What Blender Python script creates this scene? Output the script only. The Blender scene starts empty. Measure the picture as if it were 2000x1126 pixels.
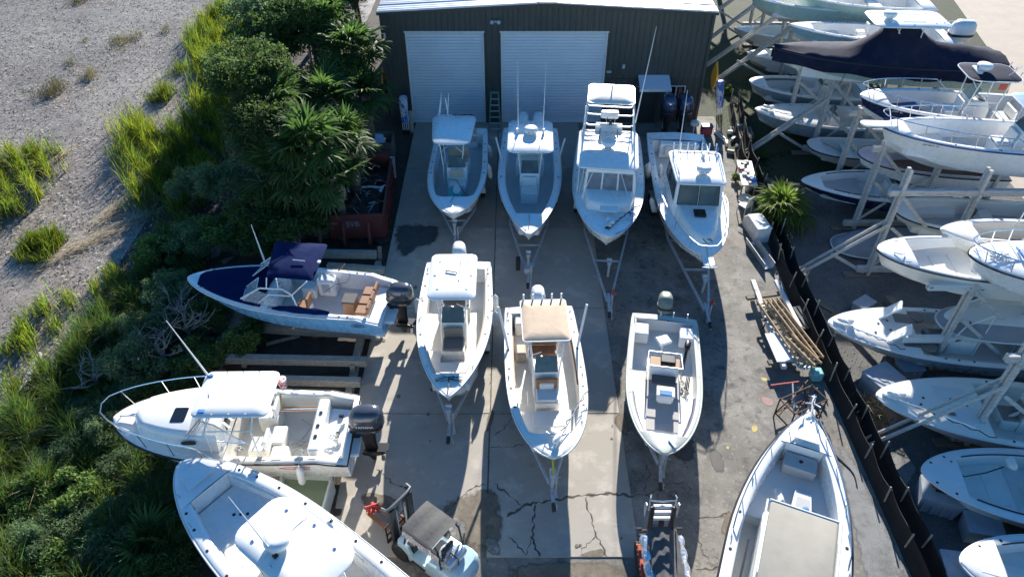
import bpy, math, random
import numpy as np
from mathutils import Vector, Matrix, Euler, noise as mnoise

random.seed(7)
rng = np.random.default_rng(7)
R = math.radians
PI = math.pi
scene = bpy.context.scene
COL = scene.collection

# ------------------------------------------------------------------ camera
CAM_H, PITCH, FPX = 19.5, R(41.0), 1400.0
cam_data = bpy.data.cameras.new('camera')
cam_data.sensor_width = 36.0
cam_data.lens = 36.0 * FPX / 2000.0
cam_data.clip_start, cam_data.clip_end = 0.1, 2000.0
cam = bpy.data.objects.new('camera', cam_data)
COL.objects.link(cam)
cam.location = (0, 0, CAM_H)
cam.rotation_euler = (R(90) - PITCH, 0, 0)
scene.camera = cam

# ------------------------------------------------------------------ sky, sun, exposure
SUN_EL, SUN_AZ = R(21.4), R(9.0)            # sun stands behind the shed, a little to the right
world = bpy.data.worlds.new('World')
scene.world = world
world.use_nodes = True
wn, wl = world.node_tree.nodes, world.node_tree.links
sky = wn.new('ShaderNodeTexSky')
sky.sky_type = 'NISHITA'
sky.sun_disc = False
sky.sun_elevation, sky.sun_rotation = SUN_EL, SUN_AZ
sky.air_density, sky.dust_density, sky.ozone_density = 1.0, 0.0, 4.0
wn['Background'].inputs['Strength'].default_value = 0.078
deep = wn.new('ShaderNodeHueSaturation')              # a deep clear-day blue
deep.inputs['Saturation'].default_value = 1.2
wl.new(sky.outputs[0], deep.inputs['Color']); wl.new(deep.outputs[0], wn['Background'].inputs['Color'])
sun_data = bpy.data.lights.new('sun', 'SUN')
sun_data.energy, sun_data.angle, sun_data.color = 5.0, R(0.53), (1.0, 0.95, 0.87)
sun = bpy.data.objects.new('sun', sun_data)
COL.objects.link(sun)
sun_dir = Vector((-math.sin(SUN_AZ) * math.cos(SUN_EL), -math.cos(SUN_AZ) * math.cos(SUN_EL), -math.sin(SUN_EL)))
sun.rotation_euler = sun_dir.to_track_quat('-Z', 'Y').to_euler()
sun.location = (8, 60, 30)
scene.view_settings.view_transform = 'Standard'
scene.view_settings.look = 'None'
scene.view_settings.exposure = 1.3
scene.view_settings.gamma = 1.0
scene.render.engine = 'CYCLES'
scene.cycles.max_bounces = 6
scene.cycles.transparent_max_bounces = 6
scene.cycles.use_denoising = True

# ------------------------------------------------------------------ placing: a point of the photograph at a height above ground
def P(x, y, h=0.0):
    u, v = (x - 1000.0) / FPX, (y - 563.0) / FPX
    t = (CAM_H - h) / (math.sin(PITCH) + v * math.cos(PITCH))
    return Vector((u * t, t * (math.cos(PITCH) - v * math.sin(PITCH)), h))

# ------------------------------------------------------------------ materials
MATS = {}
def mat(name, base, rough=0.5, metal=0.0, layers=(), bump=0.0, bscale=30.0, coat=0.0, trans=0.0, alpha=1.0,
        spec=0.5, tint=0.0, vcol=None, emit=None, sheen=0.0, rvar=0.0):
    """Principled material; layers = (colour, scale, low, high, amount[, stretch]) noise patches mixed one over another."""
    if name in MATS: return MATS[name]
    m = bpy.data.materials.new(name); m.use_nodes = True
    nt = m.node_tree; N, Lk = nt.nodes, nt.links
    b = N['Principled BSDF']
    b.inputs['Roughness'].default_value = rough
    b.inputs['Metallic'].default_value = metal
    b.inputs['Specular IOR Level'].default_value = spec
    b.inputs['Coat Weight'].default_value = coat
    b.inputs['Coat Roughness'].default_value = 0.1
    b.inputs['Transmission Weight'].default_value = trans
    b.inputs['Alpha'].default_value = alpha
    tc = N.new('ShaderNodeTexCoord')
    oi_ = N.new('ShaderNodeObjectInfo'); va = N.new('ShaderNodeVectorMath'); va.operation = 'MULTIPLY_ADD'; va.inputs[1].default_value = (37, 23, 11)
    Lk.new(oi_.outputs['Random'], va.inputs[0]); Lk.new(tc.outputs['Object'], va.inputs[2]); co = va.outputs[0]
    rgb = N.new('ShaderNodeRGB'); rgb.outputs[0].default_value = (*base, 1)
    cur = rgb.outputs[0]
    if vcol:
        a = N.new('ShaderNodeAttribute'); a.attribute_name = vcol
        mx = N.new('ShaderNodeMix'); mx.data_type = 'RGBA'; mx.blend_type = 'MULTIPLY'; mx.inputs['Factor'].default_value = 1
        Lk.new(cur, mx.inputs['A']); Lk.new(a.outputs['Color'], mx.inputs['B']); cur = mx.outputs['Result']
    for i, ly in enumerate(layers):
        c, sc, lo, hi, amt = ly[:5]
        src = co
        mp = N.new('ShaderNodeMapping'); mp.inputs['Location'].default_value = (i * 13.7, i * 5.1, i * 3.3)
        mp.inputs['Scale'].default_value = ly[5] if len(ly) > 5 else (1, 1, 1)
        Lk.new(co, mp.inputs['Vector']); src = mp.outputs[0]
        nz = N.new('ShaderNodeTexNoise'); nz.inputs['Scale'].default_value = sc
        nz.inputs['Detail'].default_value = 5; nz.inputs['Roughness'].default_value = 0.62
        Lk.new(src, nz.inputs['Vector'])
        mr = N.new('ShaderNodeMapRange'); mr.inputs['From Min'].default_value = lo; mr.inputs['From Max'].default_value = hi
        mr.inputs['To Max'].default_value = amt
        Lk.new(nz.outputs['Fac'], mr.inputs['Value'])
        mx = N.new('ShaderNodeMix'); mx.data_type = 'RGBA'
        Lk.new(mr.outputs[0], mx.inputs['Factor']); Lk.new(cur, mx.inputs['A'])
        mx.inputs['B'].default_value = (*c, 1); cur = mx.outputs['Result']
    if tint:
        oi = N.new('ShaderNodeObjectInfo'); hs = N.new('ShaderNodeHueSaturation')
        mr = N.new('ShaderNodeMapRange'); mr.inputs['To Min'].default_value = 1 - tint; mr.inputs['To Max'].default_value = 1 + tint
        Lk.new(oi.outputs['Random'], mr.inputs['Value']); Lk.new(mr.outputs[0], hs.inputs['Value'])
        Lk.new(cur, hs.inputs['Color']); cur = hs.outputs[0]
    Lk.new(cur, b.inputs['Base Color'])
    if rvar:
        nz = N.new('ShaderNodeTexNoise'); nz.inputs['Scale'].default_value = 5; nz.inputs['Detail'].default_value = 4
        Lk.new(co, nz.inputs['Vector'])
        mr = N.new('ShaderNodeMapRange'); mr.inputs['From Min'].default_value = .3; mr.inputs['From Max'].default_value = .7
        mr.inputs['To Min'].default_value = max(rough - rvar, .03); mr.inputs['To Max'].default_value = rough + rvar
        Lk.new(nz.outputs['Fac'], mr.inputs['Value']); Lk.new(mr.outputs[0], b.inputs['Roughness'])
    if bump:
        nz = N.new('ShaderNodeTexNoise'); nz.inputs['Scale'].default_value = bscale; nz.inputs['Detail'].default_value = 5
        Lk.new(co, nz.inputs['Vector'])
        bp = N.new('ShaderNodeBump'); bp.inputs['Strength'].default_value = bump; bp.inputs['Distance'].default_value = 0.03
        Lk.new(nz.outputs['Fac'], bp.inputs['Height']); Lk.new(bp.outputs[0], b.inputs['Normal'])
    if emit:
        b.inputs['Emission Color'].default_value = (*emit[0], 1); b.inputs['Emission Strength'].default_value = emit[1]
    MATS[name] = m
    return m

DIRT = ((.42, .40, .36), 1.3, .52, .78, .38)
def gel(name, c, **k):
    return mat(name, c, rough=k.pop('rough', .28), coat=.3, rvar=.1,
               layers=[((c[0] * .93, c[1] * .88, c[2] * .76), .7, .45, .68, .55), (tuple(x * .86 for x in c), 1.6, .4, .7, .3), (tuple(x*.62 for x in c), 9, .6, .8, .14), (tuple(x * .55 for x in c), 3, .62, .85, .14, (6, 6, .5))], bump=.03, bscale=3, **k)
WHITE = gel('white_gelcoat', (.86, .86, .845))
WARM = gel('cream_gelcoat', (.84, .81, .74))
GREYW = gel('weathered_gelcoat', (.70, .70, .69), rough=.45)
IVORY = gel('ivory_gelcoat', (.83, .80, .73), rough=.4)
CHALK = gel('chalky_gelcoat', (.81, .82, .83), rough=.5)
MOSS = mat('weathered_green_white', (.55, .56, .50), .6, layers=[((.36, .42, .33), 2.5, .45, .75, .6), ((.5, .5, .46), 12, .5, .8, .4)], bump=.1)
BLUEH = gel('light_blue_gelcoat', (.25, .57, .90))
NAVYH = gel('navy_gelcoat', (.012, .018, .07))
SEAF = gel('seafoam_gelcoat', (.44, .60, .54))
GREYH = gel('grey_blue_gelcoat', (.30, .38, .44))
PURP = gel('faded_lilac_gelcoat', (.52, .50, .60), rough=.5)
BOTT = mat('bottom_paint', (.60, .60, .57), .6, layers=[((.34, .33, .28), 3, .45, .75, .6), ((.2, .2, .17), 14, .55, .8, .4)], bump=.05)
SOLE = mat('non_skid', (.74, .72, .66), .6, layers=[((.60, .57, .51), 2.5, .45, .75, .5), ((.62, .6, .55), 30, .4, .7, .35), ((.4, .37, .32), 6, .66, .82, .35)], bump=.15, bscale=160)
SOLEG = mat('grey_non_skid', (.46, .46, .45), .6, layers=[((.34, .34, .33), 3, .45, .75, .5)], bump=.15, bscale=160)
TAN = mat('tan_canvas', (.62, .47, .33), .85, layers=[((.52, .39, .27), 2, .4, .7, .6), ((.45, .35, .26), 20, .5, .8, .3)], bump=.25, bscale=5)
BEIGE = mat('beige_canvas', (.30, .285, .25), .9, spec=.1, layers=[((.25, .235, .205), 2, .4, .7, .6)], bump=.3, bscale=2.2)
OFFW = mat('white_canvas', (.74, .71, .64), .8, layers=[((.6, .57, .5), 2, .45, .75, .6)], bump=.2, bscale=5)
NAVYC = mat('navy_canvas', (.004, .012, .062), .9, spec=.08, layers=[((.007, .02, .085), 3, .4, .7, .6), ((.02, .035, .10), 12, .62, .85, .3)], bump=.35, bscale=4)
BLACKC = mat('black_canvas', (.013, .017, .042), .85, spec=.15, layers=[((.035, .035, .048), 2, .42, .7, .7)], bump=.3, bscale=3)
BLUEC = mat('blue_canvas', (.06, .20, .52), .7, layers=[((.12, .28, .6), 3, .4, .7, .6)], bump=.3, bscale=4)
GREYC = mat('grey_canvas', (.115, .11, .10), .85, layers=[((.11, .105, .1), 3, .4, .7, .7), ((.25, .24, .22), 14, .6, .8, .3)], bump=.3, bscale=8)
CUSH = mat('beige_vinyl', (.52, .42, .30), .6, layers=[((.42, .33, .23), 3, .4, .7, .6)], bump=.1, bscale=20)
BROWN = mat('brown_vinyl', (.30, .15, .075), .55, layers=[((.22, .10, .05), 3, .4, .7, .6)], bump=.1, bscale=20)
TAUPE = mat('taupe_vinyl', (.20, .175, .15), .6, layers=[((.14, .12, .10), 3, .4, .7, .5)])
WCUSH = mat('white_vinyl', (.75, .74, .70), .5, layers=[((.6, .58, .52), 4, .45, .75, .5)])
TEAK = mat('teak_wood', (.34, .17, .07), .5, layers=[((.22, .10, .04), 4, .4, .65, .7, (1, 12, 12))])
STEEL = mat('stainless_steel', (.72, .73, .75), .25, 1.0)
ALU = mat('white_painted_tube', (.78, .78, .77), .35)
GALV = mat('galvanised_steel', (.50, .53, .56), .5, .25, layers=[((.28, .28, .28), 6, .45, .7, .6), ((.24, .15, .09), 4, .62, .8, .5)])
BLACK = mat('black_plastic', (.012, .012, .014), .45)
RUBBER = mat('tyre_rubber', (.018, .018, .018), .85, layers=[((.05, .05, .045), 8, .5, .75, .5)])
RAILB = mat('black_rub_rail', (.015, .015, .018), .5)
RAILW = mat('white_rub_rail', (.7, .7, .69), .5)
RAILN = mat('navy_rub_rail', (.02, .03, .16), .5)
ENGW = gel('white_engine_paint', (.76, .77, .79))
ENGG = mat('grey_engine_paint', (.075, .085, .105), .22, .35, coat=.6, layers=[((.05, .055, .07), 2, .4, .7, .5)])
ENGD = mat('slate_engine_paint', (.06, .08, .15), .2, .3, coat=.6)
ENGO = mat('mossy_engine_paint', (.20, .23, .20), .55, layers=[((.11, .14, .11), 4, .4, .7, .8), ((.3, .3, .26), 12, .55, .75, .5)])
GLASS = mat('tinted_glass', (.075, .115, .125), .1, spec=.25, layers=[((.15, .19, .19), 1.2, .45, .65, .8)])
CURT = mat('curtain_painted_reflections', (.13, .17, .23), .15, spec=.25, layers=[((.26, .30, .35), 1.5, .52, .66, .7, (4, 1, .4)), ((.04, .05, .07), 2.5, .5, .7, .7)])  # opaque panes: reflections and the dim interior are painted into the colour
CLEAR = mat('clear_vinyl', (.55, .60, .65), .12, alpha=.35)
DGLASS = mat('dark_glass', (.01, .013, .018), .05, spec=.8)
RED = mat('red_paint', (.45, .05, .035), .5)
ROPE = mat('rope', (.55, .53, .48), .9)
DROPE = mat('dark_rope', (.03, .035, .06), .9)
BROPE = mat('blue_rope', (.05, .22, .55), .9)
FEND = mat('fender_vinyl', (.68, .68, .66), .4, layers=[((.45, .44, .4), 5, .5, .75, .5)])
TEALB = mat('teal_fabric', (.07, .36, .36), .8, layers=[((.05, .26, .27), 5, .4, .7, .6)])
INK = mat('black_lettering', (.01, .01, .015), .5)
INKW = mat('white_lettering', (.7, .7, .7), .5)
INKR = mat('red_lettering', (.55, .05, .04), .5)
INKB = mat('dark_blue_lettering', (.01, .02, .09), .5)

# ------------------------------------------------------------------ mesh building
class MB:
    """Collects shapes; build() links them as ONE mesh object."""
    def __init__(s): s.v, s.f, s.m = [], [], []
    def add(s, vs, fs, M=None, mi=0):
        o = len(s.v)
        if M is not None: vs = [M @ Vector(v) for v in vs]
        s.v.extend([tuple(v) for v in vs])
        s.f.extend([tuple(i + o for i in f) for f in fs]); s.m.extend([mi] * len(fs))
        return s
    def box(s, c, d, ch=0.012, M=None, rz=0.0, ry=0.0, rx=0.0, mi=0):
        """box with chamfered edges: centre, full sizes"""
        hx, hy, hz = d[0] / 2, d[1] / 2, d[2] / 2
        ch = min(ch, hx * .8, hy * .8, hz * .8)
        T = Matrix.Translation(c) @ Euler((rx, ry, rz)).to_matrix().to_4x4()
        if M is not None: T = M @ T
        vs, idx = [], {}
        for sx in (-1, 1):
            for sy in (-1, 1):
                for sz in (-1, 1):
                    for a in range(3):
                        p = [sx * hx, sy * hy, sz * hz]
                        for b in range(3):
                            if b != a: p[b] -= (sx, sy, sz)[b] * ch
                        idx[(sx, sy, sz, a)] = len(vs); vs.append(p)
        fs = []
        for a in range(3):
            b, c2 = (a + 1) % 3, (a + 2) % 3
            for sg in (-1, 1):
                q = []
                for u, w in ((-1, -1), (1, -1), (1, 1), (-1, 1)):
                    k = [0, 0, 0]; k[a] = sg; k[b] = u; k[c2] = w
                    q.append(idx[(*k, a)])
                fs.append(q if sg > 0 else q[::-1])
        for a in range(3):
            b, c2 = (a + 1) % 3, (a + 2) % 3
            for sb in (-1, 1):
                for sc in (-1, 1):
                    k0 = [0, 0, 0]; k1 = [0, 0, 0]
                    k0[a], k1[a] = -1, 1
                    k0[b] = k1[b] = sb; k0[c2] = k1[c2] = sc
                    q = [idx[(*k0, b)], idx[(*k1, b)], idx[(*k1, c2)], idx[(*k0, c2)]]
                    fs.append(q if sb * sc < 0 else q[::-1])
        for sx in (-1, 1):
            for sy in (-1, 1):
                for sz in (-1, 1):
                    q = [idx[(sx, sy, sz, a)] for a in range(3)]
                    fs.append(q if sx * sy * sz > 0 else q[::-1])
        return s.add(vs, fs, T, mi)
    def beam(s, a, b, w, h, ch=.01, mi=0):
        """rectangular bar between two points, h measured upward"""
        a, b = Vector(a), Vector(b); d = b - a; L = d.length
        x = d.normalized(); up = Vector((0, 0, 1))
        if abs(x.z) > .97: up = Vector((0, 1, 0))
        y = up.cross(x).normalized(); z = x.cross(y)
        M = Matrix(((x.x, y.x, z.x, 0), (x.y, y.y, z.y, 0), (x.z, y.z, z.z, 0), (0, 0, 0, 1)))
        return s.box((0, 0, 0), (L, w, h), ch, Matrix.Translation((a + b) / 2) @ M, mi=mi)
    def tube(s, pts, r, n=6, closed=False, mi=0):
        pts = [Vector(p) for p in pts]; k = len(pts)
        rs = r if isinstance(r, (list, tuple)) else [r] * k
        vs, fs = [], []
        prev = None
        for i, p in enumerate(pts):
            if closed: d = pts[(i + 1) % k] - pts[i - 1]
            else: d = pts[min(i + 1, k - 1)] - pts[max(i - 1, 0)]
            if d.length < 1e-9: d = Vector((0, 0, 1))
            d.normalize()
            if prev is None:
                ref = Vector((0, 0, 1)) if abs(d.z) < .9 else Vector((1, 0, 0))
                a = d.cross(ref).normalized()
            else:
                a = prev - d * prev.dot(d)
                a = a.normalized() if a.length > 1e-6 else d.orthogonal().normalized()
            prev = a; b = d.cross(a)
            for j in range(n):
                t = 2 * PI * j / n
                vs.append(p + (a * math.cos(t) + b * math.sin(t)) * rs[i])
        rng_ = range(k) if closed else range(k - 1)
        for i in rng_:
            i2 = (i + 1) % k
            for j in range(n):
                j2 = (j + 1) % n
                fs.append((i * n + j, i * n + j2, i2 * n + j2, i2 * n + j))
        if not closed:
            fs.append(tuple(range(n))[::-1]); fs.append(tuple((k - 1) * n + j for j in range(n)))
        return s.add(vs, fs, None, mi)
    def lathe(s, prof, n=14, M=None, mi=0):
        vs, fs = [], []
        for r, z in prof:
            for j in range(n):
                t = 2 * PI * j / n; vs.append((r * math.cos(t), r * math.sin(t), z))
        for i in range(len(prof) - 1):
            for j in range(n):
                j2 = (j + 1) % n
                fs.append((i * n + j, i * n + j2, (i + 1) * n + j2, (i + 1) * n + j))
        fs.append(tuple(range(n))[::-1]); fs.append(tuple((len(prof) - 1) * n + j for j in range(n)))
        return s.add(vs, fs, M, mi)
    def loft(s, rings, cap=True, M=None, mi=0, closed=True):
        n = len(rings[0]); vs = [p for r_ in rings for p in r_]; fs = []
        for i in range(len(rings) - 1):
            for j in range(n if closed else n - 1):
                j2 = (j + 1) % n
                fs.append((i * n + j, i * n + j2, (i + 1) * n + j2, (i + 1) * n + j))
        if cap:
            fs.append(tuple(range(n))[::-1]); fs.append(tuple((len(rings) - 1) * n + j for j in range(n)))
        return s.add(vs, fs, M, mi)
    def slab(s, outline, z0, z1, ch=.02, M=None, crown=0.0, mi=0):
        """flat plate of an outline (counter-clockwise), with softened edges"""
        cx = sum(p[0] for p in outline) / len(outline); cy = sum(p[1] for p in outline) / len(outline)
        def ins(d): 
            o = []
            for x, y in outline:
                l = math.hypot(x - cx, y - cy) or 1; o.append((cx + (x - cx) * (1 - d / l), cy + (y - cy) * (1 - d / l)))
            return o
        r0 = [(x, y, z0) for x, y in ins(ch)]; r1 = [(x, y, z0 + ch * .7) for x, y in outline]
        r2 = [(x, y, z1 - ch * .7) for x, y in outline]; r3 = [(x, y, z1) for x, y in ins(ch)]
        rings = [r0, r1, r2, r3]
        if crown:
            rings.append([(cx + (x - cx) * .6, cy + (y - cy) * .6, z1 + crown * .75) for x, y in outline])
            rings.append([(cx + (x - cx) * .25, cy + (y - cy) * .25, z1 + crown) for x, y in outline])
        return s.loft(rings, True, M, mi)
    def extr(s, prof, w, ch=.02, M=None, mi=0):
        """side profile (x, z) drawn out over the width w along y"""
        cx = sum(p[0] for p in prof) / len(prof); cz = sum(p[1] for p in prof) / len(prof)
        def ring(y, d):
            o = []
            for x, z in prof:
                l = math.hypot(x - cx, z - cz) or 1; o.append((cx + (x - cx) * (1 - d / l), y, cz + (z - cz) * (1 - d / l)))
            return o
        return s.loft([ring(-w / 2, ch), ring(-w / 2 + ch, 0), ring(w / 2 - ch, 0), ring(w / 2, ch)], True, M, mi)
    def quad(s, a, b, c, d, mi=0): return s.add([a, b, c, d], [(0, 1, 2, 3)], None, mi)
    def mesh(s, name, mats, smooth=35):
        me = bpy.data.meshes.new(name)
        me.from_pydata(s.v, [], s.f)
        for m in (mats if isinstance(mats, (list, tuple)) else [mats]): me.materials.append(m)
        if any(s.m): me.polygons.foreach_set('material_index', s.m)
        if smooth:
            me.polygons.foreach_set('use_smooth', [True] * len(me.polygons))
            try: me.set_sharp_from_angle(angle=R(smooth))
            except Exception: pass
        me.update()
        return me
    def build(s, name, mats, parent=None, smooth=35, fix=True):
        me = s.mesh(name, mats, smooth)
        return obj(name, me, parent)

def obj(name, me, parent=None, loc=None, rot=None, scale=None):
    o = bpy.data.objects.new(name, me); COL.objects.link(o)
    if parent is not None: o.parent = parent
    if loc is not None: o.location = loc
    if rot is not None: o.rotation_euler = rot
    if scale is not None: o.scale = scale if hasattr(scale, '__len__') else (scale,) * 3
    return o
def tag(o, label, cat, group=None, kind=None):
    if label: o['label'] = label
    if cat: o['category'] = cat
    if group: o['group'] = group
    if kind: o['kind'] = kind
    return o
def empty(name, loc=(0, 0, 0), rz=0.0):
    o = bpy.data.objects.new(name, None); COL.objects.link(o)
    o.location = loc; o.rotation_euler = (0, 0, rz); o.empty_display_size = .2
    return o
def thing(name, label, cat, loc=(0, 0, 0), rz=0.0, group=None): return tag(empty(name, loc, rz), label, cat, group)
def struct(o):
    o['kind'] = 'structure'; return o
CACHE = {}
def shared(key, fn):
    if key not in CACHE: CACHE[key] = fn()
    return CACHE[key]
def rrect(x0, x1, y0, y1, r, n=5):
    pts = []
    for cx, cy, a0 in ((x1 - r, y1 - r, 0), (x0 + r, y1 - r, 90), (x0 + r, y0 + r, 180), (x1 - r, y0 + r, 270)):
        for i in range(n + 1):
            a = R(a0 + 90 * i / n); pts.append((cx + r * math.cos(a), cy + r * math.sin(a)))
    return pts
def text_mesh(s, size, m, extrude=.002):
    cu = bpy.data.curves.new('lettering', 'FONT'); cu.body = s; cu.size = size; cu.extrude = extrude
    cu.align_x = 'CENTER'; cu.align_y = 'CENTER'; cu.resolution_u = 3
    t = bpy.data.objects.new('lettering_source', cu); COL.objects.link(t)
    dg = bpy.context.evaluated_depsgraph_get(); dg.update()
    me = bpy.data.meshes.new_from_object(t.evaluated_get(dg))
    bpy.data.objects.remove(t); me.materials.clear(); me.materials.append(m)
    return me
def lettering(s, size, m, parent, loc, xdir, updir, name='lettering'):
    """flat lettering whose lines run along xdir, tops towards updir"""
    x = Vector(xdir).normalized(); z = x.cross(Vector(updir)).normalized(); y = z.cross(x)
    M = Matrix(((x.x, y.x, z.x), (x.y, y.y, z.y), (x.z, y.z, z.z)))
    return obj(name, text_mesh(s, size, m), parent, loc, M.to_euler())
# ------------------------------------------------------------------ boats
def torpedo(L, r): return [(0.001, 0), (r * .6, L * .06), (r, L * .25), (r, L * .6), (r * .7, L * .85), (.01, L)]
def se_ring(lx, ly, z, cx=0, n=16, e=3.0, sx=0.0):
    """superellipse ring"""
    o = []
    for i in range(n):
        t = 2 * PI * i / n; c, s_ = math.cos(t), math.sin(t)
        o.append((cx + lx / 2 * math.copysign(abs(c) ** (2 / e), c), ly / 2 * math.copysign(abs(s_) ** (2 / e), s_), z))
    return o
def outboard_meshes(m, band):
    key = ('outboard', m.name)
    def mk():
        d = {}
        c = MB()
        c.loft([se_ring(.62, .36, .02, -.02), se_ring(.78, .50, .08, -.04), se_ring(.86, .55, .26, -.06), se_ring(.84, .54, .46, -.07),
                se_ring(.74, .48, .62, -.09), se_ring(.56, .36, .71, -.11), se_ring(.30, .18, .735, -.12)])
        d['cowling'] = c.mesh('cowling', m, 50)
        b = MB(); b.loft([se_ring(.872, .562, .20, -.055), se_ring(.885, .57, .24, -.06), se_ring(.872, .562, .29, -.062)])
        d['trim_band'] = b.mesh('trim_band', band, 50)
        ms = MB(); ms.loft([se_ring(.5, .34, .03, -.0), se_ring(.42, .28, -.2, -.02), se_ring(.34, .2, -.5, -.04), se_ring(.34, .12, -.78, -.06)])
        ms.slab(rrect(-.5, .14, -.14, .14, .08, 3), -.80, -.775, .005)
        d['midsection'] = ms.mesh('midsection', BLACK if m is not ENGW else ENGW)
        lu = MB(); lu.loft([se_ring(.30, .09, -.79, -.04), se_ring(.26, .07, -1.0, -.05)])
        lu.lathe(torpedo(.62, .075), 10, Matrix.Translation((.22, 0, -1.02)) @ Euler((0, -PI / 2, 0)).to_matrix().to_4x4())
        lu.loft([[(-.02, -.015, -1.05), (.1, -.0, -1.05), (-.02, .015, -1.05), (-.16, 0, -1.05)], [(-.06, -.008, -1.3), (-.02, 0, -1.3), (-.06, .008, -1.3), (-.12, 0, -1.3)]])
        d['lower_unit'] = lu.mesh('lower_unit', BLACK if m is not ENGW else ENGW)
        pr = MB()
        for k in range(3):
            Mx = Matrix.Translation((-.33, 0, -1.02)) @ Euler((2 * PI * k / 3, 0, 0)).to_matrix().to_4x4()
            pr.add([(-.03, -.03, .05), (.05, .05, .05), (.06, .11, .16), (0, .08, .2), (-.06, -.02, .17), (-.05, -.06, .1)], [(0, 1, 2, 3, 4, 5)], Mx)
            pr.add([(-.025, -.03, .05), (.055, .05, .05), (.065, .11, .16), (.005, .08, .2), (-.055, -.02, .17), (-.045, -.06, .1)], [(5, 4, 3, 2, 1, 0)], Mx)
        d['propeller'] = pr.mesh('propeller', STEEL)
        br = MB()
        for y in (-.16, .16): br.box((.24, y, -.18), (.22, .05, .5), .01)
        br.box((.2, 0, -.05), (.12, .3, .08), .01)
        d['mount_bracket'] = br.mesh('mount_bracket', BLACK)
        return d
    return shared(key, mk)
def outboard(parent, loc, m, band=None, tilt=0.0, scale=1.0, as_thing=None, rz=0.0):
    e = as_thing if as_thing else empty('outboard_engine')
    if not as_thing: e.parent = parent
    e.location = loc; e.rotation_euler = (0, tilt, rz); e.scale = (scale,) * 3
    for k, me in outboard_meshes(m, band or BLACK).items(): obj(k, me, e)
    return e
def disc_mesh(r, h, m, key): return shared(key, lambda: MB().lathe([(r * .98, 0), (r, h * .6), (r * .85, h)], 8).mesh('fitting', m))
def cleat_mesh():
    def mk():
        b = MB(); b.tube([(-.11, 0, .05), (-.05, 0, .06), (.05, 0, .06), (.11, 0, .05)], .014, 5)
        b.tube([(-.035, 0, 0), (-.035, 0, .055)], .013, 5); b.tube([(.035, 0, 0), (.035, 0, .055)], .013, 5)
        return b.mesh('cleat', STEEL)
    return shared('cleat', mk)
def fender_mesh():
    return shared('fender', lambda: MB().lathe([(.015, -.40), (.03, -.37), (.09, -.31), (.115, -.24), (.115, .24), (.09, .31), (.03, .37), (.02, .42)], 12).mesh('fender', FEND, 60))
def radar_mesh():
    return shared('radar', lambda: MB().lathe([(.20, 0), (.29, .03), (.31, .08), (.31, .17), (.27, .225), (.15, .25), (.01, .255)], 20).mesh('radar_dome', WHITE, 50))
def wheel_meshes(r=.33, w=.2):
    def mk():
        Mx = Euler((PI / 2, 0, 0)).to_matrix().to_4x4()
        t = MB().lathe([(r * .58, -w / 2), (r * .9, -w / 2), (r, -w * .32), (r, w * .32), (r * .9, w / 2), (r * .58, w / 2)], 20, Mx).mesh('tyre', RUBBER, 40)
        m = MB().lathe([(r * .57, -w * .3), (r * .57, w * .42), (r * .5, w * .3), (r * .2, w * .34), (r * .14, w * .46), (.01, w * .46)], 14, Mx).mesh('rim', GALV, 40)
        return t, m
    return shared(('wheel', r, w), mk)
def wheel(parent, loc, r=.33, w=.2, flip=False):
    t, m = wheel_meshes(r, w)
    o = obj('wheel', t, parent, loc, (0, 0, PI if flip else 0)); obj('rim', m, o)
    return o

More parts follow.
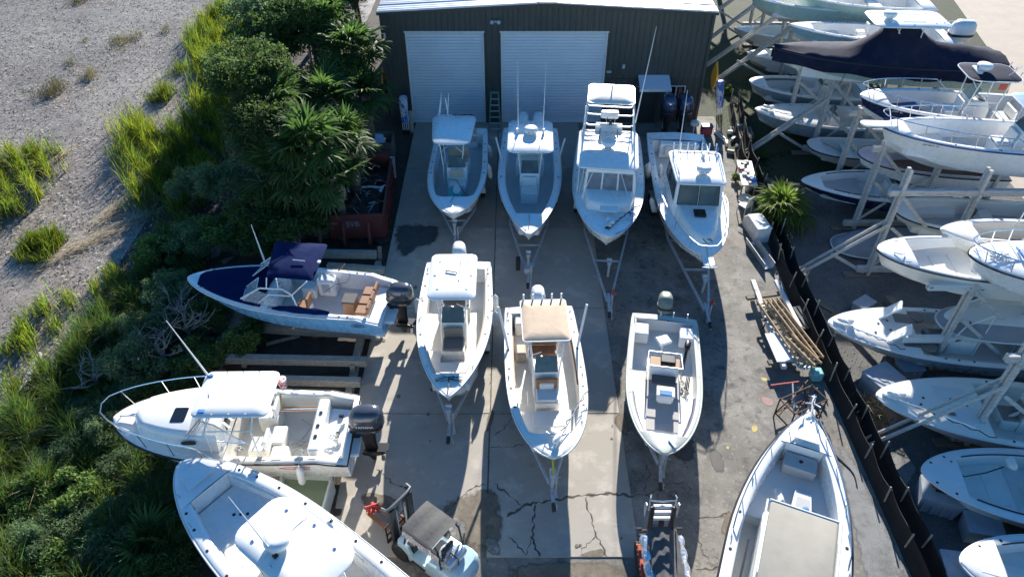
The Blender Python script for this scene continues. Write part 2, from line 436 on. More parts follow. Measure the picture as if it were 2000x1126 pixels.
class Boat:
    def __init__(s, name, label, bow, stern=None, B=2.6, L=None, head=None, fs=1.12, fb=1.5, tm=.36, p=2.2, q=.72, stern_w=.93, rake=.12,
                 w=.2, tc=(.1, .8), fw=None, rnd=0.0, sole=.5, hull=None, bottom=None, deck=None, solem=None, rail=None, cat='boat', group=None,
                 camber=.05, pitch=0.0, liner=None, notch=0.0, sheer_p=2.0, sheer_drop=0.0, keel=0.0):
        s.B, s.fs, s.fb, s.tm, s.p, s.q, s.sw, s.rake, s.w, s.tc, s.rnd, s.sole = B, fs, fb, tm, p, q, stern_w, rake, w, tc, rnd, sole
        s.fw, s.camber, s.sheer_p, s.drop, s.kd = fw, camber, sheer_p, sheer_drop, keel
        b = P(*bow)
        if stern is not None:
            st = P(*stern); d = Vector((b.x - st.x, b.y - st.y, 0))
            head = math.atan2(d.y, d.x)
            if L is None: L = d.length
        s.L = L
        c = Vector((b.x - math.cos(head) * L / 2, b.y - math.sin(head) * L / 2, bow[2] - fb))
        s.head, s.c = head, c
        s.deck_m, s.hull_m = deck or WHITE, hull or WHITE
        s.root = thing(name, label, cat, c, head, group)
        s.root.rotation_euler = (0, pitch, head)
        s.inv = (Matrix.Translation(c) @ Euler((0, pitch, head)).to_matrix().to_4x4()).inverted()
        s._hull(bottom or BOTT, rail or RAILW, solem or SOLE, liner or s.deck_m)
    def X(s, t): return (t - .5) * s.L
    def T(s, x): return x / s.L + .5
    def hb(s, t):
        h = s.B / 2
        if t < s.tm: return h * (s.sw + (1 - s.sw) * math.sin(PI / 2 * t / s.tm))
        k = (t - s.tm) / (1 - s.tm)
        return h * max(1 - k ** s.p, 0) ** s.q
    def sz(s, t): 
        z = s.fs + (s.fb - s.fs) * t ** s.sheer_p
        if s.drop and t < .12: z -= s.drop * (1 - t / .12) ** .8
        return z
    def at(s, px, py, h):
        """local point of a pixel at world height h"""
        return s.inv @ P(px, py, h)
    def g(s, t):
        a = max(s.hb(t) - s.w, .02)
        if s.rnd:
            t0 = s.tc[1] - s.rnd
            if t > t0:
                k = (t - t0) / s.rnd; a0 = max(s.hb(t0) - s.w, .02)
                a = min(a, a0 * max(1 - k ** 2.4, 0) ** .5 + (s.fw or 0) * k)
        return a
    def _hull(s, bottom, rail, solem, liner):
        L, X = s.L, s.X
        ts = sorted(set([1 - (1 - u) ** 1.55 for u in np.linspace(0, 1, 25)] + [s.tc[0], s.tc[1], .04, .08, .12] + (list(np.linspace(s.tc[1] - s.rnd, s.tc[1], 7)) if s.rnd else [])))
        rings = []
        for t in ts:
            b_, z1 = s.hb(t), s.sz(t)
            kz = s.kd if t < .5 else s.kd + (z1 * .58 - s.kd) * ((t - .5) / .5) ** 2.4
            zc = kz + (z1 - kz) * .34 * (.85 + .35 * t); bc = b_ * (.90 - .3 * t * t)
            pts = []
            for y, z in ((0, kz), (bc * .5, kz + (zc - kz) * .52), (bc * .97, zc - .025), (bc, zc + .015), (bc + (b_ - bc) * .35, zc + (z1 - zc) * .5), (b_, z1)):
                zf = (z - 0) / z1
                pts.append((-L / 2 + t * L * (1 - s.rake * (1 - zf) * t ** 3), y, z))
            rings.append([(x, -y, z) for x, y, z in pts[::-1]] + pts[1:])
        h = MB(); n = len(rings[0]); vs = [p for r_ in rings for p in r_]; fb_, fs_ = [], []
        for i in range(len(rings) - 1):
            for j in range(n - 1):
                q = (i * n + j, (i + 1) * n + j, (i + 1) * n + j + 1, i * n + j + 1)
                (fb_ if 3 <= j <= 6 else fs_).append(q)
        h.v = [tuple(v) for v in vs]; h.f = fs_ + fb_ + [tuple(range(n))]; h.m = [0] * len(fs_) + [1] * len(fb_) + [0]
        s.hull = h.build('hull', [s.hull_m, bottom], s.root, 40)
        s.hull_rings = dict(zip(ts, rings))
        # deck: gunwales, foredeck, stern deck
        d = MB(); c0, c1 = s.tc; zt = .035
        def full(t):
            b_ = s.hb(t); z = s.sz(t); x = X(t); cm = s.camber * min(1, b_ / .8)
            half = [(x, b_, z), (x, max(b_ - .05, b_ * .6), z + zt), (x, b_ * .45, z + zt + cm * .7), (x, 0, z + zt + cm)]
            return [(p_[0], -p_[1], p_[2]) for p_ in half[:3]] + [half[3]] + half[2::-1]
        for lo, hi in ((0, c0), (c1, 1)):
            rr = [full(t) for t in ts if lo - 1e-9 <= t <= hi + 1e-9]
            if len(rr) > 1: d.loft([r_ for r_ in rr], False, closed=False)
        tcs = [t for t in ts if c0 - 1e-9 <= t <= c1 + 1e-9]
        for sg in (-1, 1):
            rr = []
            for t in tcs:
                b_, z, x, g = s.hb(t), s.sz(t), X(t), s.g(t)
                rr.append([(x, sg * b_, z), (x, sg * (b_ - .05), z + zt), (x, sg * (g + .03), z + zt), (x, sg * g, z + zt - .02), (x, sg * g, z - .09)])
            if len(rr) > 1: d.loft(rr if sg > 0 else [r_[::-1] for r_ in rr], False, closed=False)
        s.deck = d.build('deck', s.deck_m, s.root, 40)
        # cockpit liner and sole
        if c1 - c0 > .05:
            l = MB(); so = MB()
            for sg in (-1, 1):
                rr = []
                for t in tcs:
                    z, x, g = s.sz(t), X(t), s.g(t)
                    lim = max(s.hb(t) * (.93 - .42 * max(t - .5, 0) * 2) - .06, .015)
                    rr.append([(x, sg * g, z - .085), (x, sg * (g + .0), z - .2), (x, sg * min(g * .97, lim), s.sole)])
                l.loft(rr if sg > 0 else [r_[::-1] for r_ in rr], False, closed=False)
            for t in (c0, c1):
                z, x, g = s.sz(t), X(t), s.g(t)
                lim = min(g * .97, max(s.hb(t) * (.93 - .42 * max(t - .5, 0) * 2) - .06, .015))
                cm = s.camber
                l.add([(x, -g, z + zt), (x, g, z + zt), (x, lim, s.sole), (x, -lim, s.sole)], [(0, 1, 2, 3)])
            l.build('cockpit_liner', liner, s.root, 40)
            rr = []
            for t in tcs:
                g = s.g(t); lim = min(g * .97, max(s.hb(t) * (.93 - .42 * max(t - .5, 0) * 2) - .06, .015))
                rr.append([(X(t), -lim, s.sole), (X(t), 0, s.sole + .006), (X(t), lim, s.sole)])
            so.loft(rr, False, closed=False)
            so.build('sole', solem, s.root, 40)
        path = [(X(t), -s.hb(t) - .008, s.sz(t) - .012) for t in ts] + [(X(t), s.hb(t) + .008, s.sz(t) - .012) for t in ts[::-1][1:]]
        MB().tube([(X(0) - .01, 0, s.sz(0) - .01)] + path + [(X(0) - .01, 0.001, s.sz(0) - .01)], .034, 6).build('rub_rail', rail, s.root, 60)
    # ---- fittings
    def part(s, name, mb, m, parent=None, smooth=35): return mb.build(name, m, parent or s.root, smooth)
    def dots(s, ts, off=.1, m=None):
        me = disc_mesh(.045, .012, m or BLACK, ('dot', (m or BLACK).name))
        for t in ts:
            for sg in (-1, 1): obj('rod_holder', me, s.root, (s.X(t), sg * (s.hb(t) - off), s.sz(t) + .033))
    def cleats(s, ts, off=.09):
        for t in ts:
            for sg in (-1, 1): obj('cleat', cleat_mesh(), s.root, (s.X(t), sg * (s.hb(t) - off), s.sz(t) + .033))
    def bow_fittings(s, anchor_lid=True, t=.9):
        z = s.sz(t) + .035 + s.camber
        if anchor_lid:
            b = max(s.hb(t - .05) - .25, .12)
            s.part('anchor_locker_lid', MB().slab([(s.X(t - .05), -b), (s.X(t + .04), -b * .55), (s.X(t + .04), b * .55), (s.X(t - .05), b)], z - .018, z + .012, .012), s.deck_m)
        obj('cleat', cleat_mesh(), s.root, (s.X(t + .055), 0, s.sz(t + .05) + .05))
    def engine(s, m=None, n=1, tilt=0.0, scale=1.0, x=-.32, dz=0.0, band=None, sp=.78):
        for k in range(n):
            outboard(s.root, (s.X(0) + x * scale, (k - (n - 1) / 2) * sp, s.fs * .80 + dz), m or ENGW, band, tilt, scale)
    def bolster(s, t0, t1, m, zt=-.12, h=.13):
        for sg in (-1, 1):
            b = MB(); rr = []
            for t in np.linspace(t0, t1, 9):
                g = s.g(t); z = s.sz(t) + zt; x = s.X(t)
                rr.append([(x, sg * (g + .02), z + h / 2), (x, sg * (g - .05), z + h / 2 - .02), (x, sg * (g - .05), z - h / 2 + .02), (x, sg * (g + .02), z - h / 2)])
            b.loft(rr if sg > 0 else [r_[::-1] for r_ in rr]); s.part('coaming_bolster', b, m)
    def gunwale_trim(s, t0, t1, m):
        for sg in (-1, 1):
            s.part('toe_rail', MB().tube([(s.X(t), sg * (s.g(t) + .03), s.sz(t) + .045) for t in np.linspace(t0, t1, 9)], .022, 5), m)
    def casting_deck(s, t0, t1, z, m, lids=3, lid_m=None):
        n = 8; ts = np.linspace(t0, t1, n); o = []
        lim = [min(s.g(t) * .97 - .01, max(s.hb(t) * (.93 - .42 * max(t - .5, 0) * 2) - .06, .015) + .25 * 0) for t in ts]
        lim = [max(min(s.g(t) - .015, a + (z - s.sole) * .28), .02) for t, a in zip(ts, lim)]
        out = [(s.X(t), -a) for t, a in zip(ts, lim)] + [(s.X(t), a) for t, a in zip(ts[::-1], lim[::-1])]
        cd = s.part('casting_deck', MB().slab(out, s.sole - .01, z, .02), m)
        if lids:
            xa, xb = s.X(t0) + .08, s.X(t1) - .1
            wmin = lim[-2]
            lm = lid_m or m
            seg = (xb - xa) / lids
            for k in range(lids):
                tt = s.T(xa + seg * (k + .9)); 
                ww = float(np.interp(tt, ts, lim)) * .62
                MB().slab(rrect(xa + seg * k + .03, xa + seg * (k + 1) - .03, -ww, ww, min(.06, ww * .5), 2), z - .01, z + .014, .01).build('hatch_lid', lm, cd)
        return cd
    def hatch(s, x0, x1, y0, y1, z, m, name='hatch', r=.05, t=.03):
        return s.part(name, MB().slab(rrect(x0, x1, y0, y1, r, 3), z - .01, z + t, .012), m)
    def console(s, x, w=.85, ln=1.0, h=1.05, seat=True, m=None, seat_m=None, win=True, z=None, wheel_=True, dash=None):
        z = s.sole if z is None else z; m = m or s.deck_m
        pr = [(-ln * .5, 0), (ln * .12, 0), (ln * .12, h * .55), (ln * .02, h * .95), (-ln * .12, h), (-ln * .42, h * .86), (-ln * .5, h * .6)]
        c = s.part('console', MB().extr([(x + a, z + b) for a, b in pr], w, .04), m)
        if seat:
            MB().extr([(x + ln * .12 + .002, z), (x + ln * .5, z), (x + ln * .5, z + h * .40), (x + ln * .12 + .002, z + h * .42)], w * .86, .04).build('console_seat_base', m, c)
            MB().box((x + ln * .31, 0, z + h * .45), (ln * .36, w * .78, .1), .03).build('seat_cushion', seat_m or WCUSH, c)
            MB().box((x + ln * .135, 0, z + h * .68), (.08, w * .74, h * .4), .03, ry=-.12).build('seat_back', seat_m or WCUSH, c)
        if win:
            rr = [[(x + ln * .05, -w * .44, z + h * .97), (x + ln * .05, w * .44, z + h * .97), (x + ln * .05 - .012, w * .44, z + h * .97), (x + ln * .05 - .012, -w * .44, z + h * .97)],
                  [(x - ln * .14, -w * .40, z + h + .42), (x - ln * .14, w * .40, z + h + .42), (x - ln * .14 - .012, w * .40, z + h + .42), (x - ln * .14 - .012, -w * .40, z + h + .42)]]
            MB().loft(rr).build('windscreen', GLASS, c)
        MB().box((x - ln * .27, 0, z + h * .955), (ln * .22, w * .7, .03), .01, ry=-.35).build('instrument_panel', dash or BLACK, c)
        if wheel_:
            t = MB(); r_ = .17
            Mx = Matrix.Translation((x - ln * .52, -.12, z + h * .78)) @ Euler((0, -1.05, 0)).to_matrix().to_4x4()
            t.tube([Mx @ Vector((r_ * math.cos(a), r_ * math.sin(a), 0)) for a in np.linspace(0, 2 * PI, 13)[:-1]], .016, 5, True)
            for a in (0, 2.1, 4.2): t.tube([Mx @ Vector((0, 0, -.03)), Mx @ Vector((r_ * math.cos(a), r_ * math.sin(a), 0))], .011, 4)
            t.build('steering_wheel', STEEL, c)
        return c
    def ttop(s, x0, x1, w, z, m=None, legs=None, th=.07, r=.25, frame=ALU, crown=.03, base=None, taper=1.0, holders=0, yc=0.0, fittings=True, edge=None):
        """hardtop or canvas top on four tube legs; legs = (front x, rear x, half width at the bottom)"""
        m = m or WHITE
        out = rrect(x0, x1, yc - w / 2, yc + w / 2, r, 5)
        if taper != 1.0: out = [(a, yc + (b - yc) * (taper if a > (x0 + x1) / 2 else 1)) for a, b in out]
        top = s.part('hardtop', MB().slab(out, z, z + th, .035, crown=crown), m, smooth=50)
        if edge:
            MB().tube([(a, b, z + th * .4) for a, b in out], .022, 6, True).build('top_edge', edge, top)
        fx, rx, bw = legs or (x0 + (x1 - x0) * .7, x0 + (x1 - x0) * .35, .42)
        fr = MB(); zb = s.sole if base is None else base
        for sg in (-1, 1):
            tw = min(w * .36, bw + .12)
            fr.tube([(fx, yc + sg * bw, zb), (fx - .02, yc + sg * bw, zb + 1.0), (fx - .12, yc + sg * tw, z - .05), (fx - .3, yc + sg * tw, z)], .024, 6)
            fr.tube([(rx, yc + sg * bw, zb), (rx, yc + sg * bw, zb + 1.0), (rx - .08, yc + sg * tw, z)], .024, 6)
            fr.tube([(fx - .02, yc + sg * bw, zb + 1.05), (rx, yc + sg * bw, zb + 1.05)], .018, 5)
            fr.tube([(fx - .1, yc + sg * tw, z - .15), (x1 - .25, yc + sg * w * .3, z)], .018, 5)
            fr.tube([(fx - .06, yc + sg * (tw + bw) / 2, z - .45), (fx + .25, yc + sg * bw * .5, z)], .016, 5)
            fr.tube([(x0 + .15, yc + sg * tw, z - .02), (x1 - .15, yc + sg * tw, z - .02)], .022, 6)
        for xx in (x0 + .2, (x0 + x1) / 2, x1 - .25): fr.tube([(xx, yc - w * .4, z - .02), (xx, yc + w * .4, z - .02)], .018, 5)
        s.part('top_frame', fr, frame)
        for k in range(holders):
            y = yc - w * .42 + w * .84 * k / max(holders - 1, 1)
            MB().tube([(x0 - .02, y, z - .1), (x0 - .1, y, z + .2)], .03, 6).build('rod_holder', WHITE, top)
        if fittings:
            me = disc_mesh(.05, .02, STEEL, 'topfit')
            for fx_, fy_ in ((.2, -.3), (.2, .3), (.5, -.38), (.5, .38), (.8, -.3), (.8, .3)):
                obj('light', me, top, (x0 + (x1 - x0) * fx_, yc + w * fy_, z + th + crown * .35))
        s.top_z = z + th + crown
        return top
    def radar(s, x, y, z, text=None):
        o = obj('radar_dome', radar_mesh(), s.root, (x, y, z + .06))
        MB().box((0, 0, -.035), (.3, .3, .07), .02).build('radar_mount', ALU, o)
        if text: lettering(text, .085, INK, o, (.302, 0, .12), (0, 1, 0), (.12, 0, 1))
        return o
    def antenna(s, a, b, r=.014, m=None): return s.part('antenna', MB().tube([a, [(u + v) / 2 for u, v in zip(a, b)], b], [r * 1.5, r, r * .5], 5), m or ALU)
    def seat(s, x, y, z, w, d=.5, h=.5, m=None, back=True, bm=None, name='helm_seat', face=1):
        e = s.part(name, MB().extr([(x - d / 2, z), (x + d / 2, z), (x + d / 2, z + h), (x - d / 2, z + h)], w, .04, Matrix.Translation((0, y, 0))), bm or s.deck_m)
        MB().box((x, y, z + h + .05), (d * .96, w * .95, .11), .035).build('seat_cushion', m or WCUSH, e)
        if back: MB().box((x - face * d * .46, y, z + h + .32), (.11, w * .95, .42), .035).build('seat_back', m or WCUSH, e)
        return e
    def bow_rail(s, t0, t1=.985, h=.5, off=.08, n=5, r=.016, over=0.12, m=None, mid=False, lean=.05):
        m = m or STEEL; b = MB(); ts = list(np.linspace(t0, t1, 14)); path = []
        def hh(t): return h * min(1, (t - t0) / .08 + .0)
        sides = []
        for sg in (-1, 1):
            sides.append([(s.X(t) + over * max(0, (t - .8) / .2), sg * (max(s.hb(t) - off, .05) + lean * 0), s.sz(t) + .03 + hh(t)) for t in ts])
        b.tube(sides[0] + [(s.X(t1) + over + .06, 0, s.sz(1) + .03 + h)] + sides[1][::-1], r, 6)
        for sg in (-1, 1):
            for t in np.linspace(t0 + .06, t1 - .03, n):
                y = max(s.hb(t) - off, .05)
                b.tube([(s.X(t) - .05, sg * y, s.sz(t) + .03), (s.X(t) + over * max(0, (t - .8) / .2), sg * y, s.sz(t) + .03 + h)], r * .85, 5)
        return s.part('bow_rail', b, m)
    def fender(s, t, sg, dz=-.25, rot=0.0, lift=0.0):
        x, y, z = s.X(t), sg * (s.hb(t) + .13), s.sz(t) + dz
        o = obj('fender', fender_mesh(), s.root, (x, y, z - .1), (rot, 0, 0))
        MB().tube([(x, sg * (s.hb(t) - .1), s.sz(t) + .05), (x, sg * (s.hb(t) + .03), s.sz(t) + .02), (x, y, z + .28)], .01, 4).build('fender_line', ROPE, s.root)
        return o
    def trolling_motor(s, t=.95, side=1, ln=1.3, dark=False):
        """bow-mounted motor folded flat along the gunwale"""
        x, z = s.X(t), s.sz(t) + .09
        y0 = side * .03
        e = empty('trolling_motor'); e.parent = s.root
        dx, y1 = -ln, side * max(s.hb(t - ln / s.L) - .14, .15)
        MB().box((x, y0, z), (.45, .16, .06), .02, rz=math.atan2(y1 - y0, dx)).build('mount', WHITE if not dark else BLACK, e)
        MB().tube([(x + .25, y0 - side * .03, z + .05), (x + dx, y1, z + .12)], .018, 6).build('shaft', STEEL if not dark else BLACK, e)
        Mx = Matrix.Translation((x + .12, y0 - side * .05, z + .16)) @ Euler((0, PI / 2, math.atan2(y1 - y0, dx))).to_matrix().to_4x4()
        MB().lathe(torpedo(.42, .085), 10, Mx).build('motor_pod', WHITE, e)
        MB().loft([se_ring(.26, .15, z + .0, x - .35, 10), se_ring(.28, .17, z + .14, x - .35, 10), se_ring(.18, .1, z + .2, x - .35, 10)]).build('head', WHITE, e)
        zz = MB(); pts = []
        for k in range(11):
            u = .25 + k / 10 * 1.0
            pts.append((x + dx * u, y0 + (y1 - y0) * u + side * .0 + (.06 if k % 2 else -.05), z + .03))
        zz.tube(pts, .017, 5); zz.build('coiled_cable', BLACK, e)
        return e
    def rope(s, pts, r=.013, m=None, name='rope'): return s.part(name, MB().tube(pts, r, 5), m or DROPE)
    def coil(s, x, y, z, r=.18, n=3, m=None):
        pts = []
        for i in range(n * 12):
            a = i / 12 * 2 * PI; rr = r * (.6 + .4 * math.sin(i * 1.7)) ; pts.append((x + rr * math.cos(a), y + rr * math.sin(a) * .8, z + .012 * (i % 5)))
        return s.rope(pts, .012, m or ROPE, 'rope_coil')
    def reg(s, text, t, sg, m, size=.13):
        """registration number on the bow"""
        ts = sorted(s.hull_rings); z = None
        x = s.X(t); b_ = s.hb(t); z1 = s.sz(t)
        bc = b_ * (.90 - .3 * t * t); kz = 0 if t < .5 else z1 * .58 * ((t - .5) / .5) ** 2.4; zc = kz + (z1 - kz) * .34 * (.85 + .35 * t)
        dbdx = (s.hb(t + .03) - s.hb(t - .03)) / (.06 * s.L)
        f = .82; zz = zc + (z1 - zc) * f; yy = bc + (b_ - bc) * (.35 + .65 * (f - .5) / .5)
        xd = Vector((-sg * 1, -sg * sg * dbdx, 0)) if sg > 0 else Vector((1, sg * dbdx, 0))
        xd = Vector((-1, -dbdx, 0)) if sg > 0 else Vector((1, -dbdx, 0))
        up = Vector((0, sg * (b_ - bc) * .65 , (z1 - zc) * .5))
        return lettering(text, size, m, s.root, (x, sg * (yy + .022), zz), xd, up, 'registration_number')
    def frustum(s, name, bot, top, z0, z1, m, win=None, wm=None, parent=None, roof=None):
        """house of four walls: bot/top = (x0, x1, half width rear, half width front); win = {side: [(u0,u1,v0,v1)...]}"""
        def cor(r_, z): return [Vector((r_[0], -r_[2], z)), Vector((r_[1], -r_[3], z)), Vector((r_[1], r_[3], z)), Vector((r_[0], r_[2], z))]
        b_, t_ = cor(bot, z0), cor(top, z1)
        o = s.part(name, MB().loft([b_, [x.lerp(y, .97) for x, y in zip(b_, t_)], t_]), m, parent)
        for side, (i, j) in {'starboard': (0, 1), 'front': (1, 2), 'port': (2, 3), 'back': (3, 0)}.items():
            for (u0, u1, v0, v1) in (win or {}).get(side, []):
                A, Bq, C, D = b_[i], b_[j], t_[j], t_[i]
                nrm = (Bq - A).cross(D - A).normalized()
                def pt(u, v): return (A.lerp(Bq, u)).lerp(D.lerp(C, u), v)
                q = [pt(u0, v0), pt(u1, v0), pt(u1, v1), pt(u0, v1)]
                w_ = MB().loft([[p_ + nrm * .004 for p_ in q], [p_ + nrm * .016 for p_ in q]])
                wo = w_.build('window', wm or GLASS, o)
                c_ = sum(q, Vector()) / 4
                fr = MB()
                for k in range(4): fr.tube([q[k] + nrm * .012, q[(k + 1) % 4] + nrm * .012], .016, 4)
                fr.build('window_frame', BLACK if wm is not CURT else WHITE, wo)
        return o
    def trunk(s, t0, t1, inset, z1, shrink=.22, m=None, name='cabin_trunk', back=0.0, nose=.35):
        """low cabin that follows the deck's outline"""
        ts = np.linspace(t0, t1, 12)
        def ring(k, zf):
            o = []
            for t in ts:
                tt = t0 + (t - t0) * (1 - .10 * k)
                y = max(s.hb(t) - inset, .03) * (1 - shrink * k) * (1 if t < t1 - .001 else nose)
                o.append((s.X(tt), y, s.sz(t) + .02 + (z1 - s.sz(t) - .02) * zf))
            return [(a, -b, c) for a, b, c in o] + o[::-1]
        r0, r1, r2, r3 = ring(0, 0), ring(.12, .55), ring(.45, .92), ring(1.0, 1.0)
        return s.part(name, MB().loft([r0, r1, r2, r3]), m or s.deck_m, smooth=60)

def trailer(label, boat, coupler, axle=-.12, tandem=True, spare=False, wheel_y=None, z=.5, mt=None, red=False, strap=None, box=False):
    """galvanised boat trailer under a boat; coupler = pixel of its hitch"""
    c = P(coupler[0], coupler[1], z); d = Vector((c.x - boat.c.x, c.y - boat.c.y, 0))
    head = math.atan2(d.y, d.x); ln = d.length; L = boat.L; mt = mt or GALV
    t = thing('boat_trailer', label, 'trailer', (boat.c.x, boat.c.y, 0), head)
    hw = boat.B * .30; xb = -L * .42; xk = L * .16; base = boat.c.z
    for sg in (-1, 1):
        fr = MB(); fr.beam((xb, sg * hw, z), (xk, sg * hw, z), .08, .14); fr.beam((xk - .03, sg * hw, z), (ln - .75, sg * .07, z), .08, .14)
        fr.build('side_rail', mt, t)
        bk = MB(); bk.beam((xb, sg * hw * .72, base + .1), (xk * .8, sg * hw * .72, base + .1), .1, .07); 
        for xx in (xb + .3, -L * .1, xk * .6): bk.beam((xx, sg * hw * .72, z), (xx, sg * hw * .72, base + .08), .05, .05)
        bk.build('bunk', mat('bunk_carpet', (.05, .05, .055), .95), t)
    MB().beam((ln - 1.15, 0, z + .012), (ln, 0, z + .012), .1, .11).build('tongue', mt, t)
    for xx in (xb + .2, -L * .2, L * .05, L * .16): MB().beam((xx, -hw, z - .06), (xx, hw, z - .06), .07, .09).build('cross_member', mt, t)
    cm = MB()
    k = .45; xx = xk + (ln - .75 - xk) * k; yy = hw + (.07 - hw) * k; cm.beam((xx, -yy, z - .01), (xx, yy, z - .01), .06, .1)
    cm.build('cross_member', mt, t)
    wy = wheel_y or boat.B * .42
    for dx in ((-.38, .38) if tandem else (0,)):
        for sg in (-1, 1): wheel(t, (L * axle + dx, sg * wy, .33), flip=sg < 0)
        MB().beam((L * axle + dx, -wy, .36), (L * axle + dx, wy, .36), .07, .07).build('axle', mt, t)
    for sg in (-1, 1):
        f = MB(); n = 7; l_ = .8 if tandem else .45
        rr = []
        for i in range(n):
            a = PI * i / (n - 1); x_ = L * axle - math.cos(a) * l_; z_ = .45 + math.sin(a) ** .5 * .3
            rr.append([(x_, sg * wy - .13, z_), (x_, sg * wy + .13, z_), (x_, sg * wy + .13, z_ - .012), (x_, sg * wy - .13, z_ - .012)])
        f.loft(rr).build('mudguard', mt, t)
    xw = min(L * .5 + .05, ln - .5)
    w_ = MB(); w_.beam((xw - .1, 0, z), (xw, 0, z + .75), .09, .09); w_.box((xw - .12, 0, z + .72), (.3, .16, .14), .02); w_.tube([(xw - .2, -.1, z + .8), (xw - .2, .1, z + .8)], .06, 8)
    w_.build('winch_post', mt, t)
    j = MB(); j.tube([(ln - .62, .12, .08), (ln - .62, .12, z + .5)], .035, 7); j.box((ln - .62, .12, .05), (.2, .14, .06), .01); j.tube([(ln - .62, .12, z + .48), (ln - .62, .26, z + .48)], .015, 5)
    j.build('tongue_jack', mt, t)
    h = MB(); h.box((ln + .1, 0, z + .03), (.3, .13, .13), .035); h.tube([(ln + .02, 0, z + .1), (ln + .1, 0, z + .2), (ln + .2, 0, z + .14)], .02, 5)
    h.build('hitch_coupler', mat('dark_steel', (.06, .06, .065), .5, .7, layers=[((.12, .06, .03), 6, .5, .75, .6)]), t)
    ch = MB(); ch.tube([(ln - .1, .08, z - .03), (ln - .05, .14, .12), (ln - .15, .12, .03), (ln - .3, .18, .02)], .016, 5); ch.build('safety_chain', GALV, t)
    if red: MB().lathe([(.045, 0), (.06, .02), (.06, .2), (.03, .26)], 8, Matrix.Translation((ln - .62, .12, z + .45))).build('jack_head', RED, t)
    if strap: MB().tube([(xw - .12, 0, z + .8), (xw + .1, 0, z + .95), (xw - .3, 0, z + 1.2)], .035, 5).build('winch_strap', strap, t)
    if box: MB().box((ln - .95, 0, z + .14), (.55, .36, .2), .03).build('tongue_box', GALV, t)
    if spare: wheel(t, (ln - 1.0, spare * .42, z + .3), .3, .18)
    return t
# ------------------------------------------------------------------ ground
MUD = mat('tidal_mud', (.275, .243, .208), .5, layers=[((.185, .155, .13), .11, .38, .54, .95), ((.10, .085, .073), .9, .52, .66, .6), ((.34, .31, .275), 5, .52, .64, .7), ((.05, .045, .04), 7, .55, .65, .65), ((.44, .405, .36), 17, .58, .66, .7), ((.04, .036, .033), 21, .58, .66, .6)], bump=.4, bscale=9, spec=.3, rvar=.15)  # the palest specks stand for wet glints, put into the colour
SOIL = mat('dark_soil', (.045, .036, .028), .9, layers=[((.075, .06, .045), 3, .45, .7, .6), ((.02, .017, .014), 8, .5, .75, .6), ((.11, .09, .065), 30, .6, .75, .5)], bump=.8, bscale=20)
ASPH = mat('worn_asphalt', (.215, .198, .172), .85, layers=[((.36, .335, .295), .85, .48, .60, .7), ((.26, .19, .13), .6, .56, .68, .5), ((.13, .12, .108), .5, .42, .65, .8), ((.26, .24, .205), 1.1, .48, .7, .75), ((.045, .043, .042), 1.7, .56, .7, .7), ((.25, .235, .21), 14, .56, .72, .55), ((.06, .057, .053), 45, .5, .66, .5), ((.38, .36, .325), 7, .58, .64, .4), ((.055, .05, .045), 3.6, .57, .66, .5), ((.38, .36, .325), 30, .60, .68, .45)], bump=.5, bscale=60)
GRAVEL = mat('grey_gravel', (.16, .158, .15), .9, layers=[((.075, .072, .07), .7, .42, .65, .8), ((.26, .26, .26), 38, .55, .68, .75), ((.05, .048, .045), 55, .52, .66, .7), ((.30, .31, .32), .6, .64, .74, .5)], bump=1.0, bscale=45)
def conc(name, k):
    return mat(name, tuple(c * k for c in (.355, .323, .275)), .8, layers=[(tuple(c * k for c in (.39, .35, .295)), .55, .42, .62, .8), (tuple(c * k for c in (.52, .475, .41)), 1.3, .52, .7, .7),
               ((.19, .165, .13), .9, .62, .76, .65), ((.14, .125, .105), 3.1, .68, .76, .7), (tuple(c * k for c in (.36, .325, .28)), 40, .5, .7, .5), ((.2, .18, .15), 7, .6, .75, .35, (.3, 1, 1))], bump=.25, bscale=70)
CONC = [conc('concrete_pale', 1.0), conc('concrete_mid', .93), conc('concrete_warm', 1.05)]
TANP = mat('sandy_pavement', (.46, .38, .30), .85, layers=[((.38, .32, .26), 1, .4, .65, .7), ((.5, .43, .36), 20, .5, .7, .5)], bump=.2)
TURF = mat('thin_turf', (.030, .042, .014), .9, layers=[((.048, .04, .028), .8, .42, .62, .8), ((.02, .035, .01), 5, .45, .7, .7), ((.06, .07, .025), 30, .55, .75, .6)], bump=.8, bscale=30)
CRACK = mat('crack_dark', (.085, .074, .06), .95, layers=[((.035, .031, .027), 9, .45, .6, .9)])
CHIP = mat('chipped_concrete', (.25, .222, .185), .95, layers=[((.15, .135, .11), 20, .45, .6, .8)])
JOINT = mat('joint_dirt', (.05, .045, .038), .95)

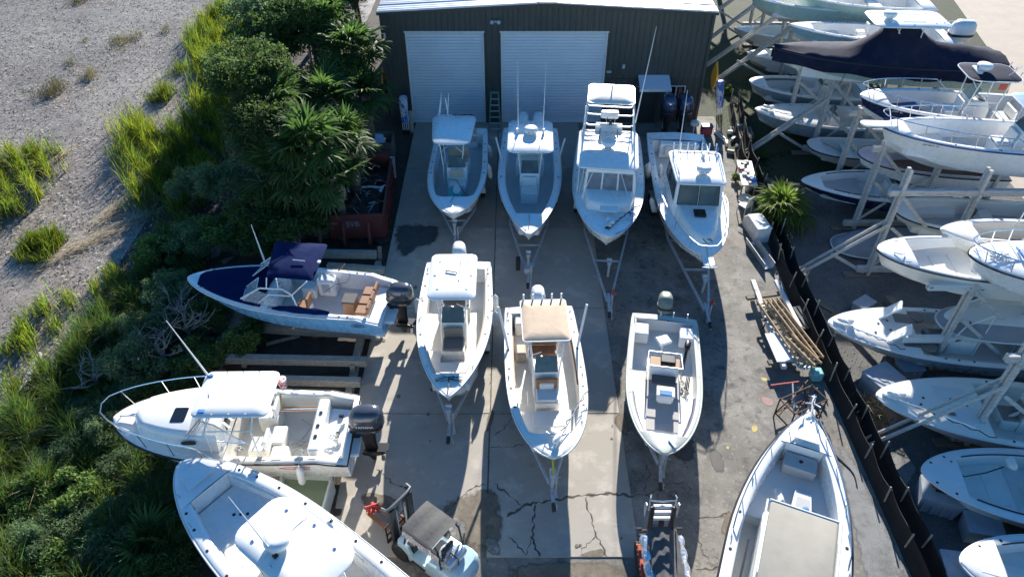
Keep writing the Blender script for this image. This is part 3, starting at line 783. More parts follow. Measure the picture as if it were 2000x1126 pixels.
def sheet(name, x0, x1, y0, y1, z, m, nx=1, ny=1, rough=0.0, seed=0):
    xs, ys = np.linspace(x0, x1, nx + 1), np.linspace(y0, y1, ny + 1)
    gx, gy = np.meshgrid(xs, ys)
    gz = np.full_like(gx, z)
    if rough:
        r_ = np.random.default_rng(seed)
        ph = r_.uniform(0, 6.28, (10, 2)); k = r_.normal(0, 1, (10, 2)) * np.geomspace(.25, 3.2, 10)[:, None]
        for i in range(10): gz += rough * np.geomspace(1, .25, 10)[i] * np.sin(gx * k[i, 0] + gy * k[i, 1] + ph[i, 0])
        gz += r_.normal(0, rough * .3, gz.shape)
    vs = np.stack([gx, gy, gz], -1).reshape(-1, 3)
    idx = np.arange((nx + 1) * (ny + 1)).reshape(ny + 1, nx + 1)
    fs = np.stack([idx[:-1, :-1], idx[:-1, 1:], idx[1:, 1:], idx[1:, :-1]], -1).reshape(-1, 4)
    b = MB(); b.v = [tuple(v) for v in vs]; b.f = [tuple(int(i) for i in f) for f in fs]; b.m = [0] * len(b.f)
    return struct(b.build(name, m, None, 0 if not rough else 60))
def poly_sheet(name, pts, z, m, parent=None):
    b = MB(); b.add([(p[0], p[1], z) for p in pts], [tuple(range(len(pts)))]); return b.build(name, m, parent, 0)
def wobble(pts, amp=.08, sub=6, seed=1):
    """closed outline with an uneven edge"""
    r_ = random.Random(seed); o = []
    for i, a in enumerate(pts):
        b = pts[(i + 1) % len(pts)]
        for k in range(sub):
            u = k / sub; o.append((a[0] + (b[0] - a[0]) * u + r_.uniform(-amp, amp), a[1] + (b[1] - a[1]) * u + r_.uniform(-amp, amp)))
    return o
sheet('ground', -500, 500, -300, 700, -.20, SOIL)
sheet('mud_flat', -75, -10.5, 2, 85, -.03, MUD, 200, 260, .028, 3)
sheet('soil_bank', -17, -5.2, -6, 62, .012, SOIL, 60, 330, .02, 5)
sheet('asphalt_yard', -5.35, 11.55, -6, 37.4, .010, ASPH)
sheet('gravel_lot', 11.55, 60, -6, 32, .008, GRAVEL)
sheet('grass_strip', 10.6, 60, 32, 62, .008, TURF)
sheet('rear_yard', -5.2, 10.6, 56, 62, .006, SOIL)
# sunlit paved lane behind the racks
tl = poly_sheet('paved_lane', [(24.2, 20), (60, 20), (60, 80), (40, 80), (34, 56), (31, 42), (25, 33)], .016, TANP); struct(tl)

# concrete apron: ten slabs with open joints
apron = struct(poly_sheet('concrete_apron', [(-5.42, 10.57), (3.7, 10.57), (3.7, 36.68), (-5.42, 36.68)], .018, mat('broken_asphalt', (.13, .112, .09), .9, layers=[((.07, .062, .052), 2, .45, .65, .8), ((.24, .22, .19), 30, .55, .7, .6)], bump=.5, bscale=50)))
ROWS = [10.55, 15.83, 21.2, 26.66, 31.7, 36.66]
COLS = [(-5.42, -.765), (-.735, 3.7)]
for r_ in range(5):
    for c_, (xa, xb) in enumerate(COLS):
        ya, yb = ROWS[r_] + .014, ROWS[r_ + 1] - .014
        if r_ == 0 and c_ == 0:                      # corner slab broken off along a crack
            out = [(-5.42, ya), (-2.55, ya), (-2.4, ya + .5), (-2.05, ya + 1.15), (-1.7, ya + 1.5), (-1.3, ya + 1.72), (-1.1, ya + 2.0), (-.78, ya + 2.15), (-.78, yb), (-5.42, yb)]
            b = MB().slab(out, -.06, .034, .012)
        else:
            b = MB().box(((xa + xb) / 2, (ya + yb) / 2, -.013), (xb - xa, yb - ya, .094 + .003 * (c_ + r_) % .004), .012)
        b.build('concrete_slab', CONC[(r_ * 2 + c_ * 3 + r_ // 2) % 3], apron, 20)

def crack(pts, w=.022, seed=0, z=.0375, jag=.05, parent=None):
    """jagged open crack along pixel waypoints"""
    r_ = random.Random(seed); W = [P(x, y, 0) for x, y in pts]; path = []
    for a, b in zip(W, W[1:]):
        n = max(2, int((b - a).length / .09)); d = (b - a).normalized(); nv = Vector((-d.y, d.x, 0))
        for k in range(n): path.append(a.lerp(b, k / n) + nv * r_.uniform(-jag, jag) * (0 if k == 0 else 1))
    path.append(W[-1]); b = MB(); vs, fs = [], []
    for i, p in enumerate(path):
        d = (path[min(i + 1, len(path) - 1)] - path[max(i - 1, 0)]); nv = Vector((-d.y, d.x, 0)).normalized()
        ww = w * .6 * r_.uniform(.2, 1.6) * (.3 if i in (0, len(path) - 1) else 1)
        vs += [(p.x + nv.x * ww, p.y + nv.y * ww, z), (p.x - nv.x * ww, p.y - nv.y * ww, z)]
    for i in range(len(path) - 1): fs.append((2 * i, 2 * i + 1, 2 * i + 3, 2 * i + 2))
    c2 = [(sum(vs[i // 2 * 2 + k][0] for k in (0, 1)) / 2 + (v[0] - vs[i // 2 * 2 + 1 - i % 2][0]) * (.65 + .55 * r_.random()), sum(vs[i // 2 * 2 + k][1] for k in (0, 1)) / 2 + (v[1] - vs[i // 2 * 2 + 1 - i % 2][1]) * (.65 + .55 * r_.random()), z - .0015) for i, v in enumerate(vs)]
    MB().add(c2, fs).build('chipped_edge', CHIP, parent or apron, 0)
    return b.add(vs, fs).build('crack', CRACK, parent or apron, 0)
crack([(990, 1010), (1030, 985), (1075, 978), (1130, 968), (1185, 964), (1240, 970)], .042, 1)
crack([(965, 945), (1000, 972), (1020, 988)], .025, 2)
crack([(1045, 985), (1042, 1030), (1038, 1050), (1054, 1088)], .03, 3)
crack([(1145, 970), (1150, 1000), (1163, 1040), (1172, 1062), (1186, 1088)], .024, 4)
crack([(1163, 1047), (1145, 1062), (1130, 1088)], .018, 5)
crack([(993, 1050), (1010, 1062), (1026, 1083)], .022, 6)
crack([(1038, 1050), (1032, 1068), (1027, 1085)], .018, 61)
crack([(948, 946), (925, 953), (905, 968), (880, 992), (866, 1005)], .02, 7)
crack([(735, 917), (752, 930), (768, 945), (790, 952)], .02, 8)
crack([(955, 874), (975, 872), (995, 874), (1025, 866)], .014, 9)
crack([(965, 850), (985, 838), (1000, 815)], .014, 10)
crack([(1178, 812), (1190, 790), (1208, 775)], .014, 11)
crack([(1238, 968), (1270, 962), (1300, 950)], .03, 12, .014)
crack([(1362, 1012), (1390, 1010), (1420, 1002), (1440, 1008)], .025, 13, .014)
crack([(1360, 1112), (1385, 1112), (1410, 1105), (1430, 1098)], .03, 14, .014)
crack([(1365, 1050), (1372, 1075), (1385, 1095)], .02, 15, .014)
crack([(1385, 745), (1400, 735), (1420, 742)], .015, 16, .014)
crack([(1255, 900), (1270, 925), (1258, 955), (1275, 985)], .022, 17, .014)
crack([(1275, 935), (1300, 945), (1340, 942), (1350, 960)], .022, 18, .014)
crack([(780, 697), (800, 700), (825, 696)], .012, 19)
# oil and wet stains, patched asphalt: worn shapes lying on the slabs
STAIN = mat('damp_stain', (.055, .05, .045), .55, layers=[((.09, .08, .068), 2, .4, .7, .7), ((.03, .028, .026), 6, .5, .75, .6)])
BRSTAIN = mat('brown_stain', (.15, .12, .085), .8, layers=[((.24, .2, .15), 3, .45, .7, .8), ((.07, .06, .045), 9, .52, .72, .7), ((.32, .30, .27), 50, .6, .72, .7)], bump=.4, bscale=60)
PALEA = mat('exposed_aggregate', (.19, .18, .165), .85, layers=[((.42, .40, .37), 5, .5, .62, .85), ((.08, .075, .068), 22, .5, .66, .7), ((.13, .12, .1), 1.2, .45, .6, .8)], bump=.5, bscale=50)
def faded(m):
    """lets a stain thin out towards its rim, unevenly"""
    nt = m.node_tree; N, Lk = nt.nodes, nt.links; out = N['Material Output']
    if N.get('rim'): return m
    a = N.new('ShaderNodeAttribute'); a.name = 'rim'; a.attribute_name = 'tint'
    tc = N.new('ShaderNodeTexCoord'); nz = N.new('ShaderNodeTexNoise'); nz.inputs['Scale'].default_value = 3.2; nz.inputs['Detail'].default_value = 7; nz.inputs['Roughness'].default_value = .7
    Lk.new(tc.outputs['Object'], nz.inputs['Vector'])
    ad = N.new('ShaderNodeMath'); ad.operation = 'ADD'; Lk.new(a.outputs['Fac'], ad.inputs[0]); Lk.new(nz.outputs['Fac'], ad.inputs[1])
    mr = N.new('ShaderNodeMapRange'); mr.inputs['From Min'].default_value = .72; mr.inputs['From Max'].default_value = .98; Lk.new(ad.outputs[0], mr.inputs['Value'])
    tr = N.new('ShaderNodeBsdfTransparent'); mx = N.new('ShaderNodeMixShader'); Lk.new(mr.outputs[0], mx.inputs[0]); Lk.new(tr.outputs[0], mx.inputs[1]); Lk.new(N['Principled BSDF'].outputs[0], mx.inputs[2]); Lk.new(mx.outputs[0], out.inputs['Surface'])
    return m
def stain(px, z, m, seed, amp=.1, name='stain', parent=None):
    W = [P(x, y, 0) for x, y in px]; o = [(p.x, p.y) for p in W]
    for _ in range(2): o = [q for a, c in zip(o, o[1:] + o[:1]) for q in ((a[0] * .75 + c[0] * .25, a[1] * .75 + c[1] * .25), (a[0] * .25 + c[0] * .75, a[1] * .25 + c[1] * .75))]
    cx, cy = sum(p[0] for p in o) / len(o), sum(p[1] for p in o) / len(o); n = len(o); b = MB(); fade = []
    rings = [[(cx + (x - cx) * k, cy + (y - cy) * k, z) for x, y in o] for k in (1.12, .9, .65, .3, .02)]
    b.loft(rings, False); ob = b.build(name, faded(m), parent or apron, 0)
    ca = ob.data.color_attributes.new('tint', 'FLOAT_COLOR', 'POINT')
    ca.data.foreach_set('color', [c for f in (0, .32, .6, .8, .9) for _ in range(n) for c in (f, f, f, 1)])
    return ob
stain([(772, 437), (830, 437), (868, 445), (862, 462), (845, 480), (815, 484), (800, 500), (775, 505), (768, 470)], .0365, STAIN, 1)
stain([(1205, 806), (1225, 800), (1228, 855), (1215, 850), (1196, 825)], .0365, BRSTAIN, 2, .05)
stain([(955, 800), (968, 800), (962, 830), (950, 850), (948, 830)], .0365, BRSTAIN, 3, .05)
stain([(850, 985), (905, 965), (945, 950), (975, 955), (985, 1010), (985, 1075), (935, 1080), (900, 1060), (870, 1020)], .0365, BRSTAIN, 5, .07, 'asphalt_patch')
stain([(862, 1008), (905, 1010), (918, 1030), (905, 1060), (885, 1055), (868, 1030)], .0405, PALEA, 6, .1, 'asphalt_patch')
stain([(950, 1045), (975, 1050), (982, 1090), (955, 1085), (945, 1060)], .0405, PALEA, 7, .07, 'asphalt_patch')
stain([(1130, 1083), (1165, 1072), (1180, 1070), (1188, 1088), (1135, 1089)], .0365, BRSTAIN, 8, .04)
stain([(706, 960), (740, 962), (782, 975), (784, 1000), (740, 1005), (700, 985)], .0365, BRSTAIN, 9, .07)
stain([(985, 1094), (1240, 1094), (1250, 1150), (985, 1150)], .0145, BRSTAIN, 21, .1)
stain([(1300, 830), (1355, 840), (1362, 905), (1320, 900), (1295, 870)], .0145, STAIN, 10, .15)
stain([(1380, 870), (1410, 880), (1420, 930), (1390, 920)], .0145, STAIN, 11, .2)
stain([(1440, 1040), (1425, 980), (1400, 1050)], .0145, BRSTAIN, 12, .2)
for k in range(16):
    x, y = random.uniform(720, 1220), random.uniform(560, 1075); r_ = random.uniform(1.5, 6)
    stain([(x + r_ * math.cos(a) * random.uniform(.6, 1.3), y + r_ * .8 * math.sin(a) * random.uniform(.6, 1.3)) for a in np.linspace(0, 2 * PI, 8)[:-1]], .0485, BRSTAIN, k, name='oil_drip')
YEL = mat('yellow_paint_spill', (.52, .40, .10), .7, layers=[((.3, .27, .18), 9, .45, .65, .9)])
PINK = mat('pink_paint_spill', (.38, .22, .20), .8, layers=[((.22, .2, .17), 8, .42, .62, .95)])
PALE = mat('pale_dust', (.34, .325, .30), .9, layers=[((.17, .16, .14), 7, .42, .6, .95)])
stain([(1464, 832), (1480, 826), (1482, 842), (1470, 848)], .0145, YEL, 13, .05, 'paint_spill')
stain([(1415, 872), (1425, 870), (1424, 880)], .0145, YEL, 14, .05, 'paint_spill')
stain([(1478, 735), (1502, 738), (1496, 748)], .0145, YEL, 15, .05, 'paint_spill')
stain([(1480, 770), (1515, 780), (1510, 798), (1490, 790)], .0145, PINK, 16, .08, 'paint_spill')
stain([(1450, 962), (1460, 970), (1462, 980), (1452, 972)], .0145, PINK, 17, .03, 'paint_spill')
# pale shell strip along the fence
SHELL = mat('crushed_shell', (.28, .28, .27), .9, layers=[((.16, .155, .15), 2, .45, .65, .8), ((.45, .45, .45), 60, .55, .7, .7), ((.08, .078, .075), 50, .52, .66, .7)], bump=.9, bscale=70)
ob = stain([(1632, 850), (1668, 890), (1730, 1020), (1800, 1180), (1700, 1180), (1665, 1030), (1640, 930)], .0165, SHELL, 4, name='shell_strip'); ob.parent = None; struct(ob)
ob = stain([(1712, 878), (1760, 880), (1795, 905), (1785, 955), (1740, 965), (1722, 925)], .0125, SHELL, 5, name='shell_patch'); ob.parent = None; struct(ob)

ob = stain([(1436, 290), (1800, 290), (1880, 375), (1480, 375)], .0125, mat('turf_fringe', (.030, .042, .014), .9, layers=[((.048, .04, .028), .8, .42, .62, .8), ((.02, .035, .01), 5, .45, .7, .7)], bump=.8), 6, name='turf_fringe'); ob.parent = None; struct(ob)
# ------------------------------------------------------------------ the shed
SIDING = mat('dark_green_siding', (.058, .068, .064), .45, layers=[((.044, .052, .050), 1.2, .4, .7, .7), ((.075, .078, .072), 4, .58, .78, .5, (3, 3, .25))], bump=.06, bscale=3)
ROOFM = mat('white_metal_roof', (.66, .67, .68), .35, .3, layers=[((.50, .5, .49), 2, .45, .7, .6), ((.3, .26, .2), 5, .66, .8, .5)])
DOORM = mat('roll_door_paint', (.60, .66, .72), .4, layers=[((.52, .57, .63), 1.0, .4, .7, .6), ((.42, .43, .43), 5, .62, .8, .4, (1, 1, .2))])
TRIMW = mat('white_trim', (.68, .68, .66), .5, layers=[((.4, .38, .34), 4, .5, .75, .5)])
FY, BX0, BX1, RX, EAVE, RIDGE = 36.7, -6.75, 10.36, 1.8, 6.22, 6.68
shed = thing('boat_shed', 'dark green metal shed with two white roll-up doors behind the boats', 'building', ((BX0 + BX1) / 2, FY, 0))
def S(x, y, z): return (x - (BX0 + BX1) / 2, y - FY, z)
def roofz(x): return EAVE + (RIDGE - EAVE) * (1 - abs(x - RX) / (BX1 - RX))
DOORS = [(-5.55, -1.48, 5.15), (-.58, 4.98, 5.15)]
WIN = (8.5, 9.45, .95, 2.2); DR = (6.95, 7.95, 0, 2.15)
def rib_panel(x0, x1, z0, z1f):
    """ribbed sheet from x0 to x1; z1f(x) gives its top"""
    pts = [(x0, 0)]; x = x0
    k = max(1, round((x1 - x0) / .29)); st = (x1 - x0) / k
    for i in range(k):
        a = x0 + st * (i + .5); pts += [(a - .045, 0), (a - .022, -.03), (a + .022, -.03), (a + .045, 0)]
    pts.append((x1 - .006, 0)); b = MB()
    b.loft([[S(px_, FY + d - .01, z0) for px_, d in pts], [S(px_, FY + d - .01, z1f(px_)) for px_, d in pts]], False, closed=False)
    return b
xs = list(np.arange(BX0, BX1, .9)) + [BX1]
cuts = sorted(set([round(x, 3) for x in xs if all(abs(x - e) > .15 for d in DOORS for e in d[:2]) and abs(x - WIN[0]) > .15 and abs(x - WIN[1]) > .15] + [d[0] for d in DOORS] + [d[1] for d in DOORS] + [WIN[0], WIN[1], BX0, BX1]))
for a, b_ in zip(cuts, cuts[1:]):
    mid = (a + b_) / 2; spans = [(.02, 2.6), (2.615, None)]
    for d in DOORS:
        if d[0] < mid < d[1]: spans = [(d[2], None)]
    if WIN[0] < mid < WIN[1]: spans = [(.02, WIN[2]), (WIN[3], 2.6), (2.615, None)]
    for z0, z1 in spans: rib_panel(a, b_, z0, (lambda x: roofz(x)) if z1 is None else (lambda x, z=z1: z)).build('wall_panel', SIDING, shed, 25)
bw = MB()
for xx in (BX0, BX1):
    bw.loft([[S(xx, FY, .0), S(xx, FY + 19, .0), S(xx, FY + 19, EAVE), S(xx, FY, EAVE)], [S(xx - .05 * (1 if xx > 0 else -1), FY, .0), S(xx - .05 * (1 if xx > 0 else -1), FY + 19, .0), S(xx - .05 * (1 if xx > 0 else -1), FY + 19, EAVE), S(xx - .05 * (1 if xx > 0 else -1), FY, EAVE)]])
bw.add([S(BX0, FY + 19, 0), S(BX1, FY + 19, 0), S(BX1, FY + 19, EAVE), S(RX, FY + 19, RIDGE), S(BX0, FY + 19, EAVE)], [(0, 1, 2, 3, 4)])
bw.build('side_wall', SIDING, shed)
for sg, xe in ((-1, BX0 - .12), (1, BX1 + .12)):
    ze = EAVE - .01
    for k in range(21):
        ya, yb = FY - .22 + .92 * k, FY - .22 + .92 * (k + 1) - .012
        b = MB(); n = [(ya, 0), (ya + .03, .045), (ya + .06, 0), (ya + .3, 0), (ya + .32, .015), (ya + .34, 0), (ya + .6, 0), (ya + .62, .015), (ya + .64, 0), (yb, 0), (yb, -.03), (ya, -.03)]
        b.loft([[S(RX, y, RIDGE + .06 + z) for y, z in n], [S(xe, y, ze + .06 + z) for y, z in n]]).build('roof_panel', ROOFM, shed, 25)
    b = MB(); b.beam(S(RX, FY - .24, RIDGE - .02), S(xe, FY - .24, ze - .02), .05, .17); b.build('roof_fascia', mat('dark_trim', (.05, .055, .055), .5), shed)
    b = MB(); b.beam(S(RX, FY - .272, RIDGE + .065), S(xe, FY - .272, ze + .065), .02, .05); b.build('roof_edge_trim', TRIMW, shed)
MB().box(S(RX, FY - .12, RIDGE + .09), (1.0, .5, .1), .03).build('ridge_cap', ROOFM, shed)
MB().box(S(RX, FY + 9.5, RIDGE + .085), (.5, 18.6, .07), .03).build('ridge_vent', ROOFM, shed)
for k, (xa, xb, zt) in enumerate(DOORS):
    b = MB(); pr = []; n = int(zt / .165)
    for i in range(n):
        z = i * zt / n; h = zt / n
        pr += [(0, z + .002), (-.02, z + h * .25), (-.024, z + h * .5), (-.02, z + h * .8), (-.003, z + h * .97)]
    b.loft([[S(xa + .06, FY + .06 + d, z) for d, z in pr], [S(xb - .06, FY + .06 + d, z) for d, z in pr]], False, closed=False)
    d_ = b.build('roll_door', DOORM, shed, 30)
    MB().box(S((xa + xb) / 2, FY + .02, .05), (xb - xa - .14, .06, .1), .01).build('bottom_bar', TRIMW, d_)
    for x in (xa, xb): MB().box(S(x + (.03 if x == xa else -.03), FY - .015, zt / 2), (.075, .12, zt), .01).build('door_jamb', TRIMW, shed)
    MB().box(S((xa + xb) / 2, FY - .012, zt + .03), (xb - xa + .12, .11, .075), .01).build('door_lintel', TRIMW, shed)
cx, cz = (WIN[0] + WIN[1]) / 2, (WIN[2] + WIN[3]) / 2
wf = MB()
for x in (WIN[0], WIN[1], cx): wf.box(S(x, FY - .01, cz), (.06, .09, WIN[3] - WIN[2] + .06), .01)
for z in (WIN[2], WIN[3]): wf.box(S(cx, FY - .012, z), (WIN[1] - WIN[0] + .06, .094, .06), .01)
win = wf.build('window', TRIMW, shed)
for sg in (-1, 1): MB().box(S(cx + sg * .235, FY + .02, cz), (.40, .012, 1.18), .002).build('window_pane', DGLASS, win)
for k in range(6): MB().box(S(cx - .3 + k * .13, FY + .10, cz - .42 + (k % 3) * .09), (.07, .06, .2 + .1 * (k % 2)), .01).build('bottle_on_sill', [TRIMW, BLUEC, WCUSH][k % 3], win)
MB().box(S(cx, FY + .6, cz), (2.2, .9, 2.2), .01).build('room_back', mat('dim_room', (.05, .045, .04), .9), win) if False else None
dr = MB().box(S((DR[0] + DR[1]) / 2, FY - .03, 1.08), (1.0, .07, 2.12), .01).build('door', mat('dark_door', (.032, .036, .037), .5), shed)
MB().tube([S(DR[1] - .1, FY - .07, 1.0), S(DR[1] - .1, FY - .13, 1.0), S(DR[1] - .22, FY - .13, 1.0)], .015, 5).build('door_handle', STEEL, dr)
aw = MB(); x0, x1 = 6.8, 8.47
aw.loft([[S(x0, FY - .03, 2.84), S(x1, FY - .03, 2.84), S(x1, FY - 1.05, 2.52), S(x0, FY - 1.05, 2.52)], [S(x0, FY - .03, 2.80), S(x1, FY - .03, 2.80), S(x1, FY - 1.05, 2.46), S(x0, FY - 1.05, 2.46)]])
awn = aw.build('door_awning', mat('pale_blue_awning', (.58, .66, .74), .5), shed)
MB().box(S((x0 + x1) / 2, FY - 1.065, 2.44), (x1 - x0 + .04, .03, .17), .01).build('awning_valance', TRIMW, awn)
for x in (x0 + .05, x1 - .05): MB().tube([S(x, FY - .03, 2.2), S(x, FY - .9, 2.5)], .015, 5).build('awning_bracket', TRIMW, awn)
fl = empty('floodlight', S(-.85, FY - .1, 5.75)); fl.parent = shed
MB().box((0, 0, 0), (.12, .1, .12), .01).build('lamp_base', GALV, fl)
for sg in (-1, 1):
    Mx = Matrix.Translation((sg * .12, -.1, -.06)) @ Euler((.9, sg * .5, 0)).to_matrix().to_4x4()
    MB().lathe([(.03, -.02), (.05, .02), (.1, .16), (.105, .18)], 10, Mx).build('lamp_head', GALV, fl)
MB().box(S(5.95, FY - .1, 3.35), (.14, .1, .22), .01).build('meter_box', GALV, shed)
MB().box(S(5.2, FY - .1, 3.05), (.25, .08, .12), .01).build('junction_box', GALV, shed)
MB().box(S(BX0 + .15, FY - .1, 5.0), (.1, .08, .3), .01).build('wall_bracket', TRIMW, shed)
for x in (BX0 + .04, BX1 - .04): MB().box(S(x, FY - .03, EAVE / 2 - .05), (.14, .12, EAVE - .14), .01).build('corner_trim', SIDING, shed)
# ------------------------------------------------------------------ boats on the apron
# rear row, first: centre console with a pale hardtop
b = Boat('center_console_boat', 'white hardtop fishing boat with teal bag at its bow, in front of narrow roll-up door', (883, 417, 2.15), (903, 253, 1.75), B=2.66, tm=.46, p=2.4, q=.62,
         w=.22, tc=(.07, .83), rnd=.2, fw=.25, sole=.55, solem=SOLEG, deck=CHALK, keel=-.25)
b1 = b
b.ttop(-2.35, .45, 2.05, 2.72, yc=-.2, legs=(.35, -.75, .42), r=.5, taper=.86, crown=.05)
c = b.console(.45, .92, 1.5, 1.1, seat=True, seat_m=WCUSH)
MB().box((.78, 0, 1.46), (.05, .62, .34), .03, ry=-.5).build('console_window', CUSH, c)
b.casting_deck(.70, .82, .78, SOLEG, 1)
for sg in (-1, 1):
    b.part('bow_seat', MB().box((1.75, sg * .78, .72), (.5, .3, .34), .05, rz=sg * -.35), CUSH)
bag = b.part('duffel_bag', MB().loft([[(x, y, 0.72 + z * k) for x, y, z in se_ring(1.0, .62, 1, 2.0, 12, 2.6)] for k in (0, .22, .45, .55)]), TEALB, smooth=60)
MB().loft([[(x * 1, y + .06, 1.12 + k) for x, y, z in se_ring(.9 - k, .5 - k, 1, 1.75, 12, 2.4)] for k in (0, .12, .2)]).build('white_sack', WCUSH, bag, 60)
b.rope([(2.2, .2, 1.2), (2.6, .05, 1.55), (3.05, -.05, 1.62), (3.3, -.12, 1.6)], .012)
b.rope([(1.3, -.35, 1.5), (1.55, .05, 1.62), (1.8, .3, 1.25), (2.1, .55, 1.15)], .016)
b.bolster(.5, .8, CUSH); b.dots([.2, .3, .42, .55], .1); b.cleats([.06, .5]); b.bow_fittings()
b.seat(-.9, 0, .55, 1.0, .5, .6, CUSH, name='leaning_post')
b.seat(-3.3, .0, .55, 1.6, .4, .35, CUSH, back=True, name='stern_bench')
b.fender(.22, 1, -.2, .2); b.fender(.46, 1, -.2, .15)
b.engine(ENGW, 1)
for dx, dy in ((-2.5, -.9), (-2.45, -.55)): b.antenna((dx, dy, 2.75), (dx - .1, dy + .1, 3.75), .03)
b.part('radar_arch', MB().tube([(-2.2, -.95, 2.78), (-2.35, -.8, 3.6), (-2.35, -.6, 3.6), (-2.2, -.5, 2.78)], .03, 6), ALU)
b.rope([(-2.1, .2 + .5 * math.sin(i), 2.86 + .03 * (i % 2)) for i in range(9)], .02, DROPE)
trailer('galvanised boat trailer under hardtop boat with teal bag', b, (888, 478))

# rear row, second: big centre console, twin engines
b = Boat('center_console_boat', 'large white center console boat with twin engines before the wide roll-up door', (1033, 457, 2.3), (1036, 252, 1.85), B=2.85, tm=.44, p=2.0, q=.80,
         w=.30, tc=(.08, .86), fw=.2, sole=.62, solem=SOLEG, fb=1.65, fs=1.22, deck=CHALK, keel=-.25)
b2 = b
b.ttop(-2.1, .72, 2.02, 2.98, legs=(.25, -.9, .42), r=.28, crown=.02)
b.radar(-.9, .02, 3.06, 'SIMRAD')
b.console(.15, .9, 1.9, 1.1, seat=True, seat_m=WCUSH)
b.seat(-1.5, 0, .62, 1.3, .6, .7, WCUSH, name='leaning_post')
b.casting_deck(.72, .855, .92, SOLEG, 2); b.bow_fittings()
b.dots([.16, .22, .34, .5], .13); b.cleats([.07, .52, .8])
b.coil(3.0, 0, 1.0, .3, 3, DROPE); b.rope([(3.2, 0, 1.2), (3.45, 0, 1.72), (3.9, 0, 1.75), (4.35, 0, 1.76)], .013)
for sg in (-1, 1):
    b.antenna((-.9, sg * .55, 3.05), (-1.1, sg * .6, 6.3), .014)
    obj('light', disc_mesh(.07, .22, WCUSH, 'navlight'), b.root, (-.9, sg * .58, 3.07))
    b.part('outrigger', MB().tube([(-1.4, sg * 1.3, 1.3), (-2.2, sg * 1.62, 2.1)], .045, 6), ALU)
b.engine(ENGW, 2, scale=1.1)
trailer('galvanised trailer with spare wheel under the twin-engine boat', b, (1031, 556), spare=-1, box=True)

# rear row, third: cabin boat with a tuna tower
b = Boat('tower_cabin_boat', 'white cabin boat with tall canvas-topped fishing tower and clear front curtains', (1187, 462, 2.55), (1190, 264, 1.95), B=3.15, tm=.42, p=2.3, q=.62,
         w=.28, tc=(.05, .36), fw=1.0, sole=.6, fb=1.9, fs=1.3, camber=.09, keel=-.25)
b3 = b
b.trunk(.55, .80, .34, 2.12, m=WHITE, shrink=.12)
b.frustum('cabin_house', (-1.9, 1.75, 1.2, 1.12), (-1.7, 1.35, 1.15, 1.0), 1.55, 2.92, WHITE,
          {'front': [(.04, .33, .22, .92), (.355, .645, .22, .92), (.67, .96, .22, .92)], 'starboard': [(.42, .95, .3, .9), (.08, .36, .3, .9)], 'port': [(.05, .58, .3, .9), (.64, .92, .3, .9)]}, CURT)
b.ttop(-1.9, 1.4, 2.62, 2.95, legs=(1.1, -1.7, 1.1), yc=-.15, r=.3, th=.09, crown=.05, fittings=False)
b.radar(-.3, -.15, 3.12)
tw = empty('tuna_tower'); tw.parent = b.root; tw.location = (0, -.15, 0)
zt = 4.4; fr = MB()
for sg in (-1, 1):
    fr.tube([(1.45, sg * 1.2, 1.8), (.9, sg * 1.17, 2.6), (-1.7, sg * 1.0, zt - .02), (-2.0, sg * .98, zt + .05)], .03, 6)
    fr.tube([(-3.0, sg * 1.22, 1.5), (-3.1, sg * 1.12, 3.0), (-3.25, sg * .98, zt)], .03, 6)
    fr.tube([(-1.2, sg * 1.08, 3.55), (-3.15, sg * 1.08, 3.55)], .03, 6); fr.tube([(.3, sg * 1.14, 3.0), (-1.9, sg * 1.05, 3.5)], .02, 5)
    fr.tube([(-1.7, sg * 1.2, 3.05), (-1.2, sg * 1.05, 3.6)], .02, 5)
    fr.tube([(2.1, sg * 1.0, 1.95), (1.3, sg * .55, 2.9)], .02, 5)
for z, x in ((3.62, -2.3), (3.3, -1.9), (3.6, -3.15)): fr.tube([(x, -1.06, z), (x + .12, -.9, z), (x + .12, .9, z), (x, 1.06, z)], .036, 6)
fr.build('tower_frame', ALU, tw)
MB().slab(rrect(-3.45, -1.6, -1.0, 1.0, .25), zt + .02, zt + .1, .03, crown=.12).build('tower_canopy', OFFW, tw, 50)
MB().tube([(a, c_, zt + .06) for a, c_ in rrect(-3.47, -1.58, -1.02, 1.02, .25)], .022, 6, True).build('canopy_frame', ALU, tw)
MB().box((-2.25, 0, 3.62), (.3, .8, .32), .06).build('tower_seat', WHITE, tw)
MB().extr([(-2.15, 2.95), (-1.75, 2.95), (-1.68, 3.12), (-1.95, 3.32), (-2.2, 3.25)], 1.2, .03).build('tower_helm', WHITE, tw)
sw = MB(); Mx = Matrix.Translation((-1.95, .05, 3.5)) @ Euler((0, .6, 0)).to_matrix().to_4x4()
sw.tube([Mx @ Vector((.2 * math.cos(a), .2 * math.sin(a), 0)) for a in np.linspace(0, 2 * PI, 13)[:-1]], .018, 5, True)
for a in (0, 2.1, 4.2): sw.tube([Mx @ Vector((0, 0, -.02)), Mx @ Vector((.2 * math.cos(a), .2 * math.sin(a), 0))], .012, 4)
sw.build('steering_wheel', STEEL, tw)
MB().box((-1.85, .05, 3.36), (.12, .14, .26), .03).build('wheel_pedestal', BLACK, tw)
for sg in (-1, 1): MB().tube([(-1.7, sg * .38, 3.2), (-.9, sg * .42, 3.1)], .02, 5).build('black_strut', BLACK, tw)
MB().tube([(-2.5, 0, zt + .2), (-2.5, 0, zt + .5)], .03, 6).build('masthead_light', GALV, tw)
b.antenna((-2.0, 1.0, 3.4), (-2.9, 1.45, 7.4), .022)
b.hatch(2.35, 3.05, -.36, .36, 2.0, WHITE, 'foredeck_hatch', .06, .05)
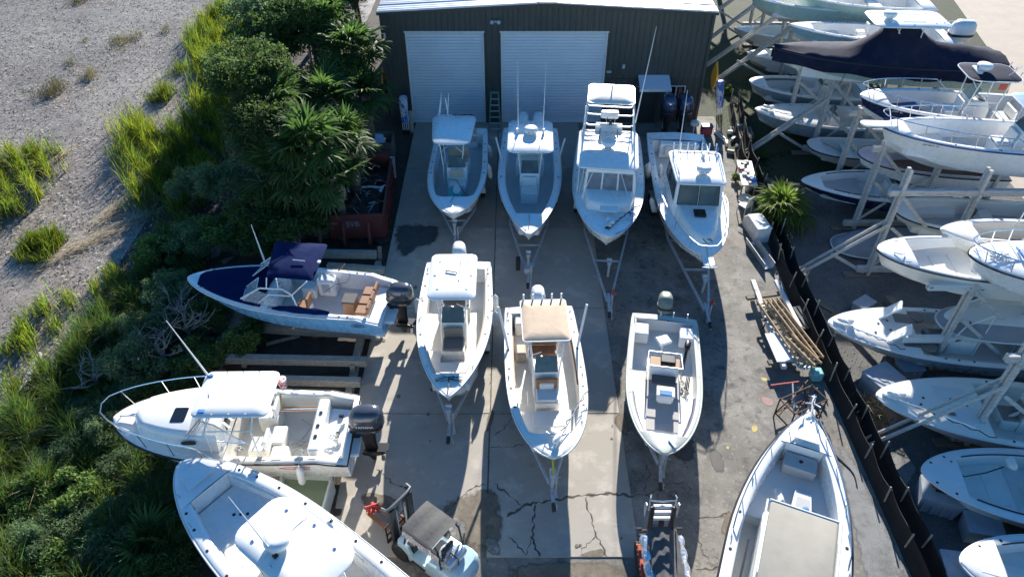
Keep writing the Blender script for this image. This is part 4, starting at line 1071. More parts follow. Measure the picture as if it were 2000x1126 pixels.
b.coil(3.0, .95, 1.9, .2, 3, BROPE); b.rope([(3.1, 1.0, 1.9), (3.6, .95, 1.9), (4.1, .68, 1.92), (4.45, .3, 1.95)], .016, BROPE)
b.trolling_motor(.93, 1, 1.4, True)
b.part('windlass', MB().box((3.95, .05, 2.06), (.3, .2, .14), .04), GALV)
b.dots([.12, .2, .3, .4], .13); b.cleats([.06, .5, .85])
b.part('cockpit_engine_box', MB().box((-2.6, 0, .95), (1.2, 1.3, .7), .05), WHITE)
trailer('galvanised trailer with long open tongue under the tower boat', b, (1190, 612), red=True)

# rear row, fourth: pilothouse boat
b = Boat('pilothouse_boat', 'white pilothouse boat with radar dome and bow pulpit beside the fence', (1380, 500, 2.4), (1318, 264, 1.8), B=2.95, tm=.48, p=2.4, q=.62,
         w=.24, tc=(.07, .50), fw=1.0, sole=.55, fb=1.75, fs=1.2, camber=.08, keel=-.25)
b4 = b
b.trunk(.62, .93, .42, 2.05, m=WHITE, shrink=.2)
b.frustum('pilothouse', (-.3, 2.35, 1.08, 1.02), (-.1, 1.95, 1.0, .92), 1.5, 3.02, WHITE,
          {'front': [(.07, .485, .36, .9), (.515, .93, .36, .9)], 'starboard': [(.42, .93, .42, .9), (.06, .36, .42, .9)], 'port': [(.07, .58, .42, .9), (.64, .94, .42, .9)]}, GLASS)
b.ttop(-.35, 2.3, 2.22, 3.02, legs=(0, -.2, .9), r=.3, th=.1, crown=.05, fittings=False, taper=.92)
b.radar(1.55, .12, 3.2, 'FURUNO')
for k in range(7): b.part('rocket_launcher', MB().tube([(-.15, -.9 + .3 * k, 3.1), (-.28, -.9 + .3 * k, 3.5)], .028, 6), WHITE)
b.part('launcher_rail', MB().tube([(-.12, -1.0, 3.16), (-.12, 1.0, 3.16)], .022, 5), WHITE)
b.antenna((.0, -.7, 3.1), (-.9, -.6, 5.6), .018); b.antenna((.9, .1, 3.15), (.4, .1, 4.3), .012)
b.antenna((.6, .15, 3.15), (.55, .15, 3.75), .02); obj('camera_fitting', disc_mesh(.07, .2, GALV, 'gps'), b.root, (.3, .3, 3.15))
for sg in (-1, 1): b.part('grab_rail', MB().tube([(.1, sg * .95, 3.2), (.15, sg * .95, 3.26), (1.7, sg * .9, 3.26), (1.75, sg * .9, 3.2)], .018, 5), STEEL)
b.part('wiper_bar', MB().box((2.18, -.45, 3.06), (.06, .5, .05), .01), GALV); b.part('wiper_bar', MB().box((2.18, .45, 3.06), (.06, .5, .05), .01), GALV)
b.hatch(2.62, 3.12, -.24, .24, 2.08, DGLASS, 'deck_hatch', .05, .05)
b.bow_rail(.55, .97, .48, .08, 4, .017, .3)
b.part('bow_pulpit', MB().slab(rrect(b.X(.955), b.X(1) + .75, -.22, .22, .15, 4), 1.80, 1.87, .02), WHITE)
an = MB(); an.tube([(b.X(.97), 0, 1.95), (b.X(1) + .8, 0, 1.9)], .025, 6); an.tube([(b.X(1) + .75, -.28, 1.8), (b.X(1) + .85, 0, 1.86), (b.X(1) + .75, .28, 1.8)], .03, 6); b.part('anchor', an, GALV)
b.rope([(b.X(.9), .15, 1.95), (b.X(.93), .3, 1.93), (b.X(.91), -.1, 1.95), (b.X(.95), .05, 1.97)], .02, DROPE)
b.part('transom_seat', MB().box((b.X(.1), .1, .95), (.42, 1.9, .75), .05), WHITE)
b.part('seat_back', MB().box((b.X(.1) + .3, .1, 1.02), (.14, 1.5, .5), .05), OFFW)
b.rope([(b.X(.09), .9, 1.3), (b.X(.1), 1.1, 1.36), (b.X(.07), 1.2, 1.32), (b.X(.12), 1.05, 1.28)], .03, BROPE)
b.rope([(-.25, .85, 3.25), (-.1, .95, 3.3), (-.3, 1.02, 3.28), (-.2, .9, 3.4)], .03, BROPE)
b.fender(.34, -1, .1, .1); b.fender(.58, -1, -.25, .3); b.fender(.3, -1, -.2, .2)
for t_ in (.3,): obj('fender', fender_mesh(), b.root, (b.X(t_), -.95, 1.0), (.2, .1, 0))
b.dots([.1, .2, .3, .42], .12); b.cleats([.06, .3, .8])
trailer('galvanised trailer with red jack handle under the pilothouse boat', b, (1386, 632), red=True)

# front row, first: cream boat with square hardtop
b = Boat('center_console_boat', 'cream-decked boat with square white hardtop and taupe console seat, single white outboard', (874, 774, 2.15), (896, 513, 1.75), B=2.66, tm=.38, p=2.1, q=.76,
         w=.24, tc=(.06, .86), fw=.32, sole=.55, deck=WARM, fb=1.6, fs=1.2, keel=-.25)
b5 = b
b.ttop(-2.15, .32, 1.66, 2.72, legs=(.25, -.7, .40), r=.24, crown=.03)
b.part('top_handle', MB().tube([(-1.1, -.25, 2.82), (-1.1, -.25, 2.86), (-1.0, .12, 2.86), (-1.0, .12, 2.82)], .02, 5), BLACK)
b.antenna((-.6, .22, 2.83), (-2.0, .28, 2.92), .016)
c = b.console(.15, .92, 1.75, 1.08, seat=True, seat_m=TAUPE, m=WARM)
b.seat(-1.25, 0, .55, 1.05, .5, .65, TAUPE, name='leaning_post')
cd = b.casting_deck(.70, .855, .88, SOLE, 2)
for sg in (-1, 1): b.part('bow_lounge', MB().slab([(b.X(.62), sg * .45), (b.X(.84), sg * .32), (b.X(.84), sg * .62), (b.X(.62), sg * .98)][::sg], .54, .86, .03), SOLE)
b.bolster(.18, .84, CUSH, -.1, .12); b.gunwale_trim(.58, .85, GALV)
for sg in (-1, 1): obj('cup_holder', disc_mesh(.06, .02, BLACK, 'cup'), b.root, (b.X(.83), sg * .1, .9))
b.rope([(b.X(.9) + .25 * math.sin(i * 1.9) * .5, .45 * math.sin(i * 1.1), 1.63 + .01 * (i % 2)) for i in range(14)], .012, DROPE)
b.rope([(b.X(.9), 0, 1.66), (b.X(.95), .02, 1.67), (b.X(.99), 0, 1.66)], .02, BLACK)
b.dots([.1, .2, .32, .45, .58], .11); b.cleats([.05, .46, .8])
b.fender(.28, 1, -.25); b.fender(.4, 1, -.3); b.fender(.3, -1, -.3)
b.engine(ENGW, 1, scale=1.05)
trailer('single-tongue trailer under cream-decked boat with square hardtop', b, (876, 855))

# front row, second: tan-canvas T-top
b = Boat('center_console_boat', 'white boat with tan canvas top, brown seat and bow-mounted trolling motor', (1084, 893, 2.15), (1052, 600, 1.75), B=2.6, tm=.42, p=2.6, q=.55,
         w=.24, tc=(.05, .87), rnd=.22, fw=.35, sole=.55, deck=IVORY, fb=1.55, fs=1.15, keel=-.25)
b6 = b
b.ttop(-2.05, -.1, 1.52, 2.75, TAN, legs=(.1, -.75, .42), r=.1, th=.03, crown=.03, holders=5, fittings=False, edge=ALU)
c = b.console(.1, .86, 1.5, 1.1, seat=False, m=WARM, dash=TEAK)
MB().extr([(.3, .55), (.95, .55), (.95, .98), (.3, 1.0)], .8, .04).build('console_seat_base', WARM, c)
MB().box((.62, 0, 1.03), (.55, .7, .1), .03).build('seat_cushion', WCUSH, c)
MB().box((.36, 0, 1.3), (.09, .72, .42), .04, ry=-.12).build('seat_back', BROWN, c)
MB().box((.41, 0, 1.22), (.08, .46, .26), .03, ry=-.12).build('seat_back_inset', WCUSH, c)
MB().box((-.1, 0, 1.66), (.22, .7, .08), .02).build('dash_top', TEAK, c)
b.seat(-1.15, 0, .55, 1.0, .5, .65, BROWN, name='leaning_post')
b.casting_deck(.66, .86, .82, SOLE, 2)
b.bolster(.2, .55, TEAK, -.1, .06)
b.trolling_motor(.93, 1, 1.7)
b.part('grab_handle', MB().tube([(2.55, -.1, 1.6), (2.62, -.2, 1.72), (2.75, -.1, 1.74), (2.75, .15, 1.72), (2.65, .3, 1.6)], .016, 5), STEEL)
for k in range(2): b.part('rod_rack', MB().box((.55 + k * .16, -.62, .9), (.05, .05, .5), .02), WCUSH)
for sg in (-1, 1): b.part('outrigger_pole', MB().tube([(-1.3, sg * 1.18, 1.2), (-1.95, sg * 1.5, 2.6)], .045, 6), ALU)
b.part('stern_bench', MB().box((b.X(.09), -.1, .85), (.5, 1.6, .6), .05), WARM)
b.part('cooler_seat', MB().box((-1.5, -.75, .8), (.5, .35, .45), .05), CUSH)
b.dots([.1, .2, .32, .45, .58, .7], .11); b.cleats([.04, .5, .8])
b.engine(ENGW, 1)
trailer('trailer with yellow winch strap under tan-topped boat', b, (1081, 985), strap=mat('yellow_strap', (.55, .5, .05), .7))

# front row, third: weathered skiff
b = Boat('skiff_boat', 'weathered greenish-white skiff with grey deck mat, cooler seat and mossy outboard', (1297, 886, 1.62), (1297, 622, 1.3), B=2.48, tm=.45, p=2.5, q=.62,
         w=.17, tc=(.04, .88), fw=.42, sole=.42, deck=MOSS, hull=MOSS, fb=1.15, fs=.92, rail=MOSS, liner=GREYW, solem=SOLE, keel=-.15)
b7 = b
b.part('inner_band', MB().tube([(b.X(t), -b.g(t) + .02, b.sz(t) - .1) for t in (.6, .7, .8, .875)] + [(b.X(.878), 0, b.sz(.878) - .1)] + [(b.X(t), b.g(t) - .02, b.sz(t) - .1) for t in (.875, .8, .7, .6)], .06, 6), INKB)
b.casting_deck(.56, .875, .62, WHITE, 0)
b.part('deck_mat', MB().slab([(b.X(.46), -.62), (b.X(.80), -.5), (b.X(.80), .5), (b.X(.46), .62)], .622, .64, .01), mat('grey_deck_mat', (.46, .43, .40), .8, layers=[((.38, .35, .32), 4, .4, .7, .6)]))
c = b.part('console', MB().extr([(-1.0, .42), (-.35, .42), (-.35, .85), (-.5, 1.15), (-.85, 1.15), (-1.0, .9)], .95, .03), WHITE)
MB().box((-.62, 0, 1.18), (.5, 1.0, .04), .01).build('console_shelf', TEAK, c)
MB().box((-.68, .1, 1.25), (.35, .5, .12), .02).build('instrument_panel', BLACK, c)
fr = MB()
for sg in (-1, 1): fr.tube([(-1.0, sg * .55, .45), (-1.0, sg * .55, 1.25), (-.3, sg * .58, 1.3), (-.25, sg * .55, .5)], .018, 5)
fr.tube([(-.28, -.58, 1.3), (-.28, .58, 1.3)], .018, 5); fr.tube([(-1.0, -.55, 1.25), (-1.0, .55, 1.25)], .018, 5); fr.build('console_rail', STEEL, c)
MB().box((-.1, 0, .86), (.34, .8, .06), .02, ry=.2).build('seat_pad', GREYC, c)
cl = b.part('cooler', MB().box((.6, .05, .84), (.42, .55, .4), .08), WHITE)
MB().box((.6, .05, 1.06), (.46, .6, .07), .03).build('cooler_lid', WCUSH, cl)
MB().box((.68, .05, 1.10), (.2, .4, .03), .01).build('lid_pad', BLUEC, cl)
for y in (-.8, .8): b.part('stern_box', MB().box((b.X(.12), y, .7), (.6, .5, .5), .04), GREYW if y < 0 else WHITE)
b.part('helm_stool', MB().box((-1.75, -.05, 1.1), (.42, .48, .1), .03, rz=.5), WCUSH)
b.part('stool_post', MB().tube([(-1.75, -.05, .42), (-1.75, -.05, 1.06)], .045, 8), GALV)
b.trolling = MB().tube([(-1.6, .78, 1.2), (-.6, .62, .95)], .05, 6).build('stowed_motor_shaft', BLACK, b.root)
b.part('stowed_motor', MB().lathe(torpedo(.5, .11), 10, Matrix.Translation((-1.75, .8, 1.22)) @ Euler((0, PI / 2, -.15)).to_matrix().to_4x4()), BLACK)
b.coil(-.3, .75, .5, .22, 3); b.rope([(-.3, .75, .5), (-.6, .6, .55), (-1.0, .7, .5), (-1.4, .6, .48)], .014, ROPE)
for k in range(3): b.part('loose_oar', MB().tube([(.2 + k * .06, .7 + .05 * k, .7), (-.5, .8 + .05 * k, .72)], .02, 5), [GALV, TEAK, BLACK][k])
b.dots([.15, .45, .62], .1, GALV); b.cleats([.05])
for dy in (-.15, .3, .8): b.part('rod_holder_post', MB().tube([(b.X(.02), dy, .9), (b.X(.02) - .05, dy, 1.25)], .025, 6), GALV)
b.part('bow_cleat_plate', MB().box((b.X(.94), .25, 1.21), (.34, .1, .04), .01, rz=.6), GALV)
b.engine(ENGO, 1, scale=1.0, tilt=-.35, dz=.1)
trailer('narrow trailer under the weathered skiff', b, (1290, 945), tandem=False, z=.42)

# near right: bay boat with beige sun top, cut by the frame
b = Boat('center_console_boat', 'long white boat with beige canvas top and bow rails at the lower edge', (1583, 805, 2.7), (1533, 1126, 2.45), B=3.05, L=9.6, tm=.5, p=1.9, q=.80,
         w=.3, tc=(.1, .86), fw=.25, sole=.75, fb=1.9, fs=1.55, rake=.14, rail=RAILB, keel=-.25)
b8 = b
xf = b.at(1560, 1005, 3.6).x
b.ttop(xf - 3.2, xf, 1.62, 3.0, BEIGE, legs=(xf - .3, xf - 2.0, .55), r=.06, th=.03, crown=0, fittings=False)
b.part('top_front_rail', MB().tube([(xf + .02, -.82, 3.02), (xf + .02, .82, 3.02)], .03, 6), ALU)
for sg in (-1, 1): b.part('top_side_rail', MB().tube([(xf, sg * .87, 3.02), (xf - 3.2, sg * .87, 3.02)], .03, 6), ALU)
b.part('console', MB().extr([(xf - 1.6, .75), (xf + .75, .75), (xf + .7, 1.55), (xf + .1, 1.75), (xf - .3, 2.1), (xf - 1.5, 2.1)], 1.5, .08), WHITE)
b.casting_deck(.62, .85, 1.15, GREYW, 0)
b.hatch(b.X(.625), b.X(.70), -.62, .12, 1.15, SOLEG, 'deck_hatch'); 
lk = b.part('bait_locker', MB().slab([(b.X(.60), -.55), (b.X(.735), -.42), (b.X(.735), .02), (b.X(.60), .1)], 1.15, 1.42, .04), WHITE)
MB().slab([(b.X(.605), -.48), (b.X(.715), -.38), (b.X(.715), -.04), (b.X(.605), .02)], 1.42, 1.44, .01).build('locker_lid', SOLEG, lk)
for k in range(2): obj('cup_holder', disc_mesh(.085, .02, BLUEC, 'bluecup'), lk, (b.X(.635 + .045 * k), -.3, 1.44))
b.part('seat_pad', MB().box((b.X(.70), .38, 1.3), (.6, .22, .12), .06, rz=.35), WCUSH)
b.part('bow_step', MB().slab(rrect(b.X(.80), b.X(.855), -.45, .45, .05, 2), 1.15, 1.55, .03), SOLEG)
obj('cup_holder', disc_mesh(.06, .02, BLACK, 'cup'), b.root, (b.X(.83), 0, 1.55))
b.part('anchor_locker_lid', MB().slab([(b.X(.875), -.36), (b.X(.955), -.2), (b.X(.955), .2), (b.X(.875), .36)], 1.97, 2.0, .01), WHITE)
for sg in (-1, 1):
    r_ = MB(); r_.tube([(b.X(.52), sg * (b.hb(.52) - .1), b.sz(.52) + .05)] + [(b.X(t), sg * (b.hb(t) - .09), b.sz(t) + .24) for t in np.linspace(.55, .96, 9)] + [(b.X(.975), sg * (b.hb(.975) - .06), b.sz(.97) + .05)], .022, 6)
    for t in (.62, .72, .82, .91): r_.tube([(b.X(t), sg * (b.hb(t) - .09), b.sz(t) + .03), (b.X(t), sg * (b.hb(t) - .09), b.sz(t) + .24)], .016, 5)
    b.part('side_rail', r_, STEEL)
    b.part('rod_stow', MB().tube([(b.X(.25), sg * 1.05, 1.7), (b.X(.5), sg * 1.0, 1.75)], .03, 6), BLACK)
an = MB(); an.tube([(b.X(.965), 0, 2.05), (b.X(1) + .25, 0, 2.1)], .03, 6); an.tube([(b.X(1) + .1, -.22, 2.12), (b.X(1) + .22, 0, 2.08), (b.X(1) + .1, .22, 2.12)], .025, 6); an.tube([(b.X(1) + .2, 0, 2.1), (b.X(1) + .2, 0, 2.4)], .02, 5); b.part('anchor', an, GALV)
b.dots([.35, .46, .58], .14); b.cleats([.5, .7])
b.engine(ENGW, 1, scale=1.1)
trailer('trailer under the long boat with beige canvas top', b, (1592, 770), z=.45)

# left row, first: blue dual console
b = Boat('dual_console_boat', 'light blue hulled boat with navy canopy, navy bow cover and brown stern seats', (367, 541, 2.2), (760, 583, 1.85), B=2.7, tm=.42, p=2.1, q=.70,
         w=.22, tc=(.02, .55), fw=.95, sole=.55, hull=BLUEH, fb=1.5, fs=1.18, sheer_drop=.25, bottom=WHITE)
b9 = b
n_ = 12; ts_ = np.linspace(.585, .93, n_)
rr = []
for t in ts_:
    hw = max(b.hb(t) - .12, .05); x = b.X(t); z = b.sz(t) + .06
    rr.append([(x, -hw, z), (x, -hw * .5, z + .10 + .02 * math.sin(t * 60)), (x, 0, z + .16 + .03 * math.sin(t * 40)), (x, hw * .5, z + .10 - .02 * math.sin(t * 50)), (x, hw, z)])
cv = MB(); cv.loft(rr, False, closed=False); cv.loft([[(x, y, z - .05) for x, y, z in rr[0]], rr[0]], False, closed=False); b.part('bow_cover', cv, NAVYC, smooth=50)
tp = MB(); o_ = [(-1.5, .92), (-1.4, -1.15), (.62, -1.12), (.2, .92)]
o_ = [(a[0] + (c[0] - a[0]) * u, a[1] + (c[1] - a[1]) * u) for a, c in zip(o_, o_[1:] + o_[:1]) for u in (.04, .35, .65, .96)]
tp.slab(o_, 2.58, 2.62, .02, crown=.13); b.part('bimini_top', tp, NAVYC, smooth=50)
for sg in (-1, 1):
    tf = MB(); tf.tube([(1.35, sg * 1.0, 1.55), (.5, sg * 1.03, 2.15), (-.35, sg * 1.05, 2.2), (-.65, sg * 1.05, 1.95), (-.75, sg * 1.08, 1.35)], .032, 6)
    tf.tube([(.7, sg * 1.05, 1.45), (.2, sg * 1.05, 1.9), (-.6, sg * 1.06, 1.9)], .026, 6)
    tf.tube([(-.2, sg * 1.03, 2.15), (-.2, sg * .98, 2.62)], .024, 6); tf.tube([(-.65, sg * 1.05, 1.95), (-1.3, sg * .98, 2.6)], .024, 6)
    tf.tube([(.25, sg * 1.03, 2.15), (.15, sg * .98, 2.62)], .024, 6); b.part('tower_frame', tf, ALU)
for sg in (-1, 1):
    q = [[(1.45, sg * .3, 1.5), (1.3, sg * .98, 1.48), (1.29, sg * .98, 1.48), (1.44, sg * .3, 1.5)], [(.85, sg * .3, 2.0), (.7, sg * .92, 1.98), (.69, sg * .92, 1.98), (.84, sg * .3, 2.0)]]
    w_ = b.part('windscreen', MB().loft(q), CLEAR)
    MB().tube([q[0][0], q[0][1], q[1][1], q[1][0]], .02, 5, True).build('windscreen_frame', ALU, w_)
    b.part('side_glass', MB().loft([[(1.3, sg * 1.0, 1.45), (-.1, sg * 1.1, 1.32), (-.1, sg * 1.09, 1.32), (1.3, sg * .99, 1.45)], [(.7, sg * .94, 1.96), (.2, sg * 1.0, 1.8), (.2, sg * .99, 1.8), (.7, sg * .93, 1.96)]]), CLEAR)
    b.part('dual_console', MB().extr([(.2, .55), (.55, .55), (.6, 1.4), (.5, 1.55), (.25, 1.4)], .6, .05, Matrix.Translation((0, sg * .6, 0))), WHITE)
b.part('console_seat', MB().box((-.6, -.55, .8), (.55, .5, .5), .05), WHITE)
b.seat(-.75, .55, .55, .5, .5, .45, BROWN)
b.part('galley_box', MB().box((-1.25, -.72, .95), (.7, .45, .8), .06), WHITE)
b.part('sink_panel', MB().box((-1.25, -.48, 1.0), (.3, .03, .35), .01), GALV)
st = b.part('stern_bench', MB().box((-2.98, .1, .78), (.45, 1.6, .42), .05), WHITE)
for k in range(3): MB().box((-2.95, -.45 + k * .52, 1.03), (.46, .5, .12), .04).build('seat_cushion', BROWN, st)
for k in range(3): MB().box((-3.22, -.45 + k * .52, 1.2), (.12, .5, .34), .04).build('seat_back', BROWN, st)
b.part('folding_table', MB().box((-2.45, .35, .95), (.45, .5, .75), .04), BROWN); b.part('table_top', MB().box((-2.45, .35, 1.35), (.5, .55, .05), .02), GREYC)
cn = MB()
rr = []
for i, t in enumerate(np.linspace(0, 1, 9)):
    x = .2 - t * 2.1; r_ = .12 + .13 * math.sin(t * PI) + .03 * math.sin(i * 2.3)
    rr.append([(x, 1.12 + r_ * .55 * math.cos(a), 1.22 + r_ * math.sin(a) * (1 + .2 * math.sin(i + a * 3))) for a in np.linspace(0, 2 * PI, 10)[:-1]])
cn.loft(rr); b.part('bundled_canvas', cn, NAVYC, smooth=50)
b.rope([(-1.9, -1.2, 1.4), (-2.2, -.8, 1.5), (-2.1, -.5, 1.35), (-1.8, -.2, 1.5), (-1.4, .1, 1.3)], .01)
b.antenna((1.2, -1.05, 1.5), (1.35, -1.1, 3.3), .03); b.part('spot_lamp', MB().tube([(-1.0, .15, 2.82), (-.55, .15, 2.83)], .022, 5), ALU)
b.part('rod_holder_bar', MB().box((-1.5, .12, 2.8), (.12, .14, .06), .02), WHITE)
b.part('teak_support', MB().beam((-1.6, -1.15, 1.35), (-2.0, -.9, 1.9), .06, .05), TEAK); 
b.part('swim_platform', MB().slab([(b.X(0) - .35, -.9), (b.X(.09), -.98), (b.X(.09), .98), (b.X(0) - .35, .9)], .72, .85, .04), WHITE)
b.dots([.16, .2], .1); b.cleats([.14, .6, .9])
lg = empty('hull_badge'); lg.parent = b.root
yb_ = b.hb(.12); zz = .86
o_ = [(b.X(.115) + .24 * math.cos(a), yb_ - .045 + .012 * math.sin(a), zz + .085 * math.sin(a)) for a in np.linspace(0, 2 * PI, 25)[:-1]]
MB().tube(o_, .010, 4, True).build('badge_oval', INKB, lg)
lettering('SEA-J', .115, INKB, lg, (b.X(.115), yb_ - .035, zz), (-1, .02, 0), (0, .13, 1))
b.engine(ENGG, 1, scale=1.18, x=-.3, dz=.05)

# left row, second: walkaround with white hardtop
b = Boat('walkaround_boat', 'white cabin boat with sunlit hardtop, tall antenna and long steel bow rail', (222, 815, 2.3), (690, 832, 1.75), B=2.9, tm=.46, p=2.4, q=.62,
         w=.26, tc=(.02, .50), fw=.95, sole=.55, fb=1.75, fs=1.25, rail=RAILB, sheer_drop=.2, camber=.08, bottom=GREYW, deck=IVORY)
b10 = b
b.trunk(.52, .90, .36, 2.12, m=WHITE, shrink=.24)
b.ttop(-1.55, .65, 1.75, 2.88, legs=(.35, -1.0, 1.0), r=.22, crown=.04, base=1.4, yc=.12, fittings=False)
for fx in np.linspace(-1.4, .5, 5):
    for y in (-.68, .92): obj('screw_cap', disc_mesh(.03, .012, GALV, 'screw'), b.root, (fx, y, 2.97))
for sg in (-1, 1):
    w_ = b.part('side_window', MB().loft([[(1.0, sg * .95, 1.95), (-.75, sg * 1.05, 1.75), (-.75, sg * 1.04, 1.75), (1.0, sg * .94, 1.95)], [(.45, sg * .86, 2.6), (.1, sg * .92, 2.5), (.1, sg * .91, 2.5), (.45, sg * .85, 2.6)]]), CLEAR)
    MB().tube([(1.0, sg * .95, 1.95), (-.75, sg * 1.05, 1.75), (.1, sg * .92, 2.5), (.45, sg * .86, 2.6)], .022, 5, True).build('window_frame', STEEL, w_)
    b.part('cabin_port', MB().slab([(x, y) for x, y, z in se_ring(.45, .13, 0, .95, 12, 3)], 0, .02, .01, Matrix.Translation((0, sg * 1.06, 1.86)) @ Euler((-sg * 1.15, 0, 0)).to_matrix().to_4x4()), BLACK)
w_ = b.part('windscreen', MB().loft([[(1.05, -.92, 1.98), (1.15, 0, 2.02), (1.05, .92, 1.98), (1.04, .92, 1.98), (1.14, 0, 2.02), (1.04, -.92, 1.98)], [(.5, -.84, 2.62), (.58, 0, 2.66), (.5, .84, 2.62), (.49, .84, 2.62), (.57, 0, 2.66), (.49, -.84, 2.62)]]), CLEAR)
MB().tube([(1.05, -.92, 1.98), (1.15, 0, 2.02), (1.05, .92, 1.98), (.5, .84, 2.62), (.58, 0, 2.66), (.5, -.84, 2.62)], .025, 5, True).build('windscreen_frame', STEEL, w_)
b.part('companion_door', MB().box((.15, .05, 1.3), (.05, .55, 1.2), .01), DGLASS)
for y in (-.35, -.1, .18): b.part('door_slat', MB().beam((.35, y, 1.9), (-.1, y + .35, 1.85), .07, .03), WHITE)
b.seat(-.85, .62, .55, .62, .6, .55, WCUSH); b.seat(-.85, -.62, .55, .62, .6, .55, WCUSH)
b.part('cockpit_step', MB().box((-1.45, .8, .8), (.5, .45, .5), .04), WHITE)
b.part('cooler_seat', MB().box((-1.2, .15, .8), (.6, .7, .5), .05), SOLE)
b.hatch(1.2, 1.62, -.05, .5, 2.1, DGLASS, 'deck_hatch', .05, .04)
b.bow_rail(.52, .975, .62, .05, 4, .020, .25)
b.part('transom_wall', MB().box((b.X(.145), 0, .95), (.34, 2.02, .85), .05), WHITE)
b.part('fish_locker_lid', MB().box((-1.7, -.1, .57), (1.1, .55, .03), .01), SOLE)
b.part('motor_well', MB().slab([(b.X(0) - .25, -.85), (b.X(.125), -.98), (b.X(.125), .98), (b.X(0) - .25, .85)], .80, .92, .04), WHITE)
for k in range(4): b.part('well_fitting', MB().box((b.X(.07) - .1 * (k % 2), -.6 + .35 * k, .97), (.16, .12, .1), .03, rz=k), WCUSH if k % 2 else BLACK)
b.coil(-1.9, .25, .6, .28, 4, ROPE); b.rope([(-1.9, .3, .6), (-1.5, .75, .59), (-1.2, .95, .59)], .016, GALV); b.rope([(-1.9, 0, .6), (-2.1, -.5, .6), (-1.7, -.8, .6)], .016, GALV)
for k in range(3): b.part('stowed_rod', MB().tube([(-.7, -.85 + .08 * k, 1.1), (-2.45, -.8 + .09 * k, 1.2)], .02, 5), [TEAK, GALV, BROWN][k])
b.part('red_towel', MB().loft([[(x, y, 2.55 + k * .35) for x, y, z in se_ring(.2 + .1 * k, .3, 0, -1.62, 8, 2)] for k in (0, .5, 1)], M=Matrix.Translation((0, -.45, 0))), mat('red_white_towel', (.55, .12, .12), .9, layers=[((.75, .7, .68), 12, .48, .52, 1.0)]))
b.part('gaff_hook', MB().tube([(-1.55, -.25, 2.5), (-1.6, .1, 2.2)], .025, 5), mat('brass_yellow', (.45, .32, .08), .5))
b.antenna((.55, -.55, 2.95), (1.25, -.8, 5.0), .022); b.part('antenna_base', MB().box((.5, -.55, 2.97), (.2, .1, .05), .02), BLUEC)
b.part('top_cleat', MB().box((.35, .8, 2.97), (.2, .14, .06), .02), BLUEC); b.part('folded_antenna', MB().tube([(.4, -.05, 2.96), (.28, .25, 3.0)], .014, 5), GALV)
b.coil(2.05, .15, 2.0, .22, 3, GALV); b.part('anchor_roller', MB().box((b.X(.93), .02, 1.9), (.5, .12, .06), .02), WHITE)
b.part('anchor', MB().tube([(b.X(.95), .45, 1.86), (b.X(.86), .72, 1.85)], .03, 6), WHITE)
b.coil(b.X(.19), 1.08, 1.36, .13, 4, ROPE); b.coil(b.X(.44), 1.05, 1.5, .15, 4, ROPE); b.coil(b.X(.08), .3, 1.05, .2, 3, WCUSH)
b.fender(.19, 1, -.3, .12); b.fender(.49, 1, -.28, .1)
b.dots([.2, .3, .36], .14, GALV); b.cleats([.14, .28, .34])
obj('cup_holder', disc_mesh(.06, .02, BLACK, 'cup'), b.root, (b.X(.145), -.4, 1.39)); obj('cup_holder', disc_mesh(.06, .02, BLACK, 'cup'), b.root, (b.X(.145), .5, 1.39)); obj('cup_holder', disc_mesh(.06, .02, BLACK, 'cup'), b.root, (b.X(.145), .1, 1.39))
b.reg('GA 9237 BR', .86, 1, INK, .15)
sw_ = MB(); yh = b.hb(.18)
sw_.tube([(b.X(.28), yh - .03, 1.0), (b.X(.25), yh - .02, 1.06), (b.X(.15), yh - .02, 1.05)], .009, 4); sw_.tube([(b.X(.28), yh - .03, 1.0), (b.X(.23), yh - .05, .92), (b.X(.17), yh - .05, .93)], .009, 4)
sw_.build('logo_swoosh', INKR, b.root); lettering('WHALER', .13, INKR, b.root, (b.X(.185), yh + .005, 1.0), (-1, .02, 0), (0, .13, 1), 'hull_lettering')
e_ = outboard(b.root, (b.X(0) - .36, .0, b.fs * .80 + .1), ENGG, BLACK, 0, 1.25)
lettering('YAMAHA', .11, INKW, e_, (-.06, .284, .38), (-1, 0, 0), (0, -.05, 1))

# left row, third: big open boat cut by the lower frame
b = Boat('center_console_boat', 'large white open boat with radar dome on its wide hardtop, nearest the marsh', (352, 902, 2.4), (640, 1150, 2.15), B=2.95, L=9.4, tm=.42, p=2.4, q=.64,
         w=.34, tc=(.08, .86), fw=.62, sole=.7, fb=1.75, fs=1.4, keel=-.25)
b11 = b
pf = b.at(500, 1010, 3.75); pr_ = b.at(590, 1150, 3.75)
b.ttop(pf.x - 2.75, pf.x + .1, 1.72, 3.05, legs=(pf.x - .9, pf.x - 1.9, .5), r=.45, crown=.03, yc=.14, taper=.96)
rd = b.at(543, 1060, 3.85); b.radar(rd.x, rd.y, 3.16, 'GARMIN')
ra = b.at(538, 1085, 3.8); b.antenna((ra.x, ra.y, 3.15), (ra.x + .9, ra.y + .1, 4.9), .014)
b.part('antenna_base', MB().box((ra.x, ra.y, 3.17), (.12, .12, .1), .02), BLACK)
b.part('top_seam', MB().box((pf.x - 1.0, .05, 3.155), (.02, 1.4, .012), .003), GREYW)
b.console(pf.x - 1.0, 1.15, 2.0, 1.2, seat=True, seat_m=NAVYC)
b.part('lounge_cushion', MB().box((pf.x - .05, -.15, 1.35), (.55, 1.0, .5), .15), NAVYC)
cd = b.casting_deck(.70, .855, 1.12, WHITE, 0)
